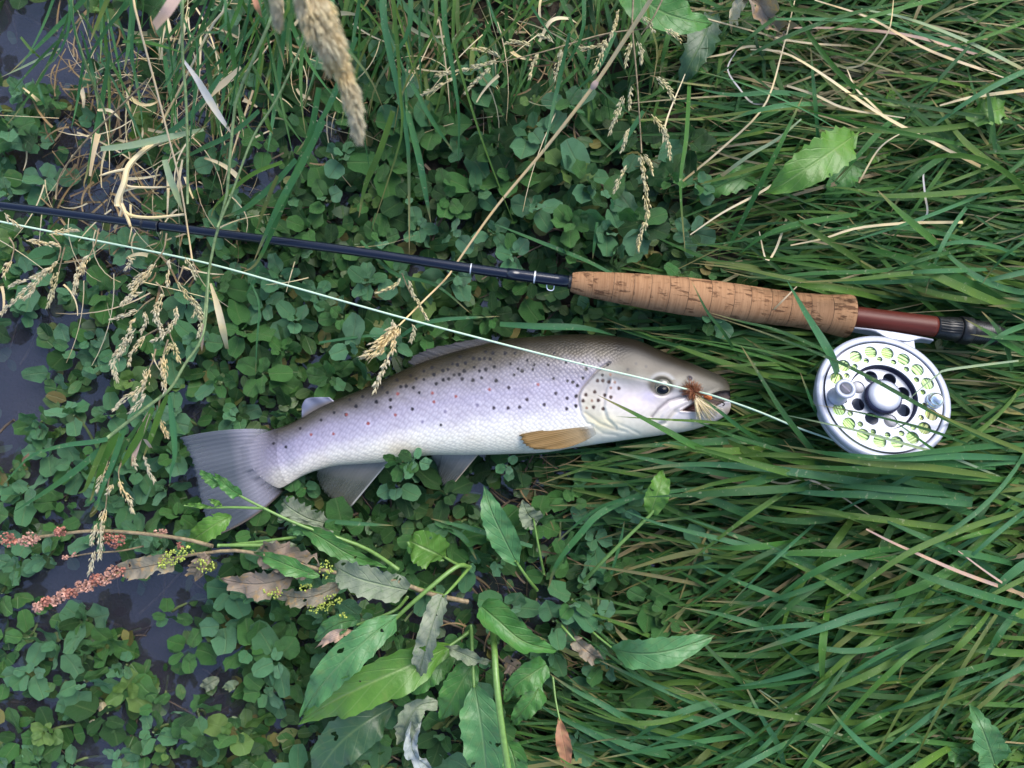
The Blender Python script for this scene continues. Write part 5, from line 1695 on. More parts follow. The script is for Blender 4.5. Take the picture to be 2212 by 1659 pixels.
# ================================================================== grasses hanging in from the top of the picture
ET = [
    ([(847, -40, .13), (858, 90, .115), (865, 200, .10), (868, 290, .09), (835, 400, .07), (800, 505, .05)], 8, 'grass_lime'),
    ([(915, -40, .12), (925, 40, .11), (938, 80, .10), (950, 118, .09)], 11, 'grass_blue'),
    ([(960, 40, .10), (975, 130, .09), (990, 233, .08), (992, 290, .07), (990, 352, .06)], 13, 'grass_blue'),
    ([(984, -30, .12), (979, 83, .11), (1024, 250, .09), (1071, 383, .07), (1114, 492, .05)], 7, 'grass_lime'),
    ([(830, 50, .11), (855, 170, .10), (880, 300, .085), (884, 430, .065), (884, 550, .055)], 14, 'grass_blue'),
    ([(890, 180, .09), (930, 255, .08), (977, 324, .06)], 9, 'grass_blue'),
    ([(880, 240, .085), (905, 340, .075), (918, 410, .065), (931, 482, .05)], 13, 'grass_blue'),
    ([(1135, -30, .11), (1165, 40, .10), (1190, 75, .09), (1206, 95, .08)], 11, 'grass_blue'),
    ([(1160, -20, .11), (1110, 50, .10), (1060, 100, .09), (1014, 146, .07)], 10, 'grass'),
    ([(940, 60, .10), (900, 130, .09), (865, 215, .08), (850, 290, .06)], 9, 'grass_lime'),
    ([(850, 240, .085), (820, 330, .075), (790, 400, .06), (775, 470, .05)], 13, 'grass_lime'),
    ([(885, 60, .10), (845, 130, .09), (810, 190, .08), (797, 250, .06)], 12, 'grass_blue'),
    ([(1030, -20, .11), (1000, 60, .10), (960, 110, .09), (915, 170, .07)], 8, 'grass'),
    ([(720, 60, .11), (755, 110, .10), (800, 170, .09), (830, 240, .07)], 11, 'grass_blue'),
    ([(770, 80, .10), (740, 160, .09), (700, 250, .08), (640, 330, .07)], 12, 'grass_blue'),
    ([(1260, 60, .08), (1230, 130, .07), (1180, 200, .06), (1140, 240, .05)], 10, 'grass_blue'),
    ([(690, 190, .10), (668, 300, .09), (620, 420, .075), (560, 560, .065), (520, 590, .06)], 14, 'grass'),
    ([(700, 260, .10), (655, 350, .09), (600, 450, .08), (548, 565, .065)], 15, 'grass_blue'),
    ([(640, 345, .09), (590, 400, .08), (530, 450, .07), (480, 470, .06)], 13, 'grass_blue'),
    ([(600, 380, .085), (575, 440, .075), (553, 500, .065)], 9, 'grass'),
    ([(560, 575, .05), (548, 610, .045), (530, 640, .04)], 8, 'grass_blue'),
    ([(545, 615, .05), (560, 660, .05), (555, 740, .045), (552, 810, .035)], 4, 'grass_blue'),
    ([(540, 10, .14), (520, 120, .12), (500, 230, .10), (470, 360, .085), (440, 470, .075)], 5, 'grass'),
    ([(480, -20, .14), (485, 60, .13), (420, 80, .12), (360, 190, .10)][1:], 8, 'grass_blue'),
    ([(280, -20, .12), (240, 50, .11), (200, 110, .10), (172, 175, .08)], 15, 'grass'),
    ([(290, 20, .12), (285, 90, .11), (290, 150, .10), (300, 180, .08)], 15, 'grass_blue'),
    ([(150, 55, .11), (125, 120, .10), (95, 150, .09), (72, 190, .07)], 8, 'grass_blue'),
    ([(156, 30, .12), (170, 100, .11), (200, 180, .09), (228, 248, .06)], 6, 'grass_blue'),
    ([(145, -10, .12), (175, 30, .11), (200, 65, .09)], 5, 'grass_lime'),
    ([(45, 80, .07), (70, 110, .075), (95, 130, .06)], 6, 'grass_lime'),
    ([(80, 175, .06), (92, 215, .06), (100, 240, .05)], 6, 'grass_blue'),
    ([(480, 160, .11), (430, 230, .10), (360, 290, .085), (240, 340, .06)], 12, 'grass_blue'),
    ([(560, 240, .10), (500, 290, .09), (440, 320, .08), (375, 352, .06)], 11, 'grass_blue'),
    ([(570, 235, .09), (580, 270, .085), (590, 290, .08)], 10, 'grass_lime'),
    ([(560, 0, .13), (580, 80, .12), (592, 180, .10), (612, 250, .09)], 7, 'grass'),
    ([(620, 30, .12), (555, 110, .11), (470, 240, .10), (390, 320, .08)], 8, 'grass_lime'),
    ([(425, 80, .12), (428, 160, .11), (415, 260, .10), (408, 350, .08)], 6, 'grass_blue'),
    ([(355, 0, .12), (370, 120, .11), (378, 240, .09), (372, 300, .07)], 6, 'grass'),
    ([(395, 40, .12), (440, 110, .11), (490, 180, .09), (505, 205, .08)], 7, 'grass_blue'),
    ([(400, 130, .10), (370, 165, .09), (345, 200, .08)], 6, 'grass_blue'),
    ([(265, 90, .09), (320, 92, .09), (400, 115, .08)], 7, 'grass'),
    ([(610, 350, .08), (540, 380, .075), (470, 440, .065), (455, 470, .06)], 9, 'grass'),
    ([(1330, 70, .07), (1290, 150, .07), (1240, 200, .06)], 9, 'grass_blue'),
    ([(1400, 30, .08), (1420, 110, .075), (1408, 190, .07)], 9, 'grass'),
    ([(1275, 90, .06), (1270, 130, .055), (1258, 152, .05)], 7, 'grass_blue'),
    ([(1390, 240, .06), (1350, 300, .055), (1310, 340, .05)], 10, 'grass_blue'),
    ([(1290, 480, .05), (1285, 520, .05), (1280, 560, .045)], 7, 'grass_blue'),
    ([(1320, 430, .05), (1330, 460, .045), (1345, 500, .04)], 6, 'grass_blue'),
    ([(1320, 590, .05), (1260, 560, .045), (1160, 520, .04), (1060, 480, .035)], 8, 'grass_blue'),
]
for i, (pts, w, mat) in enumerate(ET):
    if pts[0][1] <= 60:
        a0 = pts[0]
        pts = [(a0[0] + 40 * math.sin(i * 1.7), -430, 0.0), (a0[0] + 22 * math.sin(i * 1.7), -240, a0[2] * .75)] + ([(a0[0], -60, a0[2])] if a0[1] > 0 else []) + list(pts)
    grass_thing(pts, w * 1.05, mat, ' '.join(f"{wd_word(w)} {TONEN[mat]} hanging leaf".split()), n=26, tip_first=False, base=.8, name='hanging_grass_leaf', cat='grass leaf', group='grass leaves hanging in over the cress')
# small grass leaves lying beside the fish and in the cress
for pts, w, mat in [([(848, 740, .030), (900, 705, .036), (960, 690, .04), (1080, 683, .036)], 9, 'grass_blue'), ([(1080, 700, .038), (1160, 705, .042), (1260, 708, .04), (1330, 725, .03)], 14, 'grass_blue'),
                    ([(780, 520, .04), (850, 590, .042), (940, 615, .036), (1020, 680, .03)], 8, 'grass_blue'), ([(690, 740, .03), (800, 725, .034), (880, 730, .03)], 6, 'grass_blue'),
                    ([(600, 1010, .02), (660, 1120, .025), (760, 1130, .03), (850, 1135, .03)][1:], 10, 'grass_blue'), ([(1150, 1180, .03), (1010, 1140, .035), (930, 1120, .03)], 11, 'grass_blue'),
                    ([(940, 1128, .03), (1000, 1160, .032), (1030, 1210, .03)], 12, 'grass_blue'), ([(1320, 1240, .03), (1340, 1170, .034), (1350, 1120, .03)], 7, 'grass_blue')]:
    grass_thing(pts, w, mat, ' '.join(f"{wd_word(w)} {TONEN[mat]} grass leaf lying in the cress".split()), n=14, tip_first=False, name='grass_leaf', cat='grass leaf', group='grass leaves lying in the cress')

def stalk(name, pts, r, mat, label, cat, z=None, n=24, group=None, r1=None, k=7):
    pth = bez(pts, z, n)
    mb = MB()
    rad = np.linspace(PX(r, pth[0, 2]), PX(r1 if r1 else r, pth[-1, 2]), n)
    add_tube(mb, pth, rad, k)
    o = mb.build(name, M[mat], None, origin=pth[n // 2])
    tag(o, label, cat, group)
    return o

# pale and dead reed leaves, upper left
o = exact(grass_thing([(218, 322, .08), (280, 315, .085), (350, 300, .088), (440, 280, .085)], 15, 'straw_green', '', tip_first=False, wprof=(.7, 1, 1, .5), name='reed_leaf', cat='reed leaf', group='fading reed leaves by the stream'), 'pale level reed leaf above the bent dry stem, fading to tan at its tip')
o = exact(grass_thing([(395, 128, .12), (425, 170, .115), (440, 195, .11), (470, 245, .10), (505, 295, .09)], 17, 'straw_white', '', tip_first=False, wprof=(.25, .7, 1, .7, .08), twist=.4, name='reed_leaf', cat='reed leaf', group='fading reed leaves by the stream'), 'bleached lilac-white reed leaf hanging from a grass node near the top')
o = exact(grass_thing([(356, 345, .09), (368, 385, .088), (380, 415, .085), (395, 458, .08)], 15, 'straw_green', '', tip_first=False, wprof=(.8, 1, .9, .2), name='reed_leaf', cat='reed leaf', group='fading reed leaves by the stream'), 'green and white reed leaf hanging just above the rod')
o = exact(grass_thing([(520, 145, .10), (490, 175, .095), (455, 205, .09), (430, 240, .08)], 15, 'straw', '', tip_first=False, wprof=(.5, 1, .9, .6), name='reed_leaf', cat='reed leaf', group='fading reed leaves by the stream'), 'straw-coloured blunt reed leaf right of the bleached leaf')
o = exact(grass_thing([(455, 612, .075), (470, 660, .07), (482, 710, .065), (491, 753, .05)], 16, 'straw', '', tip_first=False, wprof=(.3, .9, 1, .5), name='reed_leaf', cat='reed leaf', group='fading reed leaves by the stream'), 'straw and green reed leaf hanging between the line and the tail')
o = exact(grass_thing([(385, -10, .22), (362, 25, .22), (335, 58, .215)], 26, 'straw_pink', '', tip_first=False, wprof=(1, 1, .8), name='reed_leaf', cat='reed leaf', group='fading reed leaves by the stream'), "pinkish blunt leaf end hanging close to the camera at the picture's top")
o = exact(grass_thing([(548, -10, .2), (556, 15, .2), (566, 38, .195)], 12, 'dock_red', '', tip_first=False, wprof=(1, 1, .1), name='reed_leaf', cat='reed leaf', group='fading reed leaves by the stream'), "small red leaf tip hanging in at the picture's top")
o = exact(grass_thing([(212, 240, .05), (215, 238, .05), (240, 240, .055), (265, 262, .05)], 7, 'straw', '', tip_first=False, name='reed_leaf', cat='reed leaf', group='fading reed leaves by the stream'), 'short tan leaf fragment over the water near the upper stream')
o = exact(grass_thing([(1165, 90, .05), (1190, 46, .055), (1225, 40, .05), (1250, 52, .045)], 8, 'straw', '', tip_first=False, name='reed_leaf', cat='reed leaf', group='fading reed leaves by the stream'), 'curled straw leaf beside the top of the diagonal straw')
o = exact(grass_thing([(440, 700, .068), (437, 730, .066), (436, 760, .06)], 8, 'straw_pink', '', tip_first=False, name='reed_leaf', cat='reed leaf', group='fading reed leaves by the stream'), 'short pinkish sheath splitting from the reed stem above the tail')

# thin stems, upper left
stalk('grass_culm', [(250, -380, 0), (270, -200, .10), (287, -10, .13), (310, 90, .12), (332, 170, .11), (365, 300, .095), (390, 400, .085), (415, 560, .07)], 2.6, 'straw', 'long thin straw stem running from the top down across the rod', 'grass stem', group='grass stems at the stream edge', r1=1.8)
stalk('grass_culm', [(420, -400, 0), (400, -220, .11), (395, -10, .14), (393, 60, .13), (395, 130, .12), (402, 220, .11), (405, 330, .10), (405, 440, .085)], 2.8, 'stalk_green', 'upright greenish stem carrying the bleached leaf', 'grass stem', group='grass stems at the stream edge')
stalk('grass_culm', [(700, -400, 0), (650, -220, .11), (600, 0, .14), (520, 190, .11), (505, 250, .10), (490, 420, .085), (483, 450, .08), (455, 560, .072), (440, 700, .065)], 3.0, 'stalk_green', 'reddish-jointed green stem crossing the rod beside the tail reeds', 'grass stem', group='grass stems at the stream edge')
stalk('grass_culm', [(660, 80, .12), (600, 210, .105), (545, 300, .095), (500, 420, .085), (470, 490, .08)], 2.6, 'stalk_green', 'slanting green stem meeting the rod beside the reddish joint', 'grass stem', group='grass stems at the stream edge')
stalk('grass_culm', [(560, -400, 0), (525, -220, .11), (490, 0, .13), (455, 60, .12), (400, 170, .10), (350, 265, .09)], 2.2, 'straw', 'thin yellowish stem slanting behind the long straw stem', 'grass stem', group='grass stems at the stream edge')
stalk('grass_culm', [(150, -380, 0), (152, -200, .09), (155, -10, .11), (160, 60, .105), (190, 150, .09), (228, 245, .06)], 2.4, 'stalk_green', 'thin green stem over open water at the upper stream corner', 'grass stem', group='grass stems at the stream edge')
stalk('grass_culm', [(320, 170, .09), (250, 240, .08), (180, 310, .07), (130, 380, .06), (120, 430, .055)], 2.0, 'stalk_brown', 'thin brown stem over the cress and water above the rod', 'grass stem', group='grass stems at the stream edge')
o = exact(grass_thing([(0, 168, .02), (60, 140, .03), (130, 105, .04)], 5, 'straw_green', '', name='grass_leaf'), 'thin pale blade over open water at the upper stream edge')

# the bent dry stem
bent = empty('dried_stem', P(275, 400, .07))
tag(bent, 'thick bent dry tan stem with two side branches above the rod', 'dead stem')
BL_ = np.array(bent.location)
mb = MB()
add_tube(mb, bez([(360, 300, .075), (325, 315, .078), (292, 342, .082), (275, 365, .084), (268, 395, .085), (255, 430, .084), (254, 445, .083)], None, 26) - BL_, np.linspace(PX(5, .08), PX(6.5, .08), 26), 9)
mb.build('main_stem', M['straw'], bent)
for pts, r in (([(268, 395), (280, 403), (320, 405), (366, 404)], 3), ([(255, 438), (268, 455), (285, 466), (330, 470), (400, 463)], 4.2), ([(275, 365), (240, 372), (215, 380)], 3.5), ([(262, 440), (275, 470), (282, 490)], 5)):
    mb = MB()
    add_tube(mb, bez(pts, .083, 16) - BL_, np.linspace(PX(r, .08), PX(r * .6, .08), 16), 7)
    mb.build('branch', M['straw'], bent)

# ================================================================== seed heads
def add_spikelet(mb, p, d, ln, w, rr_):
    d = d / (np.linalg.norm(d) + 1e-9)
    a = np.cross(d, (0, 0, 1.0)); a /= np.linalg.norm(a) + 1e-9
    b = np.cross(a, d)
    V_ = [p]
    for t, s in ((.3, 1), (.7, .75)):
        for k in range(3):
            th_ = k * 2.094 + rr_.random()
            V_.append(p + d * ln * t + (a * math.cos(th_) + b * math.sin(th_)) * w * s * .5)
    V_.append(p + d * ln)
    F = [(0, 1, 2), (0, 2, 3), (0, 3, 1), (1, 4, 5, 2), (2, 5, 6, 3), (3, 6, 4, 1), (4, 7, 5), (5, 7, 6), (6, 7, 4)]
    mb.add(V_, F, [(.5, .0)] + [(.3, .3)] * 3 + [(.6, .7)] * 3 + [(.5, 1.)])

def spike_mesh(pts, wpx, dens=1.0, z=None, sl=13, sw=4.2, spread=.5, rr_=None):
    wpx *= 1.25
    """one drooping spike covered with spikelets; path runs base -> tip"""
    rr_ = rr_ or random.Random(int(pts[0][0] * 7 + pts[0][1]))
    pth = bez(pts, z, 40)
    t_ = tangents(pth)
    lpx = sum(math.hypot(a[0] - b[0], a[1] - b[1]) for a, b in zip(pts[:-1], pts[1:]))
    mb = MB()
    add_tube(mb, pth, PX(.9, pth[0, 2]), 4)
    n = int(lpx / 3.0 * dens)
    for i in range(n):
        t = rr_.uniform(0.03, 1)
        j = min(38, int(t * 39))
        p = pth[j]
        ph = rr_.uniform(0, 6.28)
        a = np.cross(t_[j], (0, 0, 1.0)); a /= np.linalg.norm(a) + 1e-9
        b = np.cross(a, t_[j])
        env = math.sin(math.pi * min(1, .18 + t * .8)) ** .6
        off = PX(wpx * .5 * env, p[2]) * rr_.random() ** .6
        rad = a * math.cos(ph) + b * math.sin(ph)
        add_spikelet(mb, p + rad * off, t_[j] + rad * spread * rr_.random(), PX(sl * rr_.uniform(.6, 1.15), p[2]), PX(sw * rr_.uniform(.7, 1.2), p[2]), rr_)
    return mb, pth

def panicle(name, stempts, spikes, label, z0, mat='seed', stem_r=1.8, group=None, stem_mat='stalk_brown', sl=11.5, sw=3.3, dens=2.3):
    b0 = P(*(stempts[-1][:2]), stempts[-1][2] if len(stempts[-1]) > 2 else z0)
    root = empty(name, b0)
    tag(root, label, 'seed head', group)
    mb = MB()
    add_tube(mb, bez(stempts, z0, 24) - b0, np.linspace(PX(stem_r * 1.2, .08), PX(stem_r * .7, .08), 24), 6)
    mb.build('stem', M[stem_mat], root)
    for pts, w in spikes:
        mb, _ = spike_mesh(pts, w, dens, z0, sl, sw)
        mb.v = [a - b0 for a in mb.v]
        mb.build('spike', M[mat], root)
    return root

def Z4(*pts):
    return [(a / 3, 553 + b / 3) for a, b in pts]
def Z2(*pts):
    return [(737 + a / 3, b / 3) for a, b in pts]
def Z1(*pts):
    return [(a / 3, b / 3) for a, b in pts]
GP = 'drooping grass seed heads over the stream edge'
panicle('seed_panicle', Z4((330, -140), (390, -60), (380, 25)), [(Z4((380, 25), (290, 110), (190, 200), (90, 290), (8, 375)), 9), (Z4((330, 70), (250, 120), (205, 140)), 6), (Z4((190, 150), (120, 170), (60, 200)), 6), (Z4((240, 170), (200, 240), (160, 275)), 6)], 'long pale seed tassel drooping to the very edge of the stream', .07, group=GP)
panicle('seed_panicle', Z4((60, -120), (90, -60), (75, 25)), [(Z4((75, 25), (45, 70), (28, 130)), 9), (Z1((30, 1380), (60, 1420), (120, 1460)), 6)], "short seed tassel under the line at the picture's water edge", .07, group=GP)
panicle('seed_panicle', Z4((640, -180), (620, -90), (580, 0)), [(Z4((580, -10), (545, 50), (500, 130), (482, 250)), 9), (Z4((545, 40), (540, 90), (520, 120)), 5), (Z1((320, 1520), (420, 1500), (500, 1490)), 7), (Z1((170, 1560), (270, 1570), (370, 1585)), 7)], 'slim seed tassel over the water just below the fly line', .075, group=GP)
panicle('seed_panicle', Z4((420, -60), (400, 20), (380, 100)), [(Z4((385, 100), (355, 190), (330, 260), (308, 330)), 7), (Z4((350, 110), (335, 150), (330, 170)), 5)], 'whitish thin seed tassel between the two streamside tassels', .06, 'seed_green', group=GP)
panicle('seed_panicle', Z4((1080, -150), (1060, -40), (1000, 50)), [(Z4((1010, 45), (950, 120), (880, 200), (790, 315)), 10), (Z4((960, 110), (900, 140), (840, 195)), 7), (Z4((930, 230), (880, 250), (830, 290)), 6), (Z4((830, 0), (850, 30), (815, 80)), 7), (Z4((1100, 20), (1090, 120), (1085, 190)), 6)], 'branched tan seed head below the line, upper of the reed seed heads', .085, group=GP)
panicle('seed_panicle', Z4((1000, 270), (940, 310), (900, 350)), [(Z4((900, 350), (820, 385), (725, 412)), 8), (Z4((880, 400), (850, 440), (840, 480)), 5), (Z4((880, 470), (820, 560), (750, 660), (735, 730), (755, 805)), 12), (Z4((830, 500), (790, 600), (760, 640)), 8)], 'curved tan seed head hooked at its tip beside the reed stem', .08, group=GP)
panicle('seed_panicle', Z4((1030, 470), (990, 490), (945, 515)), [(Z4((945, 515), (890, 580), (855, 630), (838, 695)), 9), (Z4((940, 360), (945, 430), (910, 500)), 6)], 'straight cream seed head hanging beside the hooked seed head', .08, group=GP)
panicle('seed_panicle', Z4((1010, 170), (1040, 200), (1060, 240)), [(Z4((1060, 240), (1035, 310), (1005, 400), (1035, 450), (1050, 510)), 12), (Z4((1145, 325), (1130, 420), (1060, 510), (985, 555)), 8), (Z4((1010, 300), (1020, 370), (1030, 440)), 8)], 'dense crooked seed head crossing in front of the reed stem', .085, group=GP)
panicle('seed_panicle', Z4((1190, 60), (1170, 120), (1150, 165)), [(Z4((1150, 165), (1200, 240), (1265, 310), (1315, 400)), 9), (Z4((1235, 255), (1275, 320), (1255, 395)), 6), (Z4((1290, 350), (1300, 440), (1285, 520)), 6), (Z4((1200, 10), (1240, 70), (1260, 130)), 8)], 'loose seed head arching alongside the reed stem', .08, 'seed_green', group=GP)
panicle('seed_panicle', Z4((1090, 430), (1100, 500), (1120, 555)), [(Z4((1120, 555), (1140, 610), (1160, 680)), 8), (Z4((1110, 560), (1085, 610), (1060, 650)), 6)], 'small pale seed head near the middle of the reed stem', .08, 'seed_green', group=GP)
panicle('seed_panicle', Z4((1010, 600), (990, 680), (970, 725)), [(Z4((970, 725), (950, 800), (905, 870), (870, 935)), 13), (Z4((880, 880), (810, 920), (745, 990)), 8), (Z4((940, 890), (900, 960), (845, 1015)), 8), (Z4((930, 740), (940, 790), (930, 840)), 7)], 'bulky tan seed head resting on the lower reed stem', .085, group=GP)
panicle('seed_panicle', Z4((1090, 540), (1070, 600), (1060, 640)), [(Z4((1060, 640), (1075, 720), (1065, 800), (1068, 880)), 11), (Z4((1040, 660), (1050, 720), (1055, 760)), 7)], 'upright seed head hanging directly over the reed stem', .088, group=GP)
panicle('seed_panicle', Z4((1040, 900), (1030, 980), (1040, 1055)), [(Z4((1040, 1055), (1060, 1110), (1088, 1172)), 9), (Z4((930, 1295), (960, 1380), (1000, 1455)), 6)], 'small yellow seed head between the reed leaves and the tail fin', .075, group=GP)
panicle('seed_panicle', Z4((740, 1200), (720, 1270), (700, 1325)), [(Z4((700, 1325), (665, 1420), (630, 1515)), 11), (Z4((730, 1480), (710, 1510), (695, 1540)), 7)], "yellowish seed head below the reed's leaf fan", .07, group=GP)
panicle('seed_panicle', Z4((790, 1330), (770, 1390), (770, 1440)), [(Z4((770, 1440), (800, 1520), (840, 1590), (860, 1660)), 9), (Z4((860, 1280), (870, 1330), (880, 1365)), 5)], 'slim dangling seed head between reed leaves and red seed clusters', .07, group=GP)
panicle('seed_panicle', [(240, 1000), (232, 1060), (228, 1100)], [([(228, 1095), (220, 1130), (217, 1170), (215, 1205)], 12), ([(210, 1130), (200, 1160), (198, 1175)], 8), ([(205, 1190), (198, 1215), (192, 1240)], 8)], 'yellow seed head hanging over open water beside the red seed clusters', .06, group=GP)
# the panicles in the upper middle
panicle('seed_panicle', [(1400, -400, .0), (1380, -200, .08), (1368, 0, .10), (1366, 60, .10), (1375, 160, .095), (1380, 233, .09), (1386, 330, .08)], [(Z2((2040, 500), (2110, 570), (2155, 655)), 9), (Z2((2010, 740), (2080, 830), (2115, 930), (2130, 1025)), 9), (Z2((1940, 1000), (1965, 1150), (1980, 1400), (1940, 1520), (1925, 1620)), 9), (Z2((1880, 560), (1870, 640), (1868, 700)), 7), (Z2((1830, 620), (1790, 730), (1740, 865)), 10), (Z2((1870, 830), (1840, 900), (1820, 980)), 6), (Z2((1850, 1070), (1810, 1150), (1772, 1235)), 8), (Z2((1720, 250), (1690, 330), (1640, 470)), 10), (Z2((1880, 270), (1850, 370), (1845, 420)), 7), (Z2((1920, 270), (1940, 340), (1945, 400)), 8), (Z2((1960, 1000), (2000, 1060), (2015, 1125)), 6)], 'large drooping panicle of pale seed spikes beside the diagonal straw', .085, 'seed_green', stem_r=2.2)
panicle('seed_panicle', [(1470, 45, .06), (1400, 60, .065), (1300, 75, .07), (1180, 110, .075), (1080, 135, .07)], [(Z2((1030, 395), (850, 440), (770, 460), (620, 490)), 6), (Z2((970, 440), (890, 510), (805, 600)), 5), (Z2((740, 500), (630, 560), (515, 620)), 5), (Z2((1030, 370), (950, 330), (850, 315)), 6), (Z2((1280, 340), (1245, 420), (1222, 505)), 6), (Z2((1430, 320), (1410, 400), (1385, 510)), 8), (Z2((1230, 300), (1140, 270), (1065, 285)), 6), (Z2((1700, 290), (1600, 310), (1535, 310)), 6), (Z2((1380, 280), (1340, 245), (1295, 235)), 5)], 'thin sprawling panicle lying level above the cress in the upper middle', .07, 'seed_green', stem_r=1.8)
panicle('seed_panicle', [(1440, -20, .09), (1410, 40, .09), (1385, 75, .085)], [(Z2((1950, 110), (1990, 150), (2020, 200)), 8), (Z2((2095, 185), (2150, 215), (2195, 260)), 9), (Z2((1800, 60), (1780, 140), (1740, 260)), 5)], "short pale seed spikes lying on the broad leaf at the picture's top", .085, 'seed_green')
panicle('seed_panicle', [(868, 590, .06), (880, 620, .055), (890, 640, .05)], [([(882, 605), (895, 640), (910, 665), (922, 690)], 4), ([(865, 600), (850, 620), (815, 632)], 5), ([(890, 700), (893, 715), (888, 735)], 5)], 'wispy seed stalk between the rod and the fly line', .05, 'seed_green', stem_r=1.2)

# the diagonal straw with its own seed head, pushed under the rod
st = empty('straw_stalk', P(1285, 180, .085))
tag(st, 'long straw stalk with a frayed seed head slanting down under the rod', 'straw stalk')
SL = np.array(st.location)
mb = MB()
pth = bez([(1640, -420, .01), (1530, -220, .11), (1425, -40, .135), (1400, 8, .13), (1345, 92, .11), (1285, 182, .092), (1180, 318, .066), (1070, 450, .045), (988, 566, .034), (965, 600, .034), (920, 645, .042), (862, 703, .052)], None, 84)
rad = np.interp(np.linspace(0, 1, 84), [0, .30, .44, .62, 1], [PX(6.5, .12), PX(6, .1), PX(4.6, .09), PX(3.6, .06), PX(1.8, .06)])
add_tube(mb, pth - SL, rad, 9)
mb.build('stem', M['straw_tan'], st)
mb = MB()
add_lathe(mb, [(PX(2, .09), -.004), (PX(6.8, .09), -.001), (PX(7.2, .09), .001), (PX(2, .09), .004)], 16)
j = int(np.argmin(np.linalg.norm(pth - P(1285, 182, .092), axis=1)))
tq = Vector(tangents(pth)[j]).to_track_quat('Z', 'Y').to_matrix()
mb.v[0] = mb.v[0] @ np.array(tq).T + pth[j] - SL
mb.build('joint', M['straw_pink'], st)
for pts, w, dn, sl_ in (([(862, 700, .053), (845, 722, .055), (825, 748, .056), (790, 772, .055)], 20, 2.6, 24), ([(855, 712, .052), (838, 728, .052), (800, 742, .052)], 7, 1.2, 14), ([(850, 745, .056), (838, 775, .060), (822, 810, .062), (808, 846, .062)], 8, 1.3, 15), ([(848, 690, .055), (852, 720, .056), (849, 755, .057)], 7, 1.2, 12)):
    mb, _ = spike_mesh(pts, w, dn, None, sl_, 5, .7)
    mb.v = [a - SL for a in mb.v]
    mb.build('spike', M['seed'], st)

# the big seed head close to the camera
big = empty('seed_tassel', P(715, 110, .27))
tag(big, "large cream fluffy seed head hanging blurred close to the camera at the top", 'seed head')
BG = np.array(big.location)
mb = MB()
add_tube(mb, bez([(420, -900, .0), (480, -620, .16), (560, -300, .27), (640, -60, .29), (668, 20, .285), (700, 90, .28), (735, 150, .275)], None, 30) - BG, PX(4, .27), 7)
mb.build('stem', M['straw'], big)
for pts, w, dn, sl_, sw_ in (([(655, -40, .285), (675, 15, .28), (700, 75, .28), (735, 130, .275)], 60, 26, 30, 3.4), ([(715, 105, .275), (740, 155, .27), (757, 200, .268), (768, 250, .265), (775, 296, .262)], 30, 20, 24, 3.2), ([(700, 70, .28), (708, 110, .275), (712, 150, .27)], 18, 12, 22, 3.2), ([(590, -30, .285), (597, 15, .28), (601, 56, .275)], 20, 14, 20, 3.2)):
    mb, _ = spike_mesh(pts, w, dn, None, sl_, sw_, .55)
    mb.v = [a - BG for a in mb.v]
    mb.build('spike', M['seed'], big)

# ================================================================== the reed with its leaf fan
reed = empty('reed_plant', P(430, 743, .08))
tag(reed, 'leaning reed with a fan of turquoise leaves, left of the tail fin', 'reed')
RD = np.array(reed.location)
mb = MB()
add_tube(mb, bez([(452, 573, .078), (444, 693, .08), (430, 743, .08), (400, 786, .08), (367, 840, .082), (317, 880, .082), (233, 945, .078)], None, 36) - RD, np.linspace(PX(2.2, .08), PX(4, .08), 36), 9)
mb.build('stem', M['stalk_green'], reed)
for pts, w, mt, wp in (
        ([(240, 948), (200, 955), (140, 962), (67, 982), (30, 1010), (-20, 1060)], 11, 'grass_blue', (.9, 1, .8, .5, .3, .1)),
        ([(213, 972), (150, 1020), (80, 1065), (0, 1112)], 14, 'grass_blue', (.9, 1, .7, .12)),
        ([(235, 950), (200, 1010), (170, 1060), (150, 1070)], 14, 'grass', (.9, 1, .7, .12)),
        ([(250, 935), (215, 985), (185, 1050), (165, 1090)], 16, 'grass', (.9, 1, .7, .12)),
        ([(262, 925), (230, 1000), (195, 1070), (182, 1105), (165, 1120)], 12, 'grass_blue', (.9, 1, .8, .5, .12)),
        ([(367, 853), (345, 890), (318, 945), (293, 992)], 15, 'grass', (.6, 1, .8, .08)),
        ([(372, 855), (374, 920), (372, 985), (360, 1020), (354, 1050)], 13, 'grass_blue', (.5, 1, .9, .5, .08)),
        ([(330, 880), (300, 930), (270, 970), (240, 1010)], 15, 'grass', (.6, 1, 1, .4)),
        ([(320, 892), (300, 925), (280, 965), (262, 1012)], 16, 'straw_pink', (.5, 1, 1, .3)),
        ([(322, 948), (318, 960), (314, 970)], 11, 'straw_pink', (1, 1, .7)),
        ([(300, 910), (255, 965), (220, 1020), (200, 1050)], 12, 'grass_deep', (.6, 1, .8, .1)),
        ([(70, 980), (40, 995), (35, 1010)], 6, 'dock_red', (1, .8, .6))):
    mb = MB()
    pth = bez(pts, .082 if w > 8 else .075, 14)
    pth[:, 2] += np.linspace(0, -.012, 14) + .004 * math.sin(pts[0][0])
    add_blade(mb, pth - RD, np.interp(np.linspace(0, 1, 14), np.linspace(0, 1, len(wp)), wp) * PX(w, .08), roll=.25 * math.sin(pts[-1][0]), crease=.3, twist=.3)
    mb.build('leaf', M[mt], reed)

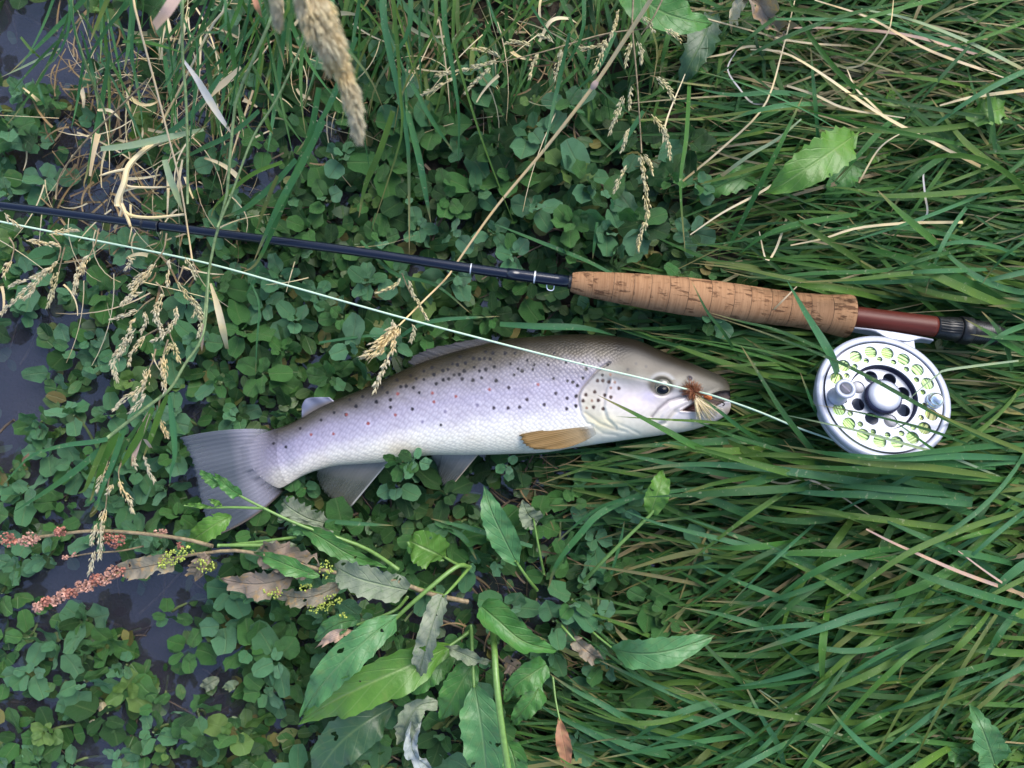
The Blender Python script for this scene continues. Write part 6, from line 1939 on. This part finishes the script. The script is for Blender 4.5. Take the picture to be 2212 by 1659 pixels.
# ================================================================== dock leaves
def dock_leaf_mesh(path, halfw, fold=.25, wave=.0014, teeth=.04, seed=0, nu=13, roll=0.0, curl=0.0, bite=None, px=1.0):
    """path base -> tip (n x 3), halfw metres per path point, left and right halves folded up along the midrib"""
    rr_ = random.Random(seed)
    n = len(path)
    t_ = tangents(path)
    side = np.cross(t_, (0, 0, 1.0)); side /= np.linalg.norm(side, axis=1, keepdims=True) + 1e-9
    nrm = np.cross(side, t_)
    p1, p2, p3 = rr_.uniform(0, 6), rr_.uniform(0, 6), rr_.uniform(0, 6)
    V_, U_ = [], []
    us = np.linspace(-1, 1, nu)
    for i in range(n):
        t = i / (n - 1)
        for u in us:
            au = abs(u)
            sgn_ = 1 if u > 0 else -1
            k = 1 + teeth * (math.sin(i * 2.3 + sgn_ * p1) + .7 * math.sin(i * 4.1 + p2 * sgn_)) * au ** 3
            w = halfw[i] * k
            if bite and abs(t - bite[0]) < bite[1] and u * bite[2] > 0:
                w *= 1 - .55 * (1 - abs(t - bite[0]) / bite[1])
            f = fold if not isinstance(fold, tuple) else (fold[0] if u < 0 else fold[1])
            a = roll + sgn_ * f * au ** .7
            lat = u * w * math.cos(a) if True else 0
            up_ = u * w * math.sin(a)
            up_ += wave * math.sin(t * 19 + p1 + sgn_ * 1.3) * au ** 1.5 + wave * .6 * math.sin(t * 37 + p3 + u * 3) * au + curl * au * au * w
            V_.append(path[i] + side[i] * lat + nrm[i] * up_)
            U_.append((.5 + .5 * u, t))
    F = []
    for i in range(n - 1):
        for j in range(nu - 1):
            a = i * nu + j
            F.append((a, a + 1, a + nu + 1, a + nu))
    mb = MB()
    mb.add(V_, F, U_)
    return mb

SHAPES = {
    'oblong': [.10, .55, .85, .97, 1, .98, .92, .80, .58, .30, .03],
    'ovate': [.30, .85, 1, 1, .95, .87, .76, .62, .45, .25, .03],
    'round': [.15, .60, .85, .97, 1, 1, .97, .90, .75, .50, .08],
    'strap': [.45, .85, .95, 1, 1, 1, 1, .97, .9, .7, .25],
    'lance': [.10, .40, .70, .90, 1, .95, .82, .64, .44, .22, .02],
}
def dock_leaf(parent, pts, w, shape, mat, org, name='leaf', label=None, n=26, **kw):
    pth = bez(pts, None, n)
    hw = np.interp(np.linspace(0, 1, n), np.linspace(0, 1, 11), SHAPES[shape]) * PX(w, pth[:, 2].mean())
    mb = dock_leaf_mesh(pth - org, hw, seed=int(pts[0][0]), **kw)
    o = mb.build(name, M[mat], parent)
    if label:
        o['label'] = label
    return o
def petiole(parent, pts, r, org, mat='petiole', r1=None, name='petiole', n=18):
    pth = bez(pts, None, n)
    mb = MB()
    add_tube(mb, pth - org, np.linspace(PX(r, pth[0, 2]), PX(r1 or r * .7, pth[-1, 2]), n), 7)
    return mb.build(name, M[mat], parent)

dock = empty('dock_plant', P(1000, 1320, .012))
tag(dock, 'broad-leaved dock plant spreading many leaves below the trout', 'dock plant')
D0 = np.array(dock.location)
dock_leaf(dock, [(1118, 1220, .038), (1090, 1165, .046), (1062, 1105, .05), (1046, 1050, .044)], 31, 'oblong', 'dock_blue', D0, label='upright leaf pointing towards the trout', fold=.22)
petiole(dock, [(1160, 1275, .02), (1140, 1250, .032), (1114, 1212, .040)], 4, D0)
dock_leaf(dock, [(960, 1205, .032), (935, 1192, .038), (905, 1178, .04), (884, 1168, .036)], 40, 'round', 'dock_lime', D0, label='bitten round bright leaf', fold=.12, bite=(.12, .2, -1))
petiole(dock, [(1005, 1225, .02), (985, 1218, .028), (958, 1202, .034)], 4, D0)
dock_leaf(dock, [(956, 1285, .062), (940, 1330, .07), (922, 1390, .07), (905, 1455, .06)], 25, 'strap', 'dock_grey', D0, label='ragged grey mildewed leaf', fold=(.7, .2), teeth=.11, wave=.002)
petiole(dock, [(1015, 1225, .03), (985, 1260, .05), (957, 1290, .063)], 4, D0)
dock_leaf(dock, [(1040, 1310, .05), (1075, 1340, .058), (1130, 1385, .06), (1202, 1405, .05)], 40, 'ovate', 'dock', D0, label='folded leaf with a sharp tip', fold=(.25, 1.1), wave=.0018)
dock_leaf(dock, [(975, 1395, .04), (900, 1430, .058), (800, 1475, .064), (710, 1520, .056), (648, 1560, .046)], 52, 'oblong', 'dock_lime', D0, label='largest leaf, bright yellow-green', fold=(.15, .55), wave=.0022, n=34)
dock_leaf(dock, [(860, 1330, .05), (800, 1375, .066), (730, 1440, .07), (680, 1500, .062), (652, 1545, .055)], 37, 'oblong', 'dock_blue', D0, label='blue-green leaf lying over the largest leaf', fold=(.35, .1), wave=.0026, n=30)
petiole(dock, [(1015, 1225, .03), (985, 1225, .045), (905, 1290, .052), (850, 1340, .05)], 5, D0, r1=4.5)
petiole(dock, [(1020, 1360, .03), (1000, 1375, .036), (970, 1396, .04)], 4.5, D0)
dock_leaf(dock, [(850, 1525, .034), (790, 1560, .045), (730, 1610, .045), (670, 1690, .035)], 50, 'oblong', 'dock_dark', D0, label='dark leaf at the lower edge', fold=.2, wave=.002)
dock_leaf(dock, [(1025, 1430, .036), (1005, 1460, .042), (980, 1505, .042), (952, 1555, .034)], 36, 'oblong', 'dock', D0, fold=.3)
dock_leaf(dock, [(985, 1410, .03), (930, 1445, .036), (900, 1470, .036), (860, 1500, .03)], 34, 'oblong', 'dock', D0, fold=.2)
dock_leaf(dock, [(1180, 1435, .036), (1150, 1455, .043), (1115, 1480, .044), (1090, 1515, .036)], 32, 'ovate', 'dock', D0, fold=.3)
dock_leaf(dock, [(1165, 1480, .034), (1150, 1510, .04), (1125, 1540, .038), (1105, 1565, .03)], 26, 'ovate', 'dock', D0, fold=.3)
dock_leaf(dock, [(1025, 1480, .05), (1035, 1540, .058), (1045, 1610, .06), (1055, 1720, .05)], 46, 'oblong', 'dock_blue', D0, label='wide blue-green leaf at the lower edge', fold=.2, wave=.002)
dock_leaf(dock, [(1095, 1600, .04), (1110, 1640, .045), (1120, 1700, .04)], 30, 'oblong', 'dock', D0, fold=.3)
petiole(dock, [(1018, 1350, .03), (1020, 1410, .045), (1024, 1485, .052)], 4.5, D0)
petiole(dock, [(1062, 1335, .03), (1068, 1400, .06), (1072, 1470, .072), (1085, 1580, .075), (1104, 1700, .07)], 6.5, D0, r1=7.5)
dock_leaf(dock, [(1322, 1402, .045), (1380, 1412, .062), (1450, 1405, .066), (1545, 1372, .056)], 34, 'oblong', 'dock_blue', D0, label='smooth leaf lying level towards the bank grass', fold=(.12, .5), wave=.0012, n=30)
petiole(dock, [(1240, 1320, .02), (1280, 1365, .032), (1326, 1403, .042)], 3.2, D0)
dock_leaf(dock, [(1240, 1380, .034), (1258, 1398, .038), (1275, 1412, .038), (1290, 1422, .03)], 18, 'strap', 'dock_brown', D0, label='crumpled yellow-brown leaf tip', fold=.5, wave=.003)
petiole(dock, [(1202, 1340, .025), (1222, 1362, .032), (1243, 1385, .035)], 3.6, D0)
dock_leaf(dock, [(1208, 1550, .04), (1214, 1590, .045), (1222, 1630, .044), (1226, 1680, .04)], 18, 'lance', 'dock_red', D0, label='rusty dead leaf pointing down', fold=.4)
petiole(dock, [(1194, 1460, .03), (1200, 1510, .036), (1209, 1556, .042)], 2.8, D0)
dock_leaf(dock, [(960, 1395, .05), (1000, 1412, .054), (1030, 1425, .052), (1062, 1428, .046)], 17, 'lance', 'dock_grey', D0, fold=.4, wave=.002)
dock_leaf(dock, [(1090, 1430, .03), (1110, 1440, .034), (1125, 1460, .03)], 20, 'ovate', 'dock_brown', D0, fold=.3)
dock_leaf(dock, [(870, 1600, .05), (880, 1560, .06), (905, 1525, .062), (945, 1515, .055)], 26, 'round', 'dock_grey', D0, fold=.5, wave=.003, teeth=.1)
dock_leaf(dock, [(905, 1545, .055), (890, 1590, .06), (895, 1630, .058), (935, 1665, .05)], 20, 'strap', 'dock_white', D0, label='curled whitish dead leaf', fold=.8, wave=.003, teeth=.1)
dock_leaf(dock, [(770, 1340, .04), (740, 1345, .046), (710, 1360, .046), (682, 1385, .038)], 22, 'oblong', 'dock_blue', D0, fold=.2)
dock_leaf(dock, [(760, 1362, .04), (735, 1368, .048), (712, 1378, .048), (684, 1398, .042)], 14, 'lance', 'straw_pink', D0, label='small pinkish dead leaf', fold=.5, wave=.002)
petiole(dock, [(880, 1290, .02), (850, 1320, .036), (770, 1350, .04)], 4, D0, mat='petiole')
dock_leaf(dock, [(1160, 1130, .03), (1140, 1110, .036), (1128, 1080, .036)], 26, 'ovate', 'dock_grey', D0, fold=.3)
petiole(dock, [(1175, 1240, .02), (1165, 1190, .03), (1152, 1120, .034)], 3.2, D0)

# bright stalk climbing to the bank
d2 = empty('dock_plant', P(1257, 1256, .02))
tag(d2, 'single bright green dock stalk with a leaf at its top below the jaw', 'dock plant')
O2 = np.array(d2.location)
petiole(d2, [(1250, 1268, .02), (1290, 1225, .04), (1340, 1175, .05), (1404, 1113, .055), (1420, 1090, .055)], 4.6, O2)
dock_leaf(d2, [(1404, 1113, .054), (1415, 1080, .058), (1425, 1050, .058), (1432, 1015, .05)], 26, 'oblong', 'dock_lime', O2, fold=.3)

def lone_leaf(name, pts, w, shape, mat, label, pet=None, cat='leaf', group=None, **kw):
    org = P(*pts[len(pts) // 2])
    root = empty(name, org)
    tag(root, label, cat, group)
    dock_leaf(root, pts, w, shape, mat, org, 'blade', **kw)
    if pet:
        petiole(root, pet, 3.0, org)
    return root
GL = 'broad leaves in the bank grass'
lone_leaf('broad_leaf', [(1850, 290, .058), (1800, 325, .075), (1740, 365, .080), (1690, 398, .075), (1652, 416, .066)], 44, 'oblong', 'dock_lime', 'large bright serrated leaf lying on the upper bank grass', [(1900, 250, .03), (1875, 270, .04), (1848, 292, .05)], group=GL, teeth=.09, fold=(.1, .2), n=34)
lone_leaf('broad_leaf', [(1650, 370, .035), (1600, 385, .045), (1550, 405, .046), (1502, 432, .036)], 27, 'oblong', 'dock', 'darker serrated leaf tucked beside the large bright serrated leaf', [(1700, 345, .025), (1675, 358, .03), (1648, 371, .036)], group=GL, teeth=.1)
lone_leaf('broad_leaf', [(1862, 330, .034), (1835, 365, .042), (1808, 400, .044), (1785, 448, .034)], 30, 'oblong', 'dock', 'toothed leaf showing behind the large bright serrated leaf', None, group=GL, teeth=.12)
lone_leaf('broad_leaf', [(1920, 300, .032), (1890, 330, .038), (1870, 345, .038), (1850, 365, .03)], 24, 'ovate', 'dock_lime', 'small ragged leaf above the toothed one on the upper bank', None, group=GL, teeth=.12)
lone_leaf('broad_leaf', [(2170, 235, .05), (2145, 240, .058), (2115, 245, .058), (2082, 240, .05)], 30, 'round', 'dock_lime', 'round toothed leaf at the far upper bank under a straw', None, group=GL, teeth=.1)
lone_leaf('broad_leaf', [(2060, 205, .035), (2080, 212, .04), (2100, 220, .038)], 20, 'ovate', 'dock', 'small leaf half hidden by straw beside the round toothed leaf', None, group=GL, teeth=.12)
lone_leaf('broad_leaf', [(1945, 205, .035), (1920, 225, .042), (1908, 250, .036)], 22, 'ovate', 'dock_lime', 'small pale leaf between grass blades near the long straw', None, group=GL, teeth=.1)
lone_leaf('broad_leaf', [(2150, 1655, .05), (2135, 1610, .06), (2118, 1565, .06), (2095, 1522, .05)], 38, 'ovate', 'dock_blue', 'toothed hairy leaf standing up in the lower bank grass', [(2175, 1680, .03), (2165, 1670, .04), (2150, 1652, .052)], group=GL, teeth=.12)
lone_leaf('broad_leaf', [(2085, 1640, .045), (2060, 1625, .052), (2040, 1605, .05)], 24, 'ovate', 'dock', 'darker leaf beside the hairy toothed leaf in the lower grass', None, group=GL, teeth=.12)
lone_leaf('broad_leaf', [(1355, -30, .06), (1420, 20, .072), (1480, 42, .074), (1538, 52, .062)], 52, 'ovate', 'dock', "large smooth leaf reaching in at the picture's top edge", None, fold=(.1, .2), n=30)
lone_leaf('broad_leaf', [(1545, 15, .04), (1520, 80, .05), (1490, 140, .05), (1462, 205, .036)], 34, 'lance', 'dock_dark', 'dark lobed leaf hanging below the large smooth leaf', None, teeth=.13)
lone_leaf('broad_leaf', [(1480, 160, .035), (1505, 145, .042), (1530, 138, .04), (1553, 140, .034)], 20, 'ovate', 'dock', 'small pointed leaf beside the dark lobed leaf', None, teeth=.1)
lone_leaf('broad_leaf', [(700, 1130, .03), (665, 1120, .038), (630, 1100, .04), (612, 1085, .034)], 26, 'strap', 'dock_grey', 'pale ragged leaf just below the anal fin', None, teeth=.14)

# crumpled dead leaf, top right
cr = empty('dead_leaf', P(1640, 30, .05))
tag(cr, "crumpled brown dead leaf curling over dark soil at the picture's top", 'dead leaf')
OC = np.array(cr.location)
dock_leaf(cr, [(1600, -30, .05), (1640, 10, .065), (1665, 45, .062), (1702, 85, .045)], 26, 'strap', 'dock_brown', OC, 'curled_side', fold=(1.1, .4), wave=.004, teeth=.1)
dock_leaf(cr, [(1625, -20, .06), (1600, 5, .062), (1585, 35, .055), (1578, 70, .045)], 16, 'lance', 'straw', OC, 'torn_strip', fold=.6, wave=.003, teeth=.1)

# ================================================================== flowering dock stalk over the water
fs = empty('dock_flower_stalk', P(560, 1230, .05))
tag(fs, 'old dock flower stalk with withered leaves reaching out over the water', 'dock stalk')
OF = np.array(fs.location)
def fpet(pts, r, mat='stalk_brown', name='stem', r1=None):
    return petiole(fs, pts, r, OF, mat, r1, name, 24)
fpet([(1010, 1300, .03), (930, 1283, .045), (850, 1255, .055), (740, 1240, .058), (620, 1213, .06), (520, 1190, .06), (440, 1195, .058), (380, 1205, .055), (310, 1225, .05)], 5.5, 'stalk_brown', r1=3)
petiole(fs, [(960, 1290, .036), (860, 1262, .054), (780, 1245, .058)], 7, OF, 'petiole', name='stem')
fpet([(460, 1180, .06), (400, 1165, .06), (300, 1152, .058), (200, 1147, .055), (100, 1158, .05), (0, 1172, .045), (-60, 1178, .045)], 4.5, r1=3)
fpet([(640, 1180, .05), (560, 1178, .054), (470, 1178, .056)], 5, 'petiole')
fpet([(310, 1180, .05), (260, 1190, .05), (200, 1195, .05), (140, 1205, .045)], 2.2)
def clump(cx, cy, rx_, ry_, n, mat, z, s=(5, 9), name='seed_cluster', parent=fs, org=OF, seed=1):
    rr_ = random.Random(int(cx * 3 + cy) + seed)
    mb = MB()
    for i in range(n):
        a, q_ = rr_.uniform(0, 6.28), rr_.random() ** .6
        X, Y = cx + rx_ * q_ * math.cos(a), cy + ry_ * q_ * math.sin(a)
        zz = z + PX(min(rx_, ry_), z) * math.sqrt(max(0, 1 - q_ * q_)) * rr_.uniform(-.8, 1)
        p_ = P(X, Y, zz) - org
        w = PX(rr_.uniform(*s), z)
        d = np.array((rr_.gauss(0, 1), rr_.gauss(0, 1), rr_.gauss(0, .8)))
        d /= np.linalg.norm(d)
        a1 = np.cross(d, (.3, .2, .9)); a1 /= np.linalg.norm(a1)
        b1 = np.cross(d, a1)
        V_ = [p_ + d * w * .45]
        for k in range(5):
            th_ = k * 1.2566
            V_.append(p_ + (a1 * math.cos(th_) + b1 * math.sin(th_)) * w * .5 * rr_.uniform(.8, 1.1))
        V_.append(p_ - d * w * .35)
        mb.add(V_, [(0, 1 + k, 1 + (k + 1) % 5) for k in range(5)] + [(6, 1 + (k + 1) % 5, 1 + k) for k in range(5)])
    o = mb.build(name, M[mat], parent, smooth_shade=False)
    return o
for cx, cy, rx_, ry_, n, mt in ((18, 1166, 18, 16, 60, 'dock_seed'), (62, 1165, 24, 15, 70, 'dock_seed_pink'), (130, 1148, 15, 12, 40, 'dock_seed'), (247, 1165, 25, 18, 90, 'dock_seed'), (141, 1205, 7, 5, 12, 'dock_seed_pink'),
                                (160, 1198, 5, 5, 10, 'dock_seed_pink'), (348, 1152, 16, 10, 30, 'dock_seed_pink'), (388, 1180, 10, 8, 16, 'dock_seed')):
    clump(cx, cy, rx_, ry_, n, mt, .054)
for i, t in enumerate(np.linspace(0, 1, 11)):
    X, Y = 262 - 180 * t, 1232 + 80 * t ** .92 - (6 if i % 2 else 0)
    clump(X, Y, 17 - 5 * t, 15 - 5 * t, 55, 'dock_seed_pink' if i % 3 else 'dock_seed', .052, seed=i)
fpet([(300, 1222, .05), (262, 1234, .052), (180, 1275, .052), (80, 1312, .048)], 2.5)
for cx, cy, rx_, ry_, n in ((375, 1205, 24, 18, 60), (350, 1220, 10, 14, 18), (440, 1222, 24, 16, 50), (405, 1190, 16, 12, 26), (705, 1230, 16, 20, 40), (690, 1312, 26, 12, 55), (720, 1295, 20, 12, 30), (740, 1330, 10, 8, 14), (590, 1280, 22, 14, 26), (660, 1268, 14, 10, 18)):
    clump(cx, cy, rx_, ry_, n, 'dock_flower', .062, (3.5, 7), 'flower_cluster')
for pts, w, sh, mt, kw in (
        ([(375, 1215, .056), (340, 1220, .062), (300, 1228, .06), (258, 1232, .052)], 24, 'strap', 'dock_brown', dict(fold=(.5, .2), wave=.002)),
        ([(640, 1240, .055), (590, 1258, .06), (540, 1262, .06), (472, 1250, .052)], 34, 'lance', 'dock_brown', dict(fold=(.2, .5), wave=.003, teeth=.12)),
        ([(560, 1195, .056), (600, 1200, .062), (650, 1215, .062), (690, 1240, .054)], 32, 'strap', 'dock_brown', dict(fold=.3, wave=.003, teeth=.12)),
        ([(880, 1275, .058), (820, 1262, .068), (770, 1248, .07), (725, 1225, .06)], 34, 'strap', 'dock_grey', dict(fold=.25, wave=.002, teeth=.1)),
        ([(730, 1265, .055), (690, 1285, .06), (650, 1292, .058), (600, 1285, .05)], 20, 'strap', 'dock_brown', dict(fold=.4, wave=.002, teeth=.12)),
        ([(690, 1245, .066), (640, 1228, .07), (590, 1208, .068), (548, 1192, .06)], 21, 'lance', 'dock', dict(fold=.3)),
        ([(640, 1190, .05), (600, 1185, .056), (560, 1195, .052)], 20, 'strap', 'dock_grey', dict(fold=.5, wave=.003, teeth=.12)),
        ([(420, 1245, .05), (435, 1215, .058), (455, 1195, .058)], 18, 'strap', 'dock_brown', dict(fold=.5, wave=.003, teeth=.12)),
        ([(560, 1300, .045), (545, 1280, .05), (520, 1270, .048)], 28, 'round', 'dock_blue', dict(fold=.2))):
    dock_leaf(fs, pts, w, sh, mt, OF, 'withered_leaf' if mt in ('dock_brown', 'dock_grey') else 'leaf', **kw)

# slender green sprout over the tail fin
sp_ = empty('leafy_sprout', P(560, 1105, .05))
tag(sp_, 'slender bright green sprout with lance leaves crossing the lower tail lobe', 'plant sprout')
OS = np.array(sp_.location)
petiole(sp_, [(860, 1230, .035), (800, 1190, .045), (740, 1165, .052), (650, 1135, .056), (570, 1098, .058), (520, 1072, .058), (480, 1050, .056), (435, 1032, .052)], 4.5, OS, r1=2)
petiole(sp_, [(570, 1098, .058), (500, 1096, .058), (440, 1097, .056), (398, 1092, .052)], 3.4, OS, r1=1.5)
petiole(sp_, [(640, 1160, .05), (580, 1168, .05), (470, 1180, .048)], 3.6, OS, r1=3)
for pts, w, sh, mt in (([(500, 1115, .052), (470, 1130, .056), (440, 1150, .056), (408, 1172, .048)], 25, 'oblong', 'dock_lime'), ([(520, 1070, .058), (500, 1058, .062), (480, 1040, .062), (462, 1022, .056)], 14, 'ovate', 'dock'), ([(475, 1048, .056), (455, 1035, .058), (430, 1015, .056)], 13, 'ovate', 'dock'),
                       ([(460, 1097, .057), (430, 1092, .06), (395, 1088, .056)], 6, 'lance', 'dock_lime'), ([(480, 1092, .057), (465, 1085, .06), (450, 1078, .058)], 7, 'lance', 'dock_lime'),
                       ([(640, 1130, .05), (700, 1165, .058), (760, 1200, .058), (835, 1225, .046)], 23, 'lance', 'dock'), ([(600, 1120, .055), (640, 1122, .055), (720, 1150, .05)], 5, 'strap', 'dock_grey'),
                       ([(620, 1150, .05), (650, 1145, .052), (690, 1160, .05)], 12, 'lance', 'dock_blue')):
    dock_leaf(sp_, pts, w, sh, mt, OS, 'leaf', fold=.3, teeth=.06, wave=.001)

# floating yellow leaves, bits on the water
GF = 'dead leaf scraps floating among the cress'
for i, (x, y, w, mt, lab) in enumerate([(455, 1475, 26, 'dock_grey', 'greyish round scrap floating beside the open water pool'), (500, 1480, 20, 'straw_green', 'pale yellow scrap with a dark slit on the open pool'), (470, 1555, 18, 'straw', 'cream leaf scrap floating low in the open pool'), (500, 1560, 22, 'straw_green', 'pale rounded leaf beside the cream leaf scrap'), (482, 1595, 16, 'straw', 'lower cream scrap beneath the pale rounded leaf'),
                                      (220, 1525, 16, 'straw', 'tan scrap floating between sprigs at the lower stream'), (130, 932, 18, 'cress_yellow', 'single yellow leaf floating left of the reed leaves'), (205, 1560, 14, 'straw', 'small yellow bud scrap at the lower stream corner')]):
    org = P(x, y, .006)
    o = empty('floating_leaf', org)
    tag(o, lab, 'dead leaf', GF)
    dock_leaf(o, [(x - w * .7, y + w * .4, .005), (x, y, .008), (x + w * .7, y - w * .4, .005)], w * .55, 'round', mt, org, 'blade', n=14, fold=.2, nu=7)

# random smaller hanging leaves to thicken the top edge
nb = 0
for i in range(600):
    if nb >= 80:
        break
    X = rr.uniform(120, 900) if i % 3 else rr.uniform(120, 1330)
    Y = rr.uniform(-140, 130)
    if 860 < X < 1300 and rr.random() < .35:
        continue
    ang = 95 + rr.gauss(0, 24)
    ln = rr.uniform(140, 330)
    pth = arc_blade(X, Y, ang, ln, rr.uniform(.05, .09), rr.uniform(-.03, -.005), rr, n=10)
    w = rr.uniform(5, 12.5)
    mat = rr.choice(('grass', 'grass_blue', 'grass_blue', 'grass_deep'))
    mb = MB()
    add_blade(mb, pth, blade_widths(10, PX(w, .06), base=.7), roll=rr.gauss(0, .6), crease=rr.uniform(.1, .4), twist=rr.gauss(0, .5))
    o = mb.build('hanging_grass_leaf', M[mat], None, origin=pth[5])
    tag(o, '', 'grass leaf', 'grass leaves hanging in over the cress')
    x_, y_ = unP(pth[6])
    label_later(o, ' '.join(f"{wd_word(w)} {TONEN[mat]} hanging leaf".split()), x_, y_)
    nb += 1

resolve_labels()
